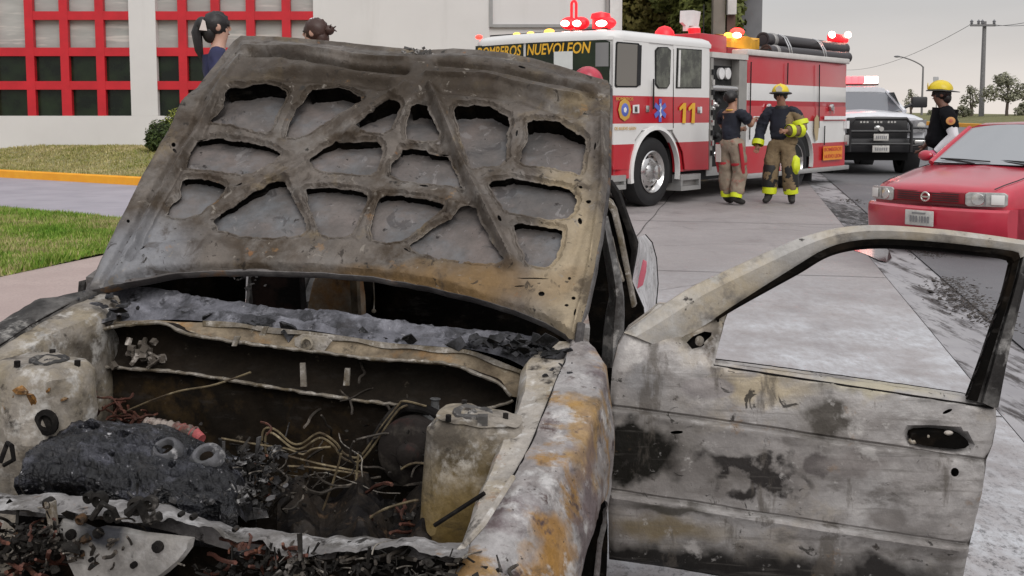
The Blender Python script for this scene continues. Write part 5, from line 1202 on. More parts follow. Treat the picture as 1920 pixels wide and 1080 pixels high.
# window frame: leans back above the belt line
def fp(px, py, lift=0):
    a = dp_(px, py); zz = a[1] + .145 * (a[0] - .35)
    k = max(0, zz - zt)
    # walk along the sight line until it meets the leaned plane
    nl = (DN + DZ * .22).normalized(); p0 = DH + DX * .35 + DZ * zt
    return onplane(px, py, p0, nl) + nl * lift
FO = dens([(1170,622),(1200,602),(1290,541),(1400,489),(1480,453),(1530,436),(1580,425),(1650,421),(1760,428),(1860,440),(1925,450),(1941,453),(1940,470)], 60)
FI = dens([(1235,650),(1300,622),(1372,578),(1440,540),(1500,507),(1545,480),(1590,465),(1650,459),(1740,463),(1830,472),(1885,479),(1896,484),(1899,490)], 60)
mb = MB(); rings = []
for i in range(60):
    o_, n_ = FO[i], FI[i]; cm = ((o_[0] * .66 + n_[0] * .34), (o_[1] * .66 + n_[1] * .34)); c2 = ((o_[0] * .34 + n_[0] * .66), (o_[1] * .34 + n_[1] * .66))
    z = .0035 * fbm((i * .3, 2, 1), 1, 3)
    rings.append([fp(*o_, -.012), fp(o_[0], o_[1] + 2, .006 + z), fp(*cm, .018 + z), fp(*c2, .009 + z), fp(*n_, -.006), fp(*n_, -.025), fp(*o_, -.03)])
mb.loft(rings); 
M_FRAME = weather('ashy_window_frame', (.37, .355, .335), [dict(c=(.40, .345, .26), s=4, t=.52, w=.1), dict(c=(.15, .14, .132), s=7, t=.585, w=.06, seed=6), dict(c=(.05, .046, .043), s=24, t=.645, w=.03, seed=7), dict(c=(.46, .45, .43), s=12, t=.6, w=.07, seed=8)], .55, .15, bump=.3, grime=.4)
cpart('window_frame', mb, M_FRAME, door, label='ash-pale window frame of the open door', fix=False)
mb = MB(); rings = []
for i in range(10, 60):
    x, y = FI[i]; ox, oy = FO[i]; kf = .01 + .26 * smooth(8, 34, i); kx, ky = x * (1 - kf) + ox * kf, y * (1 - kf) + oy * kf; rings.append([fp(kx, ky, .012), fp(x, y + 1, .010), fp(x + 1.5, y + 5, -.002), fp(x + 1, y + 5, -.034), fp(kx, ky, -.034)])
mb.loft(rings); cpart('window_seal', mb, M_BLK, door)
# rear upright of the frame
RO = dens([(1941,462),(1925,520),(1905,600),(1888,675),(1871,764)], 24); RI = dens([(1900,484),(1884,550),(1862,615),(1840,680),(1815,748)], 24)
mb = MB(); rings = []
for i in range(24):
    o_, n_ = RO[i], RI[i]; m1_ = (o_[0] * .45 + n_[0] * .55, o_[1] * .45 + n_[1] * .55)
    rings.append([fp(*o_, -.03), fp(*o_, .004), fp(o_[0] * .8 + n_[0] * .2, o_[1], .012), fp(*m1_, .012), fp(*m1_, -.008), fp(*n_, -.010), fp(*n_, -.03)])
mb.loft(rings); cpart('window_frame', mb, weather('sooty_upright', (.10, .095, .09), [dict(c=(.02, .018, .017), s=10, t=.5, w=.08), dict(c=(.26, .25, .24), s=14, t=.62, w=.05, seed=5)], .65, .1), door, label='sooty rear upright of the window frame', fix=False)
mb = MB(); rings = []
for i in range(24):
    o_, n_ = RO[i], RI[i]; m1_ = (o_[0] * .30 + n_[0] * .70, o_[1] * .30 + n_[1] * .70)
    rings.append([fp(*m1_, .004), fp(*n_, .004), fp(*n_, -.034), fp(*m1_, -.034)])
mb.loft(rings); cpart('window_seal', mb, M_BLK, door)
mb = MB(); q0, q1 = dps([(1336, 684), (1862, 764)]); mb.tube([DH + DX * (q0[0] + (q1[0] - q0[0]) * k / 20) + DZ * (q0[1] + (q1[1] - q0[1]) * k / 20) + DN * .004 for k in range(21)], .0028, 5); cpart('belt_seal', mb, M_SOOT, door)
# ================================================================ WHITE BUILDING with red window grids
BY = 28.0
def bw(px, py, Y=BY): return WY(px, py, Y)
t = NT('white_render'); col = t.mix(t.rng(t.noise(.35, 1, 6), .35, .65), (.62, .60, .585), (.68, .66, .645)); col = t.mix(t.math('MULTIPLY', t.rng(t.noise(1.2, 3, 6, .6, (2, 1, .25)), .55, .75), .35), col, (.5, .48, .46)); t.set(col, .85); t.bump(t.noise(40, 3, 5), .12, .004); M_WALL = t.m
M_RED = plain('red_frame_paint', (.52, .012, .022), .45, var=.14, vs=2)
t = NT('grey_panel'); col = t.mix(t.rng(t.noise(.8, 1, 6, .6, (.6, 1, 3)), .35, .65), (.33, .335, .315), (.46, .455, .43)); col = t.mix(t.rng(t.noise(1.4, 5, 4, .6, (.4, 1, 4)), .55, .65), col, (.55, .53, .49)); t.set(col, .35, 0, .5); M_PANEL = t.m
t = NT('dark_glass'); col = t.mix(t.rng(t.noise(1.5, 4, 6), .4, .7), (.006, .010, .007), (.018, .032, .014)); t.set(col, .22, 0, .35); M_DG = t.m  # greenish patches in the colour stand for reflected trees
bl = bw(-40, 215); br = bw(1157, 215)
bld = thing('hall_building', 'long white hall with red window grids behind the lawn', 'building', (0, BY, gz(0, BY)))
X0 = -24.0; XE = br.x; gnd = .3; TOP = 9.0
xA0, xA1 = bw(243, 100).x, bw(293, 100).x                      # column between the two grids
xB1 = bw(588, 80).x; zs = bw(200, 217).z                       # sill height
def bpart(n, mb, m, parent=None, **k): return part(n, mb, m, parent or bld, world=True, root=bld, **k)
mb = MB()
mb.bb(X0, xA1, BY, BY + .4, -.2, zs - .002); mb.bb(xA0, xA1, BY, BY + .4, zs, TOP); mb.bb(xA1, xB1, BY, BY + .4, -.2, zs - .002)
xl0 = bw(921, 30).x
mb.bb(xB1, xl0 - .05, BY, BY + .4, -.2, TOP); mb.bb(X0, XE, BY + 12, BY + 12.3, -.2, TOP); mb.bb(X0 - .3, X0, BY, BY + 12.3, -.2, TOP); mb.bb(XE, XE + .15, BY + .4, BY + 12.3, -.2, TOP)
mb.bb(xl0 - .05, XE, BY + .05, BY + .45, -.2, TOP)
bpart('wall', mb, M_WALL)
mb = MB(); mb.bb(X0, XE, BY + .45, BY + 12, TOP - .2, TOP + .1); bpart('roof', mb, M_WALL)
# framed panel on the right part of the wall and its end pilaster
zr = bw(1000, 47).z; mb = MB(); mb.bb(xl0 - .05, xl0 + .04, BY - .04, BY + .048, zr - .05, TOP); mb.bb(xl0 + .042, bw(1130, 30).x, BY - .04, BY + .048, zr - .06, zr + .02); bpart('panel_frame', mb, plain('frame_grey', (.30, .295, .29), .5))
mb = MB(); mb.bb(bw(1143, 30).x, XE + .02, BY - .12, BY + .048, -.2, TOP); bpart('pilaster', mb, plain('pilaster_white', (.68, .66, .64), .8))
mb = MB(); mb.bb(bw(1136, 30).x, bw(1142, 30).x, BY - .06, BY + .046, -.2, TOP); bpart('pilaster', mb, plain('pilaster_shadow_grey', (.3, .28, .27), .8))  # grey strip painted as the shaded edge of the pilaster
# window grids: red bars in front of grey panels above and dark glass below
rows_px = [-60, 29, 97, 162, 217]
def grid_win(xa, xb, bars, skip, full):
    wn = bpart('window', MB().bb(xa, xb, BY + .22, BY + .26, zs, TOP - .3), M_PANEL)
    zt = bw(200, 98).z
    bpart('pane', MB().bb(xa, xb, BY + .17, BY + .20, zs, zt), M_DG, wn)
    th = .11; red = MB(); zt_ = TOP - .3
    for px in bars:
        x = bw(px, 100).x; red.bb(x - th, x + th, BY + .02, BY + .16, zs, zt_)
    for py in (-42, 29, 97, 160):
        z = bw(200, py).z; seg = [xa] + [bw(p, 100).x for p in bars] + [xb]
        for k in range(len(seg) - 1):
            a = seg[k] + (th + .001 if k else 0); b = seg[k + 1] - (th + .001 if k < len(seg) - 2 else 0)
            if (k, py) in skip: continue
            red.bb(a, b, BY + .026, BY + .15, z - th, z + th)
    bpart('frame', red, M_RED, wn)
grid_win(X0 + .3, xA0, [-170, -90, -20, 55, 120, 187], {(3, 29)}, True)
# short mullion of the lowest row
mb = MB(); x = bw(126, 190).x; mb.bb(x - .11, x + .11, BY + .022, BY + .16, zs, bw(126, 163).z); bpart('mullion', mb, M_RED)
grid_win(xA1, xB1, [342, 404, 470, 537], set(), True)
mb = MB(); mb.bb(bw(357, 150).x, bw(372, 150).x, BY + .1, BY + .16, zs, zs + .9); 
# clipped bushes against the wall
def leafball(blobs, n, size, seed, lump=.28):
    rnd = random.Random(seed); mb = MB()
    for _ in range(n):
        c, r = rnd.choice(blobs); d = Vector((rnd.gauss(0, 1), rnd.gauss(0, 1), rnd.gauss(0, 1))).normalized()
        rr = 1 + lump * noise.noise(Vector(c) + d * 2.3); f = rnd.random() ** .35
        p = Vector(c) + Vector((d.x * r[0], d.y * r[1], d.z * r[2])) * rr * f
        s = size * rnd.uniform(.6, 1.4); a = Vector((rnd.gauss(0, 1), rnd.gauss(0, 1), rnd.gauss(0, 1))).normalized(); b = a.orthogonal().normalized()
        q = (d * .8 + Vector((0, 0, .5)) + a * .8).normalized(); u = q.orthogonal().normalized(); u = (u * math.cos(_) + q.cross(u) * math.sin(_)); v = q.cross(u)
        mb.face(p - u * s, p - v * s * .5, p + u * s, p + v * s * .5)
    return mb
def leafmat(name, a, b, c=None):
    t = NT(name); col = t.mix(t.rng(t.noise(2.2, 1, 5), .38, .62), a, b)
    col = t.mix(t.rng(t.noise(11, 3, 4), .4, .7), col, c or b); t.set(col, .6, 0, .3); return t.m
M_BUSH_D = leafmat('bush_leaves', (.022, .04, .008), (.045, .075, .015), (.06, .085, .02)); M_BUSH_L = leafmat('young_bush_leaves', (.12, .16, .02), (.19, .22, .03), (.24, .26, .05))
def bush(px, py, wpx, hpx, Y, m, label, seed):
    c = WY(px, py, Y); k = Y / FPX; g_ = gz(c.x, Y) + .12; rx = wpx * k / 2
    b = thing('bush', label, 'bush', (c.x, Y, g_)); top = WY(px, py - hpx / 2, Y).z
    h_ = top - g_
    part('foliage', leafball([((0, 0, h_ * .55), (rx, rx, h_ * .45)), ((-rx * .3, 0, h_ * .35), (rx * .7, rx * .7, h_ * .34)), ((rx * .35, 0, h_ * .4), (rx * .65, rx * .7, h_ * .4))], 9000, .035, seed), m, b, fix=False)
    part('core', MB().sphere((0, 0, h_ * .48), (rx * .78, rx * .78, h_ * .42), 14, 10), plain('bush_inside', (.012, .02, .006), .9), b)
    mb = MB()
    for k_ in range(4): mb.tube([(0, 0, -.1), (rx * .3 * math.cos(k_ * 1.6), rx * .3 * math.sin(k_ * 1.6), h_ * .4)], .02, 6)
    part('stem', mb, plain('bush_wood', (.08, .055, .035), .9), b)
bush(306, 256, 66, 62, 25.0, M_BUSH_D, 'dark round clipped bush at the foot of the white wall', 3)
bush(346, 240, 84, 76, 25.6, M_BUSH_L, 'yellow-green clipped bush behind the dark one', 4)

# ================================================================ BEHIND THE ENGINE: trees, posts, grey pier
def tree(name, label, base, h, crown, n, leaf, m, trunk_r, seed, cat='tree', group=None, wood=(.09, .07, .055)):
    o = thing(name, label, cat, base, 0, group); rnd = random.Random(seed); mb = MB()
    zt = h * .55; mb.tube([(0, 0, -.2), (.03 * h * rnd.uniform(-1, 1), 0, zt * .5), (.05 * h * rnd.uniform(-1, 1), .02 * h, zt)], [trunk_r * 1.2, trunk_r * .9, trunk_r * .6], 8)
    for (c, r) in crown:
        p0 = Vector((0, 0, zt * rnd.uniform(.5, .95))); p1 = Vector(c); mid = p0.lerp(p1, .5) + Vector((rnd.gauss(0, .1), rnd.gauss(0, .1), .05 * h)); mb.tube([p0, mid, p1], [trunk_r * .5, trunk_r * .32, trunk_r * .12], 6)
        for _ in range(3): q = p1 + Vector((rnd.uniform(-1, 1) * r[0], rnd.uniform(-1, 1) * r[1], rnd.uniform(-.3, 1) * r[2])) * .8; mb.tube([mid.lerp(p1, .6), q], [trunk_r * .15, trunk_r * .05], 5)
    part('trunk', mb, plain(name + '_bark', wood, .9, bump=.5, bs=30), o)
    part('crown', leafball(crown, n, leaf, seed, .5), m, o, fix=False); return o
M_OLIVE = leafmat('olive_leaves', (.14, .13, .035), (.20, .19, .05), (.24, .19, .06)); M_GREEN = leafmat('green_leaves', (.10, .12, .03), (.16, .18, .045))
TG = lambda x, y: (x, y, gz(x, y))
tree('dense_tree', 'olive-brown tree rising behind the cab roof', TG(4.1, 36), 9, [((0, 0, 4.6), (1.7, 1.6, 1.8)), ((-1.0, .3, 6.2), (1.5, 1.5, 1.5)), ((1.2, 0, 6.0), (1.6, 1.5, 1.6)), ((.2, 0, 7.4), (1.6, 1.5, 1.3)), ((-.6, 0, 3.4), (1.3, 1.2, 1.0)), ((1.3, -.3, 3.6), (1.2, 1.2, 1.0))], 42000, .12, M_OLIVE, .22, 5)
tree('dense_tree', 'green tree rising between the cab beacon and the grey post', TG(6.0, 33), 8, [((0, 0, 4.2), (1.1, 1.2, 1.5)), ((-.7, .3, 5.6), (1.1, 1.2, 1.3)), ((.5, 0, 5.8), (1.0, 1.2, 1.3)), ((.1, 0, 6.9), (1.2, 1.2, 1.1)), ((-.5, 0, 3.0), (1.2, 1.1, 1.1))], 30000, .11, M_GREEN, .18, 6)
tree('dense_tree', 'low dark tree behind the hose bed of the engine', TG(4.9, 40), 6, [((0, 0, 2.8), (2.2, 1.2, 1.4)), ((-1.5, .3, 3.6), (1.6, 1.2, 1.3)), ((1.5, 0, 3.5), (1.6, 1.2, 1.3))], 26000, .13, M_OLIVE, .2, 8)
def post(px0, px1, pytop, Y, m, label, name, cat, dep=.3):
    a = WY(px0, 50, Y).x; b = WY(px1, 50, Y).x; z = WY(px0, pytop, Y).z; g_ = gz((a + b) / 2, Y); mb = MB(); mb.bb(a, b, Y, Y + dep, g_ - .1, z); return single(name, mb, m, label, cat, bevel=.02)
M_CONC = plain('grey_concrete', (.17, .17, .175), .85, var=.15, vs=1.5, bump=.3, bs=20); M_CONB = plain('brown_concrete', (.20, .175, .145), .85, var=.2, vs=2, bump=.3, bs=20)
post(1382, 1429, -180, 34, M_CONC, 'wide dark grey pier behind the hoses of the engine', 'pier', 'pier', 1.0)
post(1337, 1360, -200, 31, M_CONB, 'brownish concrete post beside the grey pier', 'concrete_post', 'post')
mb = MB(); a = WY(1362, 28, 31); b = WY(1381, -120, 31); mb.bb(a.x, b.x, 30.8, 31.0, a.z, b.z); mb2 = mb
ps = thing('sign_post', 'white panel on a brown post in front of the grey pier', 'sign', (WY(1371, 50, 31).x, 30.95, gz(8.5, 31)))
part('panel', mb, plain('sign_white', (.62, .6, .57), .6), ps, world=True, bevel=.01)
mb = MB(); x = WY(1371, 50, 31).x; mb.bb(x - .12, x + .12, 31.002, 31.2, gz(8.5, 31) - .1, b.z + .2); part('post', mb, plain('sign_brown', (.11, .06, .045), .8), ps, world=True)
# ================================================================ FAR RIGHT: utility pole, street lamp, thin trees
M_POLE = plain('weathered_pole', (.19, .185, .185), .8, var=.15, bump=.2)
def far(px, py, Y): return WY(px, py, Y)
up = thing('utility_pole', 'tall grey utility pole with insulators on its crossarm', 'utility pole', TG(far(1841, 215, 95).x, 95))
x = far(1840, 215, 95).x; mb = MB(); top = far(1839, 40, 95).z; mb.cyl((x, 95, gz(x, 95) - .2), (x - .02, 95, top), .24, 10, .16); part('pole', mb, M_POLE, up, world=True)
z = far(1839, 48, 95).z; mb = MB(); mb.bb(far(1817, 48, 95).x, far(1864, 48, 95).x, 94.6, 94.8, z - .09, z + .09); part('crossarm', mb, M_POLE, up, world=True)
M_INS = plain('insulator', (.16, .16, .17), .4)
for px in (1819, 1832, 1861, 1839):
    mb = MB(); xx = far(px, 48, 95).x; mb.lathe((xx, 94.7, z + .09), (0, 0, 1), [(.05, 0), (.14, .08), (.09, .16), (.16, .24), (.1, .32), (.02, .42)], 10); part('insulator', mb, M_INS, up, world=True)
# overhead lines from pole to pole
M_WIRE = plain('line_wire', (.18, .18, .18), .6)
for k, (a, b, sag, lab) in enumerate([((1818, 46, 95), (1960, 34, 76), .3, 'thin overhead line running right from the pole'), ((1862, 46, 95), (1990, 34, 80), .3, 'thin overhead line running right from the crossarm end'), ((1818, 47, 95), (1560, 128, 190), 1.6, 'thin overhead line running left from the pole towards the pickup')]):
    A_, B_ = far(*a), far(*b); mb = MB(); mb.tube([A_.lerp(B_, i / 24) - Vector((0, 0, sag * 4 * (i / 24) * (1 - i / 24))) for i in range(25)], .024, 5); single('overhead_line', mb, M_WIRE, lab, 'cable', 'overhead lines')
sl = thing('street_lamp', 'slender grey street lamp with a long curved arm', 'street lamp', TG(far(1732, 215, 112).x, 112))
b = far(1731, 125, 112); mb = MB(); mb.cyl((b.x, 112, gz(b.x, 112) - .1), (b.x, 112, b.z), .13, 8, .09); part('pole', mb, M_POLE, sl, world=True)
mb = MB(); mb.tube([far(px, py, 112) for px, py in dens([(1731, 127), (1727, 122), (1712, 114), (1695, 108), (1684, 106)], 16)], .07, 6); part('arm', mb, M_POLE, sl, world=True)
mb = MB(); c = far(1682, 106, 112); mb.sphere(c, (.34, .18, .11), 10, 6); part('lamp_head', mb, M_INS, sl, world=True)
M_FAR = leafmat('hazed_leaves', (.16, .165, .11), (.23, .23, .155), (.26, .255, .18))  # leaf colour paled to stand for distance haze
def ftree(px, pyb, pyt, wpx, Y, n, label, seed, leaf=.13):
    b = far(px, pyb, Y); g_ = gz(b.x, Y); h = far(px, pyt, Y).z - g_; r = wpx * Y / FPX / 2
    tree('thin_tree', label, (b.x, Y, g_), h, [((0, 0, h * .78), (r * .5, r * .5, h * .18)), ((-r * .6, 0, h * .62), (r * .42, r * .4, h * .16)), ((r * .62, .1, h * .65), (r * .42, r * .4, h * .17)), ((r * .1, 0, h * .55), (r * .4, r * .4, h * .12)), ((-r * .25, 0, h * .86), (r * .35, r * .3, h * .12))], n, leaf, M_FAR, .15, seed)
ftree(1888, 236, 135, 96, 92, 1900, 'broad thin-leaved tree right of the utility pole', 3)
ftree(1822, 236, 158, 46, 98, 500, 'small sparse tree just left of the utility pole', 4)
ftree(1806, 238, 196, 36, 96, 500, 'low bushy tree behind the man in the yellow helmet', 5)
ftree(1745, 236, 205, 18, 110, 260, 'tiny tree beside the street lamp', 6)
ftree(1708, 236, 165, 30, 118, 300, 'faint tree between the pickup and the street lamp', 7)
ftree(1925, 240, 190, 50, 90, 900, 'leafy tree at the right edge of the photo', 8)
mb = MB(); c = far(1755, 215, 108); g_ = gz(c.x, 108); sg = thing('signpost', 'small square grey sign on a thin post by the lamp', 'sign', (c.x, 108, g_))
mb.cyl((c.x, 108, g_ - .1), (c.x, 108, far(1755, 150, 108).z), .05, 6); part('post', mb, M_POLE, sg, world=True)
mb = MB(); mb.slab([far(px, py, 107.8) for px, py in ((1750, 144), (1760, 144), (1760, 160), (1750, 160))], (0, .05, 0)); part('sign_plate', mb, plain('sign_grey', (.42, .42, .43), .6), sg, world=True)
# ================================================================ FIRE ENGINE
_w = onground(1227, 387); TA = Vector((math.sin(R(40)), math.cos(R(40)), 0)); TL_ = Vector((-TA.y, TA.x, 0))
_n = TL_.copy()
_c = onplane(1147, 300, _w, _n); TO = Vector((_c.x, _c.y, gz(_w.x, _w.y) - .005))
eng = None
TM = Matrix.Translation(TO) @ Matrix.Rotation(R(50), 4, 'Z'); TI = TM.inverted()
fe = thing('fire_engine', 'red and white fire engine numbered 11 with its warning lights on', 'fire engine', TO, R(50))
def TS(px, py, y=0): p = TI @ onplane(px, py, TM @ Vector((0, y, 0)), _n); return (p.x, p.z)
def TF(px, py, x=0): p = TI @ onplane(px, py, TM @ Vector((x, 0, 0)), TA); return (p.y, p.z)
def fpart(n, mb, m, parent=None, **k): return part(n, mb, m, parent or fe, **k)
W = 2.80
xw1, _ = TS(1227, 322); xw2, _ = TS(1497, 300); xc1 = TS(1334, 150)[0]; xb0 = TS(1402, 200)[0]; xb1 = TS(1590, 200)[0]
def Z(py, px=1240): return TS(px, py)[1]
zR = Z(63); z_a = Z(181); z_b = Z(231); z_c = Z(268); z_d = Z(325); zb_t = TS(1500, 160)[1]; zb_top = TS(1500, 109)[1]
RED = (.47, .010, .022); WHITE = (.72, .715, .70)
def livery(name, bands, base):
    t = NT(name); s_ = t.n('SeparateXYZ'); t.l(t.tc.outputs['Object'], s_.inputs[0]); col = base
    for z0, z1, c in bands:
        f = t.math('MULTIPLY', t.math('GREATER_THAN', s_.outputs['Z'], z0), t.math('LESS_THAN', s_.outputs['Z'], z1)); col = t.mix(f, col, c)
    col = t.mix(t.math('MULTIPLY', t.rng(t.noise(1.2, 2, 6), .4, .7), .12), col, (.3, .27, .25)); t.set(col, .28, 0, .5); t.b.inputs['Coat Weight'].default_value = .5; t.b.inputs['Coat Roughness'].default_value = .1; return t.m
M_CAB = livery('cab_livery', [(z_b, z_a, RED), (-1, z_c, RED)], WHITE)
M_BOX = livery('box_livery', [(z_b + .005, TS(1500, 190)[1], RED), (-1, TS(1500, 270)[1], RED), (zb_t, 9, RED)], WHITE)
M_FRED = plain('engine_red', RED, .3, coat=.5); M_FWH = plain('engine_white', WHITE, .3, coat=.4)
M_GLASSG = glass('cab_glass', (.035, .04, .04), .08); M_RUB = plain('black_rubber', (.012, .012, .013), .7, var=.3, bump=.3, bs=60); M_CHR = plain('polished_metal', (.62, .61, .6), .22, .9, bump=.15, bs=14); M_GREY = plain('grey_metal', (.30, .29, .28), .5, .3); M_DARK = plain('dark_void', (.01, .01, .01), .9)
M_LEVEL = plain('weathered_tread', (.42, .42, .41), .4, .5, bump=.3)
# --- cab shell above the arches
def rrect(x0, x1, y0, y1, rf, rr, inset=0, bulge=.10, n=6):
    P = []; x0 += inset; x1 -= inset; y0 += inset; y1 -= inset
    for cx, cy, r, a0 in ((x0 + rf, y0 + rf, rf, 180), (x1 - rr, y0 + rr, rr, 270), (x1 - rr, y1 - rr, rr, 0), (x0 + rf, y1 - rf, rf, 90)):
        for k in range(n + 1): a = R(a0 + 90 * k / n); P.append((cx + r * math.cos(a), cy + r * math.sin(a)))
    m = [];
    for k in range(1, 6): f = k / 6; m.append((x0 - bulge * math.sin(math.pi * f), y1 - rf - (y1 - y0 - 2 * rf) * f))
    return P + m
zarch = 1.20
mb = MB(); rings = []
for z, ins in ((zarch, 0), (z_b, 0), (z_a, 0), (zR - .34, .004), (zR - .16, .008), (zR - .155, -.012), (zR - .10, -.014), (zR - .04, .02), (zR, .10), (zR + .015, .4)):
    rings.append([(x, y, z) for x, y in rrect(0, xc1, 0, W, .30, .08, ins, .13)])
mb.loft(rings); cab = fpart('cab', mb, M_CAB, sharp=40)
# lower cab side skins with the wheel arch
def side(name, x0, x1, z0, z1, xw, zw, rw, y, m, dirn):
    ol = [(x0, z0)]
    a0 = math.asin(max(-1, min(1, (z0 - zw) / rw))); N = 22
    ol = [(x0, z1), (x0, z0), (xw - rw * math.cos(a0), z0)] + [(xw - rw * math.cos(a0 + (math.pi - 2 * a0) * k / N), zw + rw * math.sin(a0 + (math.pi - 2 * a0) * k / N)) for k in range(1, N)] + [(xw + rw * math.cos(a0), z0), (x1, z0), (x1, z1)]
    mb = MB(); mb.prism(ol, (0, y, 0), (1, 0, 0), (0, 0, 1), -.04 * dirn); return fpart(name, mb, m)
zwc = TS(1227, 322)[1]; rwl = .545; zwc = .545
for y, dn in ((0.0, 1), (W - .04, 1)):
    side('cab_side', .10, xc1, z_d, zarch - .002, xw1, zwc, .68, y + .042, M_CAB, 1)
# front lower face
mb = MB(); rings = [[(x, y, z) for x, y in rrect(0, .5, 0, W, .30, .02, .0, .13)] for z in (.48, zarch - .003)]; mb.loft(rings); fpart('cab_front', mb, M_CAB)
mb = MB(); mb.bb(-.45, .05, .02, W - .02, .42, .70); fpart('bumper', mb, M_CHR, bevel=.05)
# wheel-arch trims
def archtrim(xw, rw, y, name='arch_trim'):
    mb = MB(); N = 30; a0 = R(-12); rings = []
    for k in range(N + 1):
        a = a0 + (math.pi - 2 * a0) * k / N; c = (xw - math.cos(a) * rw, zwc + math.sin(a) * rw); o_ = (xw - math.cos(a) * (rw + .055), zwc + math.sin(a) * (rw + .055))
        rings.append([(c[0], y + .03, c[1]), (c[0], y - .05, c[1]), (o_[0], y - .035, o_[1]), (o_[0], y + .03, o_[1])])
    mb.loft(rings); return fpart(name, mb, M_FWH if True else M_CHR)
archtrim(xw1, .66, 0)
# --- side glass, doors, handles (points from the side plane, in x,z)
def sidepane(pxs, m, name, parent=None, y0=-.004, y1=.01, bev=0):
    mb = MB(); mb.prism([TS(*p) for p in pxs], (0, y0, 0), (1, 0, 0), (0, 0, 1), -(y1 - y0)); return fpart(name, mb, m, parent, bevel=bev)
M_REFL1 = glass('side_window_beige', (.13, .12, .105), .12)
t = NT('side_window_green'); col = t.mix(t.rng(t.noise(5, 3, 6), .42, .62), (.012, .016, .012), (.10, .11, .085)); t.set(col, .1, 0, .7); M_REFL2 = t.m
d1 = fpart('front_door', MB().prism([TS(*p) for p in ((1150, 70), (1216, 78), (1216, 238), (1206, 240), (1190, 262), (1180, 318), (1150, 318))], (0, -.006, 0), (1, 0, 0), (0, 0, 1), -.016), M_CAB)
d2 = fpart('crew_door', MB().prism([TS(*p) for p in ((1262, 84), (1328, 90), (1328, 318), (1284, 318), (1280, 285), (1270, 262), (1262, 248))], (0, -.006, 0), (1, 0, 0), (0, 0, 1), -.016), M_CAB)
def framed(q, m, par, fr=3, edge=M_DARK):
    cx = sum(p[0] for p in q) / len(q); cy = sum(p[1] for p in q) / len(q)
    g_ = [(cx + (x - cx) * (1 + fr / 24), cy + (y - cy) * (1 + fr / 40)) for x, y in q]
    w_ = sidepane(g_, edge, 'window_frame', par, -.012, .004); sidepane(q, m, 'pane', w_, -.018, -.0125); return w_
framed([(1156, 84), (1158, 81), (1194, 84), (1196, 87), (1194, 158), (1191, 161), (1156, 161), (1154, 158)], M_REFL1, d1)
sidepane([(1194, 84), (1201, 85), (1199, 160), (1192, 161)], M_RUB, 'window_seal', d1, -.024, -.013)
framed([(1229, 96), (1234, 90), (1250, 90), (1256, 96), (1254, 156), (1249, 164), (1234, 164), (1229, 157)], M_REFL2, fe, 2)
framed([(1270, 92), (1313, 95), (1312, 164), (1268, 164)], M_REFL2, d2, 2)
sidepane([(1271, 94), (1274, 94), (1272, 163), (1269, 163)], M_FWH, 'window_bar', d2, -.028, -.019)
for x0 in (1219, 1261):
    mb = MB(); a = TS(x0 + 1.5, 148 if x0 < 1240 else 92); b = TS(x0 + 1, 205 if x0 < 1240 else 240); mb.cyl((a[0], -.05 if x0 < 1240 else -.004, a[1]), (b[0], -.05 if x0 < 1240 else -.004, b[1]), .014 if x0 < 1240 else .006, 8); fpart('grab_rail' if x0 < 1240 else 'door_seam', mb, M_RUB)
for p in ((1190, 205), (1212, 204), (1308, 206)):
    a = TS(*p); mb = MB(); mb.bb(a[0] - .045, a[0] + .045, -.03, -.007, a[1] - .05, a[1] + .05); fpart('door_handle', mb, M_CHR, bevel=.008)
# number, medical star, crest and small lettering
M_YEL2 = plain('yellow_lettering', (.75, .42, .03), .5); M_GOLD = plain('gold_lettering', (.55, .33, .06), .5); M_BLUE = plain('star_blue', (.10, .14, .48), .5); M_SWHITE = plain('decal_white', (.75, .74, .74), .5)
def TXT(px, py, wpx, hpx, txt, m, parent=fe, shear=0, bold=.012, name='lettering', y=-.0085):
    a = TS(px, py); b = TS(px + wpx, py); c = TS(px, py - hpx); M_ = frame((a[0], y, a[1]), (1, 0, 0), (0, 0, 1)); return lettering(name, txt, 1, M_, m, parent, fit=(b[0] - a[0], c[1] - a[1]), shear=shear, bold=bold, extrude=.001)
for x_ in (1271, 1288):      # the door number 11
    sidepane([(x_ + 6, 231), (x_ + 7.5, 203), (x_ + 1, 208), (x_ + .5, 202), (x_ + 8.5, 193), (x_ + 13, 193), (x_ + 12, 231)], M_YEL2, 'door_number', d2, -.026, -.0235)
TXT(1153, 188, 32, 6, 'BOMBEROS', M_GOLD, d1, 0, .01, y=-.024); TXT(1150, 244, 40, 6, 'DE NUEVO LEON', M_GOLD, d1, 0, .01, y=-.024)
TXT(1310, 212, 4, 12, '1', M_SWHITE, d2, 0, .02, y=-.024); 
c = TS(1237, 207)
mb = MB()
for k in range(3): mb.box((c[0], -.010 - .001 * k, c[1]), (.075, .004, .36), Matrix.Rotation(R(60 * k), 3, 'Y'))
star = fpart('medical_star', mb, M_BLUE); mb = MB(); mb.box((c[0], -.0165, c[1]), (.018, .003, .22)); mb.tube([(c[0] + .03 * math.sin(k * .9), -.017, c[1] - .09 + .18 * k / 12) for k in range(13)], .006, 5); fpart('rod', mb, M_SWHITE, star)
c = TS(1169, 206); mb = MB(); mb.lathe((c[0], -.023, c[1]), (0, -1, 0), [(.17, 0), (.165, .004), (.13, .005), (.001, .005)], 8); cr_ = fpart('crest', mb, M_GOLD, d1)
mb = MB(); mb.lathe((c[0], -.029, c[1]), (0, -1, 0), [(.10, 0), (.095, .003), (.001, .003)], 16); fpart('crest_field', mb, M_BLUE, cr_); mb = MB(); mb.lathe((c[0], -.033, c[1]), (0, -1, 0), [(.045, 0), (.001, .002)], 5); fpart('crest_star', mb, M_SWHITE, cr_)
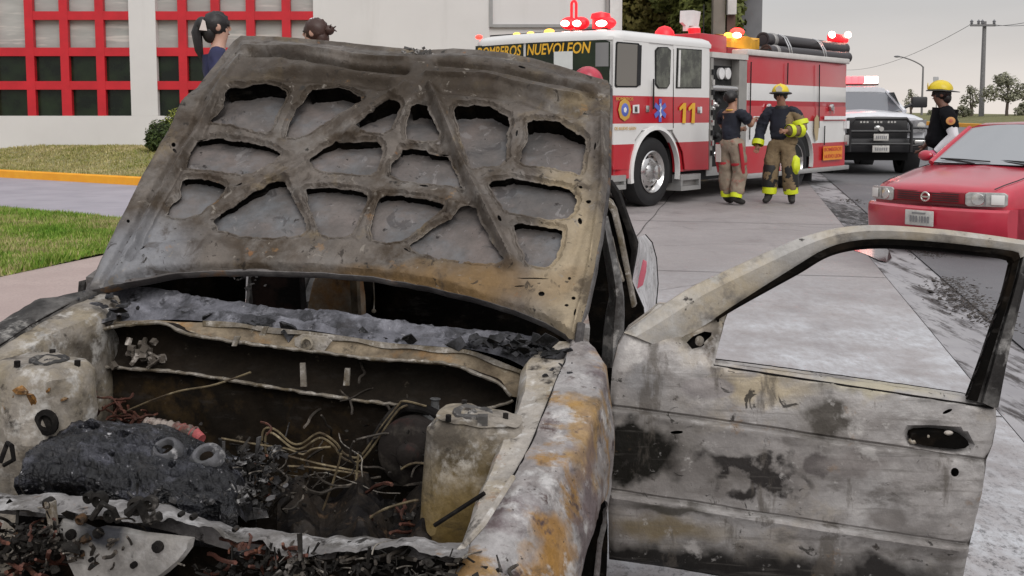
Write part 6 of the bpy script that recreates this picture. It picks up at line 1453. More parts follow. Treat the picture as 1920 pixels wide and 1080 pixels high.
sidepane([(1184, 197), (1196, 196), (1196, 212), (1184, 212)], M_SWHITE, 'badge', d1, -.027, -.0235); sidepane([(1187, 200), (1192, 200), (1192, 209), (1187, 209)], M_GREY, 'badge_mark', d1, -.030, -.0275)
# --- windscreen: dark glass band round the front with yellow words
def front(pts, m, name, parent=fe, off=0):
    """quad strip on the bulged front; pts = list of (y, zlo, zhi)"""
    def X(y):
        f = (y - .30) / (W - .6); 
        if y < .30: return .30 - math.sqrt(max(0, .30 ** 2 - (.30 - y) ** 2))
        return -.13 * math.sin(math.pi * min(1, max(0, f)))
    mb = MB(); mb.grid([[(X(y) - off, y, zl), (X(y) - off, y, (zl + zh) / 2), (X(y) - off, y, zh)] for y, zl, zh in pts])
    n0 = len(mb.v); mb.grid([[(X(y) - off + .012, y, zl), (X(y) - off + .012, y, (zl + zh) / 2), (X(y) - off + .012, y, zh)] for y, zl, zh in pts]); return fpart(name, mb, m, parent), X
zwt = TF(1060, 76, -.1)[1]; zwb = zwt - .85
ydiv = TF(984, 85, -.12)[0]
ysR = np.linspace(.10, ydiv - .03, 18); ysL = np.linspace(ydiv + .03, W - .10, 16)
ws1, Xf = front([(y, zwb, zwt - (.04 if i == 0 else 0)) for i, y in enumerate(ysR)], M_DG, 'windscreen', fe, .006)
ws2, _ = front([(y, zwb, zwt) for y in ysL], M_DG, 'windscreen', fe, .006)
def words(txt, y_from, y_to, zt_, hh, par):
    me = text_mesh(txt, 1, shear=.18, extrude=.001, bold=.016); xs_ = [v.co.x for v in me.vertices]; yy_ = [v.co.y for v in me.vertices]; x0, x1 = min(xs_), max(xs_); v0, v1 = min(yy_), max(yy_)
    for v in me.vertices:
        f = (v.co.x - x0) / (x1 - x0); y = y_from + (y_to - y_from) * f; z = zt_ - hh + hh * (v.co.y - v0) / (v1 - v0); v.co = (Xf(y) - .010 - v.co.z, y, z)
    return part('lettering', me, M_YEL2, par)
words('NUEVOLEON', ydiv - .06, TF(1106, 85, -.05)[0], zwt - .03, .17, ws1); words('BOMBEROS', W - .14, ydiv + .06, zwt - .03, .17, ws2)
# pale corner reflection pane and white sheet hanging in the glass
mb = MB(); mb.grid([[(Xf(y) - .012, y, z) for z in (zwt - .40, zwt - .05)] for y in np.linspace(.11, .30, 6)]); fpart('corner_glass', mb, glass('corner_glass_grey', (.17, .17, .17), .15), ws1)
a = TF(1040, 96, -.1); b = TF(1072, 130, -.1); mb = MB(); mb.grid([[(Xf(y) - .012, y, z) for z in (b[1], a[1] - .01)] for y in np.linspace(b[0], a[0], 4)]); fpart('paper_sheet', mb, plain('sheet_white', (.6, .62, .6), .6), ws1)
# --- roof equipment
zr = zR + .015
def lamp(x, y, z, s, m, name='clearance_light', par=fe):
    mb = MB(); mb.sphere((x, y, z + s * .5), (s, s * 1.2, s * .7), 12, 8); return fpart(name, mb, m, par)
E_AMB = glow('amber_lit', (1, .45, .05), 3.0); E_RED = glow('red_lit', (1, .03, .02), 4.0); E_HOT = glow('hot_red_lit', (1, .50, .40), 14.0); M_REDP = glow('red_lens_trim_glow', (.85, .012, .02), .9)
for px, m in ((898, E_RED), (969, E_AMB), (995, E_AMB), (1030, E_AMB)):
    y = TF(px, 50, .3)[0]; lamp(.30, y, zr - .02, .055 if px != 1030 else .075, m)
mb = MB(); y0 = TF(1148, 45, .35)[0]; y1 = TF(920, 45, .35)[0]; zl = TF(1060, 45, .35)[1]; mb.bb(.32, .46, y0 + .1, y1, zr - .05, zr + .03); bar_ = fpart('light_bar', mb, M_DARK, bevel=.01)
for px, wpx, m in ((1062, 26, E_HOT), (1084, 26, E_HOT), (1130, 34, E_HOT)):
    y = TF(px, 42, .35)[0]; s = wpx / 2 * 15.5 / FPX / .8; mb = MB(); mb.sphere((.34, y, TF(px, 44, .35)[1]), (.09, s * .62, .05), 14, 8); l_ = fpart('warning_light', mb, m, bar_)
    mb = MB(); mb.sphere((.42, y, TF(px, 43, .35)[1]), (.12, s * 1.15, .10), 14, 8); fpart('lens', mb, M_REDP, l_)
y = TF(1076, 20, .4)[0]; zt_ = TF(1076, 2, .4)[1]; zb_ = zr; mb = MB()
mb.tube([(.4, y + .045, zb_)] + [(.4, y + .045 * math.cos(a), zt_ - .05 + .05 * math.sin(a)) for a in np.linspace(0, math.pi, 9)] + [(.4, y - .045, zb_)], .022, 7); fpart('hoop', mb, M_REDP, bar_)  # the hoop is no lamp, its red is given a glow
mb = MB(); c = TF(1130, 24, .5); mb.lathe((.45, c[0], zr + .02), (0, 0, 1), [(.13, 0), (.13, .16), (.16, .17), (.14, .24), (.02, .27)], 16); fpart('beacon', mb, M_REDP, bar_)
c = TS(1246, 60, .9); mb = MB(); mb.lathe((c[0], .9, zr - .02), (0, 0, 1), [(.17, 0), (.18, .08), (.16, .17), (.10, .24), (.01, .27)], 18); fpart('dome_beacon', mb, M_REDP)
a = TS(1281, 55, .6); b = TS(1313, 20, .6); mb = MB(); mb.prism([TS(*p, .6) for p in ((1286, 58), (1292, 58), (1292, 48), (1310, 50), (1314, 22), (1300, 19), (1281, 20), (1280, 42), (1286, 48))], (0, .6, 0), (1, 0, 0), (0, 0, 1), -.06); fpart('flood_lamp', mb, plain('lamp_white', (.72, .7, .69), .4))
c = TS(1302, 60, .5); mb = MB(); mb.lathe((c[0], .5, zr - .03), (0, 0, 1), [(.10, 0), (.09, .14), (.095, .145), (.09, .26), (.01, .27)], 16); fpart('roof_siren', mb, M_FWH); mb = MB(); mb.lathe((c[0], .5, zr + .112), (0, 0, 1), [(.102, 0), (.102, .09), (.08, .10)], 16); fpart('siren_band', mb, M_REDP)  # the band is no lamp, emission brightens its red
mb = MB(); a = TS(1319, 60, .55); mb.cyl((a[0], .55, zr - .04), (a[0], .55, TS(1319, 8, .55)[1]), .012, 6); fpart('antenna', mb, M_RUB)
# --- pump panel between cab and box
zp_top = TS(1370, 110)[1]
mb = MB(); mb.bb(xc1 + .02, xb0 - .005, .18, W - .18, .55, zp_top); pump = fpart('pump_panel', mb, plain('panel_grey', (.20, .19, .18), .45, .3))
mb = MB(); mb.bb(xc1 + .02, xb0 - .01, .0, W, zp_top, zp_top + .09); fpart('pump_top', mb, plain('cream_rail', (.55, .53, .5), .4))
mb = MB(); mb.bb(xc1 + .01, xc1 + .10, .02, .20, .5, zp_top - .01); mb.bb(xb0 - .30, xb0 - .01, .02, .17, .5, zp_top - .012); fpart('pump_frame', mb, plain('panel_light', (.33, .32, .30), .4, .4))
mb = MB(); mb.bb(xc1 + .11, xb0 - .32, .165, .178, .9, zp_top - .12); fpart('pump_recess', mb, M_DARK, pump)
rnd = random.Random(17)
for px in (1350, 1362):
    c = TS(px, 138, .15); mb = MB(); mb.lathe((c[0], .16, c[1]), (0, -1, 0), [(.10, 0), (.10, .05), (.085, .055), (.001, .05)], 18); fpart('gauge', mb, M_SWHITE, pump)
for k in range(14):
    c = (xc1 + .16 + rnd.random() * .55, rnd.uniform(.7, zp_top - .5)); mb = MB(); r_ = rnd.uniform(.03, .06); mb.lathe((c[0], .165, c[1]), (0, -1, 0), [(r_, 0), (r_, .06), (r_ * .7, .08), (r_ * .5, .1), (.001, .1)], 12); fpart('valve', mb, M_CHR if k % 2 else M_RUB, pump)
for k in range(9):
    z = .75 + k * .17; mb = MB(); mb.bb(xc1 + .03, xc1 + .085, -.02, .018, z, z + .09); fpart('lever', mb, M_CHR if k % 2 else M_RUB, pump)
mb = MB(); c = TS(1345, 165, .05); mb.cyl((xc1 + .08, .08, c[1]), (xb0 - .3, .08, c[1]), .055, 12); fpart('crossover_pipe', mb, M_CHR, pump)
# red shelter and yellow hose cover behind the cab
mb = MB(); a = TS(1335, 100, .5); mb.bb(xc1 + .02, TS(1358, 100, .3)[0], .25, W - .25, zp_top + .092, TS(1345, 66, .3)[1]); fpart('red_locker', mb, M_FRED, bevel=.02)
mb = MB(); x0 = TS(1361, 90, .35)[0]; x1 = TS(1424, 90, .35)[0]; zz = TS(1390, 70, .35)[1]; z0_ = TS(1390, 91, .35)[1]; P = []
for i in range(13):
    P.append([(x0 + (x1 - x0) * i / 12, .35 + 1.7 * j / 8, zz + .03 * math.sin(i * 1.1 + j) - (.20 * abs(j - 4) / 4 if j in (0, 8) else 0) * 0 + .02 * math.sin(j * 2.1)) for j in range(9)])
mb.grid(P); mb.grid([[(x0 + (x1 - x0) * i / 12, .345 - .02 * math.sin(i), z0_ + (zz - z0_) * j / 4 + .03 * math.sin(i * 1.1) * j / 4) for j in range(5)] for i in range(13)])
fpart('hose_cover', mb, plain('yellow_tarpaulin', (.72, .36, .02), .6, var=.3, vs=3, bump=.5, bs=10))
mb = MB(); mb.bb(x0, xb0 + .25, .32, W - .32, zp_top + .092, z0_ - .01); fpart('hose_bed', mb, plain('deep_red', (.25, .012, .02), .5))
for px in (1366, 1382):
    c = TS(px, 66, .3); mb = MB(); mb.sphere((c[0], .3, c[1]), (.13, .06, .05), 12, 6); fpart('warning_light', mb, E_HOT if px > 1370 else E_AMB)
c = TS(1384, 60, .4); mb = MB(); mb.sphere((c[0], .42, c[1]), (.16, .12, .08), 12, 6); fpart('warning_light', mb, E_RED)
# --- rear box
zbx = TS(1500, 112)[1]
mb = MB(); mb.bb(xb0, xb1, .05, W - .05, zarch + .2, zbx); box = fpart('equipment_box', mb, M_BOX, bevel=.015)
mb = MB(); mb.bb(xb0 + .02, xb1 - .01, .06, W - .06, .62, zarch + .199); fpart('box_core', mb, M_DARK)
for y in (.045, W - .006): side('box_side', xb0, xb1, TS(1402, 326)[1] - .0, zarch + .40, xw2, zwc, .66, y, M_BOX, 1)
archtrim(xw2, .64, .04)
mb = MB(); mb.bb(xb0 - .02, xb1 + .04, .0, W, zbx + .002, zbx + .11); fpart('top_rail', mb, plain('rail_cream', (.60, .57, .54), .35, .1), bevel=.02)
mb = MB(); mb.bb(xb0 + .02, xb1 + .12, -.01, W, TS(1402, 326)[1] - .09, TS(1402, 326)[1] - .003); fpart('rub_rail', mb, M_LEVEL, bevel=.01)
def boxline(pxa, pya, pxb, pyb, w_=.012, m=M_DARK, n='door_seam'):
    a = TS(pxa, pya); b = TS(pxb, pyb); mb = MB(); mb.tube([(a[0], .004 if pya < 250 else -.0, a[1]), (b[0], .004 if pya < 250 else -.0, b[1])], w_, 5); return fpart(n, mb, m, box)
boxline(1478, 118, 1477, 158); boxline(1537, 121, 1536, 240); boxline(1547, 236, 1546, 272); boxline(1409, 116, 1406, 262)
for px in (1442, 1560):
    c = TS(px, 202); mb = MB(); mb.lathe((c[0], .004, c[1]), (0, -1, 0), [(.075, -.02), (.075, .02), (.05, .035), (.001, .03)], 12); fpart('door_latch', mb, M_CHR, box)
    mb = MB(); mb.bb(c[0] - .015, c[0] + .015, -.045, -.026, c[1] - .12, c[1] + .02); fpart('latch_lever', mb, M_CHR, box)
mb = MB(); a = TS(1412, 221); b = TS(1428, 221); mb.bb(a[0], b[0], -.02, .003, a[1] - .03, a[1] + .03); fpart('pinstripe', mb, M_SWHITE, box); mb = MB(); a = TS(1546, 221); b = TS(1585, 221); mb.bb(a[0], b[0], -.006, .003, a[1] - .035, a[1] + .035); fpart('pinstripe', mb, M_SWHITE, box)
mb = MB(); c = TS(1531, 240); mb.prism([(c[0] + .20 * x, c[1] + .26 * z) for x, z in ((-.5, -.3), (-.1, -1), (.3, -.9), (.5, 0), (.45, .8), (0, 1), (-.5, .7))], (0, .002, 0), (1, 0, 0), (0, 0, 1), .006); fpart('crest', mb, plain('tan_crest', (.42, .33, .19), .5), box)
a = TS(1543, 301); b = TS(1579, 273); mb = MB(); mb.bb(a[0], b[0], -.006, -.0005, a[1], b[1]); pl_ = fpart('yellow_panel', mb, plain('orange_yellow', (.72, .25, .02), .5), box)
TXT(1545, 284, 32, 7, 'BOMBEROS', plain('red_letters', (.5, .03, .02), .5), pl_, 0, .02, y=-.0085); TXT(1545, 297, 32, 7, 'NUEVO LEON', bpy.data.materials['red_letters'], pl_, 0, .02, y=-.0085)
mb = MB(); a = TS(1580, 240); mb.bb(xb1 - .10, xb1 + .03, -.03, .04, TS(1587, 232)[1] - .1, TS(1587, 232)[1] + .06); fpart('side_marker', mb, M_SWHITE, box); mb = MB(); c = TS(1586, 262); mb.bb(xb1 - .06, xb1 + .03, -.03, .04, c[1] - .1, c[1] + .1); fpart('rear_bracket', mb, M_CHR, box)
# hard suction hoses on top
def hose(p0, p1, y, r):
    a = TS(*p0, y); b = TS(*p1, y); A_ = Vector((a[0], y, a[1])); B_ = Vector((b[0], y, b[1])); d = (B_ - A_); L_ = d.length; n = 60
    mb = MB(); mb.tube([A_ + d * (k / n) for k in range(n + 1)], [r * (1.12 if k < 2 or k > n - 2 else 1 + .035 * (k % 2)) for k in range(n + 1)], 16); h_ = fpart('suction_hose', mb, plain('hose_black', (.035, .03, .032), .45))
    d.normalize(); mb = MB(); mb.lathe(A_ + d * .28, d, [(r * 1.02, 0), (r * 1.16, .02), (r * 1.16, .10), (r * 1.02, .12)], 16); fpart('coupling', mb, M_GREY, h_)
    mb = MB(); mb.lathe(A_ - d * .004, d, [(r * .85, .0), (r * .8, .002), (.001, .03)], 16); fpart('hose_mouth', mb, M_DARK, h_); return A_, d
A1, dd = hose((1430, 74), (1582, 92), .45, .125); A2, dd2 = hose((1436, 95), (1588, 108), .14, .105)
for f in (.25, .85):
    for o_ in (0, .10):
        c1 = A1 + dd * (2.6 * f + o_) ; c2 = A2 + dd2 * (2.6 * f + o_ + .1); mb = MB(); mb.tube([c1 + Vector((0, 0, .14)), c1 + Vector((0, -.13, .06)), c2 + Vector((0, -.09, .10)), c2 + Vector((0, -.115, -.02)), c2 + Vector((.02, -.05, -.11))], .014, 5); fpart('hose_strap', mb, M_CHR)
mb = MB(); mb.bb(A2.x - .1, xb1, .05, .6, zbx + .112, zbx + .15); fpart('hose_tray', mb, M_DARK)
# rear warning lights
c = TS(1572, 68, .5); mb = MB(); mb.bb(c[0] - .36, c[0] + .40, .42, .62, c[1] - .13, c[1] + .04); rl = fpart('rear_light_bar', mb, M_REDP, bevel=.05)
for px in (1561, 1591):
    q = TS(px, 65, .4); mb = MB(); mb.sphere((q[0], .41, q[1]), (.14, .05, .07), 14, 8); fpart('warning_light', mb, E_HOT, rl)
mb = MB(); mb.cyl((c[0], .52, zbx + .1), (c[0], .52, c[1] - .1), .04, 8); fpart('light_post', mb, M_FRED, rl)
# steps, tanks, mudflap, underbody
for (x0, x1, y0, y1) in ((1275, 1312, 325, 358), (1146, 1172, 328, 357)):
    a = TS(x0, y1, -.03); b = TS(x1, y0, -.03); mb = MB(); d_ = .05
    mb.bb(a[0], b[0], -.05, .35, b[1] - .09, b[1]); mb.bb(a[0], b[0], -.05, .35, a[1], a[1] + .07); mb.bb(a[0], a[0] + .05, -.048, .35, a[1] + .072, b[1] - .092); mb.bb(b[0] - .05, b[0], -.048, .35, a[1] + .072, b[1] - .092); st = fpart('step', mb, M_LEVEL)
    mb = MB(); mb.bb(a[0] + .05, b[0] - .05, .02, .3, a[1] + .072, b[1] - .092); fpart('step_well', mb, M_GREY, st)
mb = MB(); a = TS(1330, 345); mb.bb(xc1 + .05, xb0 - .05, .1, .5, .40, .55); fpart('pump_step', mb, M_LEVEL)
mb = MB(); mb.bb(.3, xw1 - .62, .12, W - .12, .34, .9); mb.bb(xw1 + .62, xw2 - .64, .12, W - .12, .34, .9); mb.bb(xw1 - .6, xw1 + .6, .45, W - .45, .36, .9); mb.bb(xw2 - .62, xb1 - .1, .6, W - .6, .36, .9); fpart('chassis', mb, M_DARK)  # boxes set low to deepen the shade under the truck
mb = MB(); mb.bb(xw2 + .70, xw2 + .74, .05, .55, .12, .8); fpart('mudflap', mb, M_RUB)
mb = MB(); mb.cyl((xc1 + .3, .3, .45), (xc1 + 1.0, .3, .45), .16, 14); fpart('air_tank', mb, M_CHR)
# wheels
def wheel(xw, y, out, dual=False):
    wl = fpart('wheel', MB().lathe((xw, y, zwc), (0, out, 0), [(.31, -.30), (.50, -.30), (.535, -.27), (.545, -.22), (.545, -.06), (.53, -.02), (.48, .0), (.42, .005), (.36, -.01), (.325, -.02)], 40), M_RUB)
    mb = MB(); pr = [(.325, -.02), (.335, .0), (.32, .012), (.30, -.01), (.27, -.06), (.24, -.065), (.20, -.03), (.16, -.02), (.13, .03), (.12, .10), (.08, .12), (.001, .12)] if not dual else [(.325, -.02), (.335, .0), (.32, .012), (.29, -.04), (.27, -.16), (.20, -.19), (.15, -.18), (.13, -.05), (.11, .02), (.001, .03)]
    mb.lathe((xw, y, zwc), (0, out, 0), pr, 36); rm = fpart('rim', mb, M_CHR, wl)
    for k in range(10):
        a = 2 * math.pi * k / 10; z0_ = -.06 if not dual else -.16; mb = MB(); p = Vector((xw + .235 * math.cos(a), y + out * (z0_ - .005), zwc + .235 * math.sin(a))); mb.cyl(p, p + Vector((0, out * .012, 0)), .028, 10); fpart('rim_hole', mb, M_DARK, rm)
        a += .31; p = Vector((xw + .165 * math.cos(a), y + out * (-.03 if not dual else -.185), zwc + .165 * math.sin(a))); mb = MB(); mb.cyl(p, p + Vector((0, out * .03, 0)), .014, 6); fpart('wheel_nut', mb, M_GREY, rm)
wheel(xw1, .03, -1); wheel(xw2, .06, -1, True); wheel(xw1, W - .03, 1); wheel(xw2, W - .06, 1, True)
mb = MB(); mb.bb(xw1 - .6, xw1 + .6, .35, W - .35, .5, 1.19); mb.bb(xw2 - .6, xw2 + .6, .45, W - .45, .4, 1.19); fpart('arch_void', mb, M_DARK)
# mirror on the near corner
mb = MB(); mb.bb(-.30, -.24, -.16, .02, TF(1112, 140, -.2)[1] - .2, TF(1112, 140, -.2)[1] + .16); 
# ================================================================ PEOPLE
def skin(name, nodes, edges, root, sub=2):
    """grow one continuous surface over a skeleton: nodes {name: (x, y, z, r[, r2])}"""
    keys = list(nodes); ix = {k: i for i, k in enumerate(keys)}
    me = bpy.data.meshes.new(name); me.from_pydata([nodes[k][:3] for k in keys], [(ix[a], ix[b]) for a, b in edges], [])
    o = bpy.data.objects.new(name, me); COL.objects.link(o); md = o.modifiers.new('skin', 'SKIN'); md.use_smooth_shade = True; md.branch_smoothing = .2
    sv = me.skin_vertices[0].data
    for k in keys:
        q = nodes[k]; sv[ix[k]].radius = (q[3], q[4] if len(q) > 4 else q[3]); sv[ix[k]].use_root = (k == root)
    o.modifiers.new('sub', 'SUBSURF').levels = sub; o.modifiers['sub'].render_levels = sub
    dg = bpy.context.evaluated_depsgraph_get(); dg.update(); out = bpy.data.meshes.new_from_object(o.evaluated_get(dg)); out.name = name
    bpy.data.objects.remove(o); bpy.data.meshes.remove(me)
    out.polygons.foreach_set('use_smooth', [True] * len(out.polygons)); return out
def chain(*k): return list(zip(k, k[1:]))
M_SKINP = plain('skin', (.30, .155, .10), .55, var=.12, vs=9); M_SKIN2 = plain('light_skin', (.46, .27, .20), .5, var=.1, vs=9)
M_HAIRB = plain('black_hair', (.010, .008, .008), .5, bump=.6, bs=60); M_HAIRR = plain('brown_hair', (.045, .018, .012), .5, bump=.6, bs=60)
M_NAVY = plain('navy_cloth', (.010, .012, .022), .85, var=.3, vs=8, bump=.4, bs=18); M_NAVYB = plain('navy_shirt_cloth', (.018, .020, .065), .8, var=.25, vs=6, bump=.4, bs=14)
t = NT('tan_turnout'); col = t.mix(t.rng(t.noise(6, 1, 6), .35, .65), (.15, .105, .055), (.235, .17, .095)); col = t.mix(t.rng(t.noise(14, 3, 6), .55, .7), col, (.12, .085, .05)); t.set(col, .85); t.bump(t.noise(16, 3, 5), .6, .02); M_TANC = t.m
t = NT('faded_turnout'); col = t.mix(t.rng(t.noise(6, 1, 6), .35, .65), (.21, .165, .12), (.29, .235, .18)); col = t.mix(t.rng(t.noise(10, 3, 6), .55, .7), col, (.30, .10, .075)); t.set(col, .85); t.bump(t.noise(16, 3, 5), .6, .02); M_FADE = t.m
M_HIVIS = plain('fluorescent_band', (.62, .70, .02), .5, var=.12, vs=10); M_BOOT = plain('boot_rubber', (.018, .016, .014), .7, var=.3); M_YHELM = plain('yellow_helmet', (.66, .50, .015), .35, var=.15, vs=8); M_CHAR2 = plain('helmet_black', (.015, .015, .015), .5)
M_REDH = plain('pink_red_helmet', (.42, .035, .06), .3, var=.3, vs=10); M_GLOVE = plain('pale_glove', (.40, .33, .27), .8); M_WH = plain('white_paper', (.72, .71, .74), .7)
def person(name_label, base, face, H, head=(0, 0), arms=None, legs=None, skin_m=M_SKINP, lean=0.0, female=False):
    """x = to the figure's left, y = forward, z up (unit: metres for height H); returns the joints used by the clothes"""
    k = H / 1.75; sh = .195 if not female else .172; hp_ = .095
    J = {}
    def P(n, x, y, z, r, r2=None): J[n] = (x * k, y * k, z * k, r * k) + ((r2 * k,) if r2 else ())
    ly = lean
    P('pelvis', 0, 0, .93, .125, .10); P('waist', ly * .3, 0, 1.08, .12, .09); P('chest', ly * .7, .0, 1.28, .14, .10); P('collar', ly, -.01, 1.43, .075, .06); P('neck', ly, .005, 1.50, .055)
    hx, hy = head
    P('jaw', ly + hx * .3, .03 + hy, 1.565, .058, .065); P('skull', ly + hx, .015 + hy, 1.655, .078, .092); P('crown', ly + hx, .01 + hy, 1.715, .06, .07)
    L = legs or {}
    for s, n in ((1, 'L'), (-1, 'R')):
        a = (arms or {}).get(n, {}); sx, sz = s * sh + ly, 1.405
        e = a.get('e', (s * .25, -.02, 1.13)); h_ = a.get('h', (s * .26, .07, .88))
        P('sh' + n, sx, 0, sz, .058); P('el' + n, *e, .042); P('wr' + n, *h_, .029)
        d = Vector(h_) - Vector(e); d.normalize(); c = Vector(h_) + d * .05; P('pa' + n, *c, .038, .022)
        sd = d.cross(Vector((0, 1, 0))); sd = sd.normalized() if sd.length > .1 else Vector((1, 0, 0)); cu = d.cross(sd).normalized() * -1
        if cu.y < 0: cu = -cu
        for i, (o, l) in enumerate(((-.030, .072), (-.010, .082), (.010, .077), (.030, .060))):
            q0 = c + sd * o + d * .035; q1 = q0 + d * l * .5 + cu * .012; q2 = q1 + d * l * .35 + cu * .03
            P('f%d%s' % (i, n), *q0, .0095); P('g%d%s' % (i, n), *q1, .009); P('h%d%s' % (i, n), *q2, .0075)
        q0 = c + sd * -.042 * 1 - d * .01 + cu * .02; P('t0' + n, *q0, .011); P('t1' + n, *(q0 + d * .04 + cu * .02), .009)
        l = L.get(n, {}); kn = l.get('k', (s * .105, .02, .50)); an = l.get('a', (s * .12, -.02, .085)); t = l.get('t', (an[0] + s * .03, an[1] + .15, .035))
        P('hip' + n, s * hp_, 0, .88, .088); P('kn' + n, *kn, .056); P('an' + n, *an, .040); P('toe' + n, *t, .034)
    E = chain('pelvis', 'waist', 'chest', 'collar', 'neck', 'jaw', 'skull', 'crown')
    for n in 'LR':
        E += chain('collar', 'sh' + n, 'el' + n, 'wr' + n, 'pa' + n) + chain('pelvis', 'hip' + n, 'kn' + n, 'an' + n, 'toe' + n)
        for i in range(4): E += chain('pa' + n, 'f%d%s' % (i, n), 'g%d%s' % (i, n), 'h%d%s' % (i, n))
        E += chain('pa' + n, 't0' + n, 't1' + n)
    o = thing('person', name_label, 'person', base, face)
    b = part('body', skin('body', J, E, 'pelvis'), skin_m, o)
    # face
    Q = lambda n: Vector(J[n][:3])
    f0 = Q('skull') + Vector((0, .088, -.005)) * k
    mb = MB(); mb.loft([[f0 + Vector((x, y, z)) * k for x, y, z in r] for r in ([(-.006, -.004, .012), (.006, -.004, .012), (0, -.016, .014)], [(-.010, .012, -.022), (.010, .012, -.022), (0, -.014, -.02)], [(-.015, .0, -.036), (.015, .0, -.036), (0, -.02, -.034)])]); part('nose', mb, skin_m, o)
    for s in (1, -1):
        mb = MB(); mb.sphere(f0 + Vector((s * .032, -.008, .006)) * k, (.012 * k, .008 * k, .007 * k), 8, 6); part('eye', mb, M_CHAR2, o)
        mb = MB(); mb.sphere(Q('skull') + Vector((s * .080, -.01, -.015)) * k, (.012 * k, .024 * k, .034 * k), 8, 6); part('ear', mb, skin_m, o)
    mb = MB(); mb.sphere(f0 + Vector((0, -.012, -.062)) * k, (.022 * k, .010 * k, .006 * k), 8, 6); part('mouth', mb, plain('lips', (.22, .07, .06), .5), o)
    o.scale = (1.10, 1.10, 1.0) if not female else (1, 1, 1)
    return o, J, k
def wrinkle(me, amp=.016, sc=9):
    nn = [v.normal.copy() for v in me.vertices]
    for v, n in zip(me.vertices, nn): v.co = v.co + n * (amp * fbm((v.co.x, v.co.y, v.co.z * .6), sc, 3, 3) + amp * .5 * fbm((v.co.x, v.co.y, v.co.z * 1.4), sc * 2.3, 5, 2))
    return me
def grown(J, keys, edges, root, add, scale=1.0, name='cloth'):
    N = {}
    for q in keys:
        v = J[q]; r = [a * scale + (add * .3 if q == 'collar' else add) for a in v[3:]]; N[q] = tuple(v[:3]) + tuple(r)
    return wrinkle(skin(name, N, edges, root, 3))
def shirt(J, add, sleeves='full', low='pelvis'):
    keys = ['pelvis', 'waist', 'chest', 'collar', 'shL', 'shR']; E = chain('pelvis', 'waist', 'chest', 'collar') + [('collar', 'shL'), ('collar', 'shR')]
    JJ = dict(J); pz = J['pelvis']; JJ['pelvis'] = (pz[0], pz[1], pz[2] + .02) + tuple(pz[3:])
    for n in 'LR':
        if sleeves == 'full': keys += ['el' + n, 'wr' + n]; E += chain('sh' + n, 'el' + n, 'wr' + n)
        else:
            a = Vector(J['sh' + n][:3]).lerp(Vector(J['el' + n][:3]), .75); JJ['sl' + n] = tuple(a) + (.05,); keys.append('sl' + n); E.append(('sh' + n, 'sl' + n))
    JJ['wrL'] = J['wrL'][:3] + (.040,); JJ['wrR'] = J['wrR'][:3] + (.040,)
    return grown(JJ, keys, E, 'chest', add, 1, 'shirt')
def trousers(J, add, k):
    JJ = dict(J)
    for n in 'LR': a = J['an' + n]; JJ['an' + n] = (a[0], a[1], a[2] + .03) + (.062 * k,); q = J['kn' + n]; JJ['kn' + n] = q[:3] + (.072 * k,)
    return grown(JJ, ['pelvis', 'waist', 'hipL', 'hipR', 'knL', 'knR', 'anL', 'anR'], chain('waist', 'pelvis', 'hipL', 'knL', 'anL') + chain('pelvis', 'hipR', 'knR', 'anR'), 'pelvis', add, 1.0, 'trousers')
def boots(J, o, k, m=M_BOOT):
    for n in 'LR':
        a = Vector(J['an' + n][:3]); t = Vector(J['toe' + n][:3]); d = (t - a); d.z = 0; d.normalize(); hl = a - d * .05 * k
        N = {'top': tuple(a + Vector((0, 0, .16 * k))) + (.058 * k,), 'mid': tuple(a + Vector((0, 0, .03))) + (.056 * k,), 'ball': tuple(Vector((t.x, t.y, .05 * k)) - d * .05 * k) + (.052 * k, .048 * k), 'tip': tuple(Vector((t.x, t.y, .04 * k)) + d * .03 * k) + (.040 * k,), 'heel': (hl.x, hl.y, .05 * k, .048 * k)}
        part('boot', skin('boot', N, chain('top', 'mid', 'ball', 'tip') + [('mid', 'heel')], 'mid'), m, o)
def band(J, a, b, f, r, hgt, m, o, name='reflective_band', par=None):
    A_ = Vector(J[a][:3]); B_ = Vector(J[b][:3]); c = A_.lerp(B_, f); d = (B_ - A_).normalized(); mb = MB()
    mb.lathe(c - d * hgt / 2, d, [(r * .96, 0), (r * 1.02, .004), (r * 1.05, hgt / 2), (r * 1.02, hgt - .004), (r * .96, hgt)], 18); return part(name, mb, m, par or o)
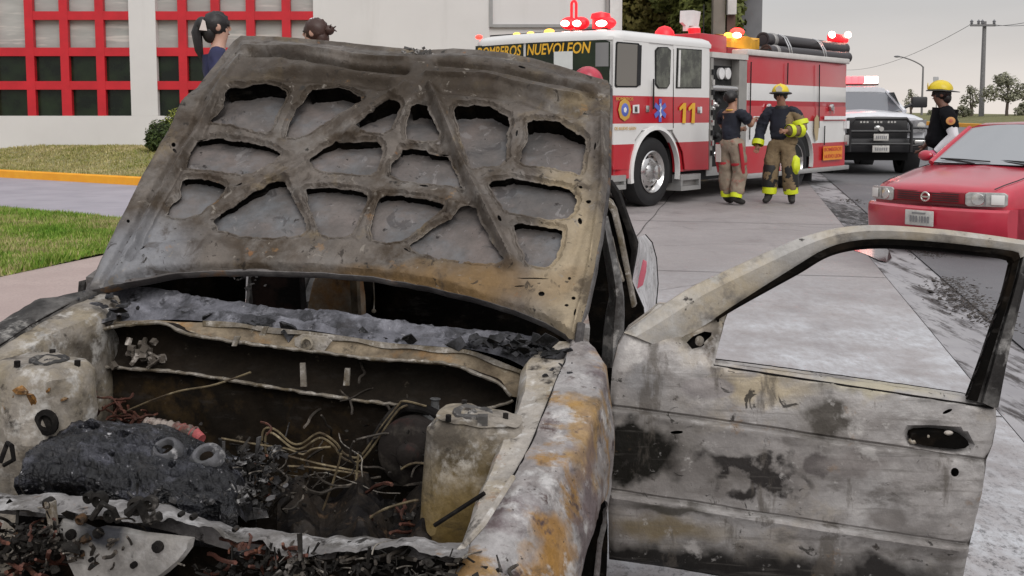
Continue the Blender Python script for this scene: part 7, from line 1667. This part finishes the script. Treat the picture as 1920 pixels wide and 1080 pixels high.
def helmet(J, o, k, m, tilt=0, shield=M_GOLD, brim=True, sc_=1.0):
    c = Vector(J['skull'][:3]) + Vector((0, -.005, .045)) * k; mb = MB(); rings = []
    for j in range(9):
        th = math.pi / 2 * j / 8; rings.append([c + Vector((math.cos(a) * .112 * math.cos(th), math.sin(a) * .138 * math.cos(th) , .125 * math.sin(th) + .004 * math.cos(6 * a) * math.cos(th))) * k * sc_ for a in np.linspace(0, 2 * math.pi, 24, endpoint=False)])
    mb.loft(rings); h = part('helmet', mb, m, o)
    if brim:
        mb = MB(); A = np.linspace(0, 2 * math.pi, 28, endpoint=False)
        def ringb(r1, r2, z, back): return [c + Vector((math.cos(a) * r1, math.sin(a) * r2 - (back if math.sin(a) < 0 else 0) * abs(math.sin(a)), z - (.02 if math.sin(a) < 0 else .0) * abs(math.sin(a)))) * k * sc_ for a in A]
        mb.loft([ringb(.108, .134, .012, 0), ringb(.145, .165, -.004, .055), ringb(.147, .167, -.012, .055), ringb(.106, .132, -.004, 0)]); mb.f = [f for f in mb.f if len(f) == 4]; part('brim', mb, M_CHAR2, h)
    mb = MB()
    for a in (-1, 0, 1):
        mb.tube([c + Vector((math.sin(a * .9) * .115 * math.cos(th), -math.cos(a * .0) * .14 * math.cos(th), .128 * math.sin(th))) * k * sc_ for th in np.linspace(.05, math.pi - .05, 14)], .006 * k, 5) if a == 0 else None
    part('ridge', mb, m, h)
    mb = MB(); mb.slab([c + Vector((x, .142, z)) * k * sc_ for x, z in ((-.035, .01), (.035, .01), (.045, .06), (.0, .10), (-.045, .06))], Vector((0, .006, 0))); part('front_shield', mb, shield, h); return h
def hair(J, o, k, m, long=False):
    c = Vector(J['skull'][:3]) + Vector((0, -.024, .012)) * k; mb = MB(); mb.sphere(c, (.094 * k, .108 * k, .104 * k), 22, 16)
    for i, v in enumerate(mb.v):
        d = (v - c).normalized(); mb.v[i] = v + d * (.008 * fbm(v, 30, 4) + .004 * math.sin(d.y * 40)) * k
    if long:
        n0 = len(mb.v); mb.sphere(c + Vector((0, -.05, -.07)) * k, (.072 * k, .06 * k, .085 * k), 16, 10)
    return part('hair', mb, m, o)
RG = lambda px, Y: WY(px, 300, Y).x
def at(px, Y): x = RG(px, Y); return (x, Y, gz(x, Y))
# --- firefighter in navy T-shirt at the pump panel, back to the camera
b_ = onground(1370, 384)
o, J, k = person('bareheaded firefighter in dark T-shirt and red-striped trousers at the pump panel', (b_.x, b_.y, gz(b_.x, b_.y)), R(-48), 1.80, head=(-.03, .02), lean=-.01,
    arms={'L': dict(e=(.20, .16, 1.22), h=(.10, .36, 1.30)), 'R': dict(e=(-.26, .12, 1.20), h=(-.14, .34, 1.18))}, legs={'L': dict(k=(.11, .06, .50), a=(.10, -.03, .085)), 'R': dict(k=(-.10, .02, .50), a=(-.10, .04, .085))})
part('shirt', shirt(J, .028, 'short'), M_NAVY, o); tr = part('trousers', trousers(J, .040, k), M_FADE, o); boots(J, o, k)
M_RSTR = plain('red_stripe', (.40, .02, .03), .7)
for n, s in (('L', 1), ('R', -1)):
    mb = MB(); P = [Vector(J[q + n][:3]) + Vector((s * (.10 if q == 'hip' else .085 if q == 'kn' else .07), -.05, 0)) for q in ('hip', 'kn')]; mb.tube([P[0] + Vector((0, -.02, .08)), P[0].lerp(P[1], .5) + Vector((s * .02, -.02, 0)), P[1]], .028, 6); part('red_stripe', mb, M_RSTR, tr)
    band(J, 'kn' + n, 'an' + n, .80, .082 * k, .10, M_HIVIS, o, par=tr)
band(J, 'hipL', 'knL', .62, .108 * k, .05, M_RSTR, o, 'red_band', tr); band(J, 'hipR', 'knR', .62, .108 * k, .05, M_RSTR, o, 'red_band', tr)
mb = MB(); c = Vector(J['hipR'][:3]); mb.slab([c + Vector((x, -.135, z)) for x, z in ((-.09, .06), (.0, .06), (.0, -.22), (-.08, -.22))], Vector((0, .02, 0))); part('cloth_patch', mb, plain('grey_cloth', (.5, .46, .43), .8), tr)
hair(J, o, k, M_HAIRB)
mb = MB(); c = Vector(J['collar'][:3]); mb.lathe(c + Vector((0, 0, .02)), (0, 0, 1), [(.078, 0), (.084, .015), (.075, .03)], 16); part('collar_band', mb, M_GOLD, o)
# --- firefighter with yellow helmet, coat half on
b_ = onground(1462, 381)
o, J, k = person('firefighter in yellow helmet and tan gear, one arm in his fluorescent-banded coat', (b_.x, b_.y, gz(b_.x, b_.y)), R(158), 1.84, head=(.02, .01),
    arms={'R': dict(e=(-.29, .02, 1.13), h=(-.10, .22, 1.12)), 'L': dict(e=(.29, -.02, 1.14), h=(.31, .08, .90))}, legs={'L': dict(k=(.12, .03, .50), a=(.15, .02, .085)), 'R': dict(k=(-.125, .02, .50), a=(-.155, -.02, .085))})
tr = part('trousers', trousers(J, .048, k), M_TANC, o); part('shirt', shirt(J, .042, 'full'), M_NAVY, o); boots(J, o, k)
for n in 'LR':
    band(J, 'kn' + n, 'an' + n, .72, .098 * k, .11, M_HIVIS, o, par=tr)
    mb = MB(); a = Vector(J['kn' + n][:3]); b = Vector(J['an' + n][:3]); mb.lathe(a + Vector((0, 0, .10)), b - a, [(.104 * k, 0), (.112 * k, .05), (.112 * k, .30), (.104 * k, .36)], 18); part('knee_patch', mb, M_CHAR2, tr)
cN = dict(J); 
coat = grown({**J, 'hem': (J['pelvis'][0] - .10, J['pelvis'][1] - .02, J['pelvis'][2] - .05, .11, .09), 'mid': (J['waist'][0] - .09, J['waist'][1] - .01, J['waist'][2], .10, .10), 'top': (J['chest'][0] - .10, J['chest'][1] - .01, J['chest'][2] + .04, .10, .11), 'elR': J['elR'][:3] + (.07,), 'wrR': J['wrR'][:3] + (.055,)}, ['hem', 'mid', 'top', 'shR', 'elR', 'wrR'], chain('hem', 'mid', 'top', 'shR', 'elR', 'wrR'), 'mid', .040, 1, 'coat')
ct = part('coat', coat, M_TANC, o); band(J, 'shR', 'elR', .60, .118, .08, M_HIVIS, o, par=ct); band(J, 'elR', 'wrR', .22, .112, .08, M_HIVIS, o, par=ct); band(J, 'elR', 'wrR', .75, .100, .07, M_HIVIS, o, par=ct); band(J, 'elL', 'wrL', .86, .086, .09, M_HIVIS, o)
mb = MB(); mb.sphere((-.22, .07, .62), (.075, .07, .16), 12, 8); mb.v = [v + Vector((fbm(v, 14, 1), fbm(v, 14, 2), fbm(v, 14, 3))) * .02 for v in mb.v]; part('hanging_sleeve', mb, M_HIVIS, ct)
mb = MB(); mb.lathe(Vector(J['collar'][:3]) + Vector((0, .01, -.01)), (0, .1, 1), [(.10, 0), (.105, .04), (.09, .085), (.075, .09)], 18); part('balaclava', mb, M_CHAR2, o)
hair(J, o, k, M_HAIRB); helmet(J, o, k, M_YHELM, shield=plain('ash_shield', (.55, .5, .42), .5), sc_=1.06)
# --- man in navy uniform and yellow helmet behind the red car
Y_ = 14.9; p_ = at(1768, Y_)
M_BLKC = plain('black_uniform', (.006, .006, .008), .9, .0, .15, .3, 8, .4, 16)
o, J, k = person('man in navy uniform and yellow helmet standing behind the red car', p_, R(76), 1.84, head=(0, .045), skin_m=plain('shaded_skin', (.16, .075, .05), .6),  # skin colour darkened to stand for backlight
    arms={'R': dict(e=(-.27, -.07, 1.10), h=(-.20, .10, .90)), 'L': dict(e=(.24, .06, 1.12), h=(.12, .20, .95))})
J2 = dict(J); q = J['waist']; J2['waist'] = (q[0], q[1] + .06, q[2] - .03, q[3] + .02, q[4] + .06); q = J['chest']; J2['chest'] = (q[0], q[1] + .01, q[2], q[3] + .01, q[4] + .02)
part('shirt', shirt(J2, .045, 'short'), M_BLKC, o); part('trousers', trousers(J, .035, k), M_BLKC, o); boots(J, o, k); hair(J, o, k, M_HAIRB, True); helmet(J, o, k, M_YHELM, shield=M_YHELM, sc_=1.0)
mb = MB(); e_ = Vector(J['elR'][:3]); w_ = Vector(J['wrR'][:3]); s_ = Vector(J['shR'][:3]); mb.tube([s_.lerp(e_, .60), e_, w_.lerp(e_, .45), w_], [.066, .066, .056, .046], 12); part('forearm_sleeve', wrinkle(mb.mesh('forearm_sleeve')), M_WH, o)
mb = MB(); mb.sphere(w_ + Vector((.01, .05, -.06)), (.055, .075, .075), 12, 8); part('work_glove', mb, plain('pink_glove', (.50, .11, .19), .7), o)
mb = MB(); c = s_.lerp(e_, .36); mb.lathe(c + Vector((-.10, 0, .0)), (-1, 0, .1), [(.055, -.01), (.055, .006), (.04, .010), (.001, .011)], 16); bd = part('shoulder_patch', mb, plain('orange_patch', (.55, .26, .08), .6), o); mb = MB(); mb.lathe(c + Vector((-.111, 0, .001)), (-1, 0, .1), [(.026, 0), (.001, .004)], 12); part('patch_centre', mb, plain('patch_red', (.45, .12, .07), .6), bd)
# --- man with red helmet behind the bonnet
p_ = at(1103, 10.2)
o, J, k = person('firefighter in red helmet half hidden behind the raised bonnet', p_, R(98), 1.83); o.scale = (.9, .9, 1)
part('shirt', shirt(J, .04, 'full'), M_TANC, o); part('trousers', trousers(J, .04, k), M_TANC, o); boots(J, o, k); hair(J, o, k, M_HAIRB); helmet(J, o, k, M_REDH, shield=plain('pink_shield', (.6, .3, .4), .4), sc_=1.12)
# --- low concrete platform and the two women on it
plat = MB(); plat.bb(-2.75, -1.0, 8.6, 10.2, -.05, .52); plat.bb(-2.6, -1.15, 8.5, 8.598, -.05, .30); single('platform', plat, M_CONC, 'low grey concrete platform under the two women behind the car', 'platform', bevel=.02)
def woman(px, Y, zt, face, hm, label, shirt_m):
    p = WY(px, 100, Y); H = zt - .52
    return person(label, (p.x, Y, .52), face, H, skin_m=M_SKIN2, female=True)
zt = WY(410, 26, 9.2).z
o, J, k = woman(408, 9.2, zt, R(-72), M_HAIRB, 'woman in navy shirt with black hair clipped up, facing right', M_NAVYB)
part('shirt', shirt(J, .026, 'full'), M_NAVYB, o); part('trousers', trousers(J, .022, k), M_NAVY, o); boots(J, o, k); h_ = hair(J, o, k, M_HAIRB, True)
c = Vector(J['skull'][:3]); mb = MB(); mb.sphere(c + Vector((.0, -.13, .0)) * k, (.062, .060, .075), 12, 8); mb.tube([c + Vector((0, -.15, .03)) * k, c + Vector((.0, -.175, -.06)) * k, c + Vector((0, -.16, -.20)) * k, c + Vector((0, -.13, -.30)) * k], [.035, .045, .035, .01], 8); part('tied_hair', mb, M_HAIRB, h_)
mb = MB(); mb.slab([c + Vector((.062, y, z)) for y, z in ((-.165, -.045), (-.10, -.05), (-.115, .03), (-.135, .045))], (.012, 0, 0)); part('hair_clip', mb, plain('pale_clip', (.6, .52, .48), .4), h_)
mb = MB(); c = Vector(J['shL'][:3]).lerp(Vector(J['elL'][:3]), .45); d_ = -1; c2 = Vector(J['shL'][:3]).lerp(Vector(J['elL'][:3]), .45)
mb.slab([c2 + Vector((.080, y, z)) for y, z in ((-.012, -.06), (.012, -.06), (.010, .0), (.004, .06), (-.01, .01))], (.008, 0, 0)); part('sleeve_print', mb, M_WH, o)
zt = WY(592, 38, 9.5).z
o, J, k = woman(592, 9.5, zt, R(80), M_HAIRR, 'woman with brown hair in a bun facing left above the bonnet edge', M_NAVYB)
part('shirt', shirt(J, .026, 'full'), M_NAVY, o); part('trousers', trousers(J, .022, k), M_NAVY, o); boots(J, o, k); h_ = hair(J, o, k, M_HAIRR, True)
c = Vector(J['skull'][:3]); mb = MB(); mb.sphere(c + Vector((0, -.135, .01)) * k, (.05, .05, .045), 12, 8); 
for q in range(14): a = q * .9; mb.tube([c + Vector((.03 * math.cos(a), -.14 + .03 * math.sin(a), .02)) * k, c + Vector((.06 * math.cos(a), -.15 + .055 * math.sin(a), .03 + .03 * math.sin(a * 2))) * k], [.012, .003], 5)
part('bun', mb, M_HAIRR, h_)
mb = MB(); mb.sphere(c + Vector((0, -.0, .10)) * k, (.03, .04, .018), 10, 6); part('hair_band', mb, M_WH, h_)
# ================================================================ RED SEDAN (right) and WHITE PICKUP (behind the engine)
def carframe(px, Ybumper, phi, width, name, label, cat):
    P = WY(px, 400, Ybumper); a = Vector((math.sin(phi), math.cos(phi), 0)); rt = Vector((math.cos(phi), -math.sin(phi), 0))
    O = Vector((P.x, P.y, 0)) + rt * width; O.z = gz(O.x, O.y)
    th = thing(name, label, cat, O, math.pi / 2 - phi); return th, Matrix.Translation(O) @ Matrix.Rotation(math.pi / 2 - phi, 4, 'Z')
t = NT('faded_red_paint'); s_ = t.n('TexNoise')
col = t.mix(t.rng(t.noise(2.0, 1, 6), .35, .65), (.43, .012, .035), (.50, .022, .05)); col = t.mix(t.math('MULTIPLY', t.rng(t.noise(5, 3, 6), .5, .7), .25), col, (.30, .01, .02))
t.set(col, .32, 0, .5); t.b.inputs['Coat Weight'].default_value = .9; t.b.inputs['Coat Roughness'].default_value = .18; M_CRED = t.m
M_TYRE = plain('tyre', (.02, .02, .021), .8); M_HUB = plain('hub_grey', (.25, .25, .26), .4, .5); M_LENS = plain('lamp_lens', (.42, .42, .40), .12, .2, .8, var=.35, vs=14); M_REFL = plain('lamp_reflector', (.65, .65, .63), .15, .8); M_PLATE = plain('number_plate', (.50, .49, .46), .6, var=.2, vs=20); M_BLKP = plain('black_trim', (.015, .015, .016), .5)
M_WIND = glass('windscreen_glass', (.30, .315, .33), .06)  # pale base colour stands for sky reflected in the glass
rc, RM = carframe(1612, 11.85, R(54), 1.63, 'red_sedan', 'faded red old sedan parked on the right with its bonnet towards the camera', 'car')
Wd = 1.63
def rp(n, mb, m, parent=None, **k):
    for v in mb.v:        # the nose curves back towards the corners
        v.x += .20 * min(1.3, abs((v.y - Wd / 2) / (Wd / 2))) ** 2.2 * smooth(1.1, .15, v.x)
    return part(n, mb, m, parent or rc, **k)
def section(x, z0, zs, zt, w, crown, bot=.16):
    """half-profiles mirrored: list of (y,z) round the body at x"""
    c = Wd / 2; L = []
    for y, z in ((-w * .86, z0), (-w * .97, z0 + .05), (-w, z0 + .20), (-w * 1.0, zs - .12), (-w * .975, zs - .03), (-w * .90, zs + .012), (-w * .5, zt), (0, zt + crown)): L.append((x, c + y, z))
    return L + [(x, c - (p[1] - c), p[2]) for p in L[-2::-1]]
HW = Wd / 2
rings = [section(x, z0, zs, zt, w, cr, 0) for x, z0, zs, zt, w, cr in (
    (.02, .20, .60, .655, HW * .90, .006), (.05, .19, .68, .708, HW * .945, .010), (.16, .19, .72, .742, HW * .97, .014), (.45, .20, .77, .795, HW * .99, .018), (.8, .20, .825, .850, HW, .020), (1.12, .20, .87, .895, HW, .02), (1.30, .2, .89, .92, HW, .02),
    (2.0, .2, .90, .92, HW, .02), (2.9, .2, .91, .93, HW, .02), (3.4, .22, .92, .95, HW * .99, .02), (4.0, .25, .90, .93, HW * .95, .02), (4.12, .3, .8, .82, HW * .9, .01))]
mb = MB(); mb.loft(rings); rp('body', mb, M_CRED, sharp=50)
# bonnet shut lines
for s in (-1, 1):
    mb = MB(); mb.tube([(x, HW + s * HW * f, z) for x, f, z in ((.055, .80, .720), (.2, .82, .757), (.45, .84, .797), (.8, .86, .852), (1.14, .87, .898))], .0055, 5); rp('bonnet_seam', mb, M_BLKP)
# roof and glass
def gring(x, w, z): return x, w, z
mb = MB(); mb.loft([[(x, HW - w, z), (x, HW - w * .8, z + .04), (x, HW, z + .055), (x, HW + w * .8, z + .04), (x, HW + w, z), (x, HW + w, z - .03), (x, HW - w, z - .03)] for x, w, z in ((1.78, HW * .74, 1.315), (1.95, HW * .77, 1.335), (2.6, HW * .78, 1.345), (3.0, HW * .76, 1.32))]); rp('roof', mb, M_CRED)
wl0, wl1 = (1.17, HW * .84, .925), (1.79, HW * .72, 1.318)
mb = MB(); mb.grid([[(wl0[0] + (wl1[0] - wl0[0]) * j / 6 - .05 * math.cos((i / 10 - .5) * math.pi), HW + (i / 5 - 1) * (wl0[1] + (wl1[1] - wl0[1]) * j / 6), wl0[2] + (wl1[2] - wl0[2]) * j / 6 + .03 * (1 - j / 6) * 0 + .045 * (j / 6) * math.cos((i / 10 - .5) * math.pi)) for i in range(11)] for j in range(7)]); wsr = rp('windscreen', mb, M_WIND)
for s in (-1, 1):
    mb = MB(); mb.tube([(wl0[0], HW + s * wl0[1] * 1.03, wl0[2] - .01), ((wl0[0] + wl1[0]) / 2, HW + s * (wl0[1] + wl1[1]) / 2 * 1.035, (wl0[2] + wl1[2]) / 2), (wl1[0], HW + s * wl1[1] * 1.03, wl1[2])], [.035, .03, .03], 8); rp('pillar', mb, M_CRED)
    mb = MB(); mb.grid([[(x0 + (x1 - x0) * f, HW + s * (HW * .93 + (HW * .77 - HW * .93) * f), .92 + .40 * f) for f in (0, .5, 1)] for x0, x1 in ((1.30, 1.86), (1.9, 2.1), (2.3, 2.35), (2.95, 2.75), (3.35, 2.95))]); rp('side_glass', mb, M_WIND)
    mb = MB(); mb.tube([(2.32, HW + s * HW * .935, .92), (2.36, HW + s * HW * .79, 1.32)], .03, 6); rp('pillar', mb, M_CRED)
    mb = MB(); mb.tube([(3.40, HW + s * HW * .93, .93), (2.98, HW + s * HW * .76, 1.32)], .06, 6); rp('pillar', mb, M_CRED)
mb = MB(); mb.grid([[(3.42 - .45 * j / 4, HW + (i / 3 - 1) * HW * (.84 - .10 * j / 4), .94 + .37 * j / 4) for i in range(7)] for j in range(5)]); rp('rear_glass', mb, M_WIND)
# wipers
for y0, y1, x0 in ((.95, 1.36, 1.08), (.32, .86, 1.10)):
    mb = MB(); mb.tube([(x0 + .04, y0, .925), (x0 + .07, (y0 + y1) / 2, .953), (x0 + .13, y1, .965)], .009, 5); mb.tube([(x0 + .045, y0 - .18 if y0 > .5 else y0 - .2, .955), (x0 + .09, (y0 + y1) / 2, .967), (x0 + .11, y1 + .05, .97)], .008, 5); rp('wiper', mb, M_BLKP)
# front end: grille with ring emblem, headlights, bumper with plate
mb = MB(); mb.bb(-.01, .06, .40, 1.23, .555, .675); gr = rp('grille', mb, plain('deep_red_grille', (.22, .008, .016), .5), bevel=.012)
for s in (0, 1):
    for k in range(4): mb = MB(); y0, y1 = ((.46, .74) if s else (.89, 1.17)); z = .578 + .024 * k; mb.bb(-.016, -.0105, y0, y1, z, z + .010); rp('grille_slot', mb, M_BLKP, gr)
mb = MB(); mb.tube([(-.022, HW + .045 * math.cos(a), .615 + .045 * math.sin(a)) for a in np.linspace(0, 2 * math.pi, 25)], .010, 6, False); em = rp('emblem', mb, M_REFL, gr); mb = MB(); mb.bb(-.03, -.018, HW - .05, HW + .05, .607, .623); rp('emblem_bar', mb, M_REFL, em)
for (y0, y1) in ((.03, .395), (1.235, 1.60)):
    out = y0 < .5
    pr = [(y0 + .02, .545), (y1 - .03, .540), (y1, .56), (y1, .665), (y1 - .03, .685), (y0 + .03, .690), (y0, .67), (y0, .565)]
    mb = MB(); mb.prism([(y, z) for y, z in pr], (-.002 + .02, 0, 0), (0, 1, 0), (0, 0, 1), -.035); hl = rp('headlight', mb, M_LENS, bevel=.008)
    yc = (y1 - .12 if out else y0 + .12); mb = MB(); mb.lathe((-.016, yc, .615), (-1, 0, 0), [(.062, -.004), (.058, .003), (.02, .006), (.001, .006)], 18); rp('reflector', mb, M_REFL, hl)
    yi = (y0 + .07 if out else y1 - .07); mb = MB(); mb.bb(-.024, -.0155, yi - .055, yi + .055, .565, .665); rp('indicator', mb, plain('clear_indicator', (.72, .71, .68), .15), hl, bevel=.01)
    mb = MB(); mb.bb(-.022, -.0155, min(y1 - .19, y1 - .19) if out else y0 + .18, (y1 - .185) if out else y0 + .185, .56, .675); rp('lens_rib', mb, M_HUB, hl)
brings = [[(x, HW + s, z) for x, z in ((-.05 + d, .515), (-.085 + d, .49), (-.095 + d, .40), (-.075 + d, .24), (-.04 + d, .19), (.10 + d, .19), (.10 + d, .515))] for s, d in ((-HW * 1.0, .24), (-HW * 1.0, .04), (-HW * .93, .01), (-HW * .6, .0), (0, -.012), (HW * .6, 0), (HW * .93, .01), (HW, .04), (HW, .24))]
mb = MB(); mb.loft(brings); bp = rp('bumper', mb, M_CRED, sharp=30)
mb = MB(); mb.bb(-.128, -.114, HW - .165, HW + .165, .315, .475); pl_ = rp('number_plate', mb, M_PLATE, bp, bevel=.006)
mb = MB()
for k in range(7): mb = MB(); y = HW - .12 + .034 * k; mb.bb(-.131, -.1285, y, y + (.02 if k != 3 else .008), .352, .418) ; rp('plate_character', mb, M_HUB, pl_)
mb = MB(); mb.bb(-.131, -.1285, HW - .08, HW + .08, .440, .455); rp('plate_character', mb, M_HUB, pl_)
mb = MB(); mb.bb(.25, 4.0, .12, Wd - .12, .13, .23); rp('underbody', mb, M_BLKP)  # low black floor added to deepen the shade under the car
# wheels and arches
def cwheel(add, x, y, out, r, w_, hubm=M_HUB):
    wl = add('wheel', MB().lathe((x, y, r), (0, out, 0), [(r * .62, -w_), (r * .95, -w_), (r, -w_ * .8), (r, -w_ * .2), (r * .95, 0), (r * .64, .0)], 32), M_TYRE); mb = MB(); mb.lathe((x, y, r), (0, out, 0), [(r * .66, -.02), (r * .66, .004), (r * .6, .0), (r * .5, -.03), (r * .2, -.01), (r * .15, .01), (.001, .012)], 28); add('rim', mb, hubm, wl)
    for k in range(5):
        a = 2 * math.pi * k / 5; mb = MB(); p = Vector((x + r * .38 * math.cos(a), y + out * -.022, r + r * .38 * math.sin(a))); mb.cyl(p, p + Vector((0, out * .012, 0)), r * .09, 10); add('rim_hole', mb, M_BLKP, wl)
for x in (.72, 3.12):
    for y, o_ in ((-.012, -1), (Wd + .012, 1)):
        cwheel(rp, x, y, o_, .285, .17); mb = MB(); mb.lathe((x, y - o_ * .004, .31), (0, o_, 0), [(.36, -.16), (.36, .001), (.335, .004), (.30, -.02), (.001, -.02)], 28); rp('wheel_arch', mb, M_BLKP)
for s, y in ((-1, -.03), (1, Wd + .03)):
    mb = MB(); mb.sphere((1.42, y + s * .09, .985), (.06, .10, .065), 12, 8); rp('mirror', mb, M_CRED); mb = MB(); mb.tube([(1.40, y - s * .02, .95), (1.42, y + s * .06, .97)], .02, 6); rp('mirror_arm', mb, M_BLKP)
    mb = MB(); mb.tube([(x, HW + s * (HW * 1.005), .52) for x in (1.1, 2.2, 3.6)], .014, 6); rp('side_trim', mb, M_BLKP)

# --- pickup
pk, PM = carframe(1547, 24.6, R(4), 2.255, 'pickup_truck', 'white pickup with a black grille guard and glowing roof light bar', 'pickup')
def pp(n, mb, m, parent=None, **k): return part(n, mb, m, parent or pk, **k)
pk.scale = (1.1, 1.1, 1.1); PW_ = 2.05; HP = PW_ / 2
M_PWH = plain('pickup_white', (.66, .67, .70), .25, coat=.5)
def psec(x, z0, zs, zt, w): return [(x, HP - w * .95, z0), (x, HP - w, z0 + .2), (x, HP - w, zs - .15), (x, HP - w * .97, zs), (x, HP - w * .80, zs + .07), (x, HP - w * .4, zt), (x, HP, zt + .02), (x, HP + w * .4, zt), (x, HP + w * .80, zs + .07), (x, HP + w * .97, zs), (x, HP + w, zs - .15), (x, HP + w, z0 + .2), (x, HP + w * .95, z0)]
mb = MB(); mb.loft([psec(*q) for q in ((.05, .60, 1.12, 1.22, HP * .95), (.2, .55, 1.18, 1.29, HP * .98), (.7, .55, 1.22, 1.33, HP), (1.3, .55, 1.25, 1.36, HP), (1.5, .55, 1.26, 1.37, HP), (3.6, .5, 1.28, 1.36, HP), (5.6, .55, 1.28, 1.34, HP))]); pp('body', mb, M_PWH, sharp=50)
mb = MB(); mb.loft([[(x, HP - w, z0), (x, HP + w, z0), (x, HP + w * .98, z0 + .12), (x, HP + w * .7, z0 + .17), (x, HP - w * .7, z0 + .17), (x, HP - w * .98, z0 + .12)] for x, w, z0 in ((2.05, .70, 1.72), (2.3, .74, 1.75), (3.4, .74, 1.75), (3.7, .70, 1.70))]); pp('roof', mb, M_PWH)
mb = MB(); mb.grid([[(1.38 + .70 * j / 5 - .06 * math.cos((i / 8 - .5) * math.pi), HP + (i / 4 - 1) * (.90 - .19 * j / 5), 1.34 + .44 * j / 5) for i in range(9)] for j in range(6)]); pp('windscreen', mb, glass('pickup_glass', (.13, .135, .15), .1))
for s in (-1, 1):
    mb = MB(); mb.tube([(1.36, HP + s * .94, 1.33), (2.08, HP + s * .735, 1.79)], [.05, .045], 8); pp('pillar', mb, M_PWH)
    mb = MB(); mb.grid([[(1.5 + .4 * i, HP + s * (.94 - .2 * j / 3), 1.33 + .43 * j / 3) for j in range(4)] for i in range(6)]); pp('side_glass', mb, M_DG)
    mb = MB(); mb.bb(1.62, 1.72, HP + s * 1.34 - .17, HP + s * 1.34 + .17, 1.42, 1.66); mr = pp('mirror', mb, M_BLKP, bevel=.03); mb = MB(); mb.tube([(1.66, HP + s * .98, 1.40), (1.67, HP + s * 1.2, 1.50)], .035, 6); pp('mirror_arm', mb, M_BLKP, mr)
    mb = MB(); mb.prism([(HP + s * a, z) for a, z in ((.62, .88), (.97, .90), (.99, 1.16), (.66, 1.14))], (.03, 0, 0), (0, 1, 0), (0, 0, 1), -.06 * 1); hl = pp('headlight', mb, plain('pickup_lens', (.28, .28, .29), .15, .3, var=.4, vs=10)); mb = MB(); mb.lathe((-.035, HP + s * .88, 1.03), (-1, 0, 0), [(.085, -.01), (.08, .006), (.03, .01), (.001, .01)], 16); pp('reflector', mb, M_REFL, hl)
    mb = MB(); mb.bb(-.16, -.10, HP + s * .86 - .14, HP + s * .86 + .14, .66, .74); pp('fog_light', mb, M_REFL, bevel=.015)
mb = MB(); mb.bb(-.02, .10, HP - .62, HP + .62, .72, 1.20); gr = pp('grille', mb, M_BLKP, bevel=.03)
mb = MB(); mb.bb(-.12, .30, -.0, PW_, .48, .78); bp = pp('bumper', mb, plain('pickup_bumper', (.02, .02, .022), .5), bevel=.06)
gd = pp('grille_guard', MB().tube([(-.26, HP + s, z) for s, z in ((-.62, .5), (-.62, 1.05), (-.52, 1.18), (.52, 1.18), (.62, 1.05), (.62, .5))], .035, 8), M_BLKP)
for z in (.66, .92): pp('guard_bar', MB().tube([(-.26, HP + s, z) for s in (-.62, 0, .62)], .028, 8), M_BLKP, gd)
for s in (-.78, .78): pp('guard_wing', MB().tube([(-.26, HP + s * .8, .62), (-.24, HP + s * 1.2, .66), (-.2, HP + s * 1.24, .98), (-.25, HP + s * .8, 1.0)], .026, 8), M_BLKP, gd)
for y, z, w_ in ((HP, .80, .15), (HP, .56, .17)):
    mb = MB(); mb.bb(-.32, -.29, y - w_, y + w_, z - .07, z + .07); pl_ = pp('number_plate', mb, M_PLATE, bp, bevel=.006)
    for k in range(6): mb = MB(); mb.bb(-.324, -.3205, y - w_ * .75 + k * w_ * .26, y - w_ * .75 + k * w_ * .26 + w_ * .16, z - .03, z + .03); pp('plate_character', mb, M_HUB, pl_)
for k, y in enumerate((-.28, -.0, .28)):
    for q in range(3): mb = MB(); mb.bb(-.026, -.0205, HP + y - .09 + q * .065, HP + y - .05 + q * .065, 1.09, 1.13); pp('grille_letter', mb, M_REFL, gr)
mb = MB(); mb.sphere((-.03, HP, .98), (.02, .08, .06), 10, 6); pp('grille_badge', mb, M_REFL, gr)
mb = MB(); mb.lathe((-.30, HP, .97), (-1, 0, 0), [(.05, 0), (.05, .02), (.001, .02)], 12); pp('guard_lamp', mb, M_REFL, gd)
lb = pp('light_bar', MB().bb(2.35, 2.65, HP - .62, HP + .62, 1.935, 1.97), M_BLKP)
for k in range(8):
    y = HP + .54 - k * .154; mb = MB(); mb.bb(2.31, 2.67, y - .074, y + .074, 1.972, 2.14); pp('light_module', mb, glow('hot_white_lit', (1, .55, .48), 5) if k in (2, 6, 7) else glow('warm_red_lit', (1, .07, .08), 3.2), lb, bevel=.03)
for x in (.95, 4.5):
    for y, o_ in ((.02, -1), (PW_ - .02, 1)): cwheel(pp, x, y, o_, .42, .27); 
mb = MB(); mb.bb(.3, 5.4, .30, PW_ - .30, .30, .6); pp('chassis', mb, M_DARK)
for x in (.95, 4.5):
    for y, o_ in ((.0, -1), (PW_, 1)): mb = MB(); mb.lathe((x, y, .45), (0, o_, 0), [(.50, -.3), (.50, .012), (.47, .014), (.46, -.28)], 24); pp('wheel_arch', mb, M_BLKP)
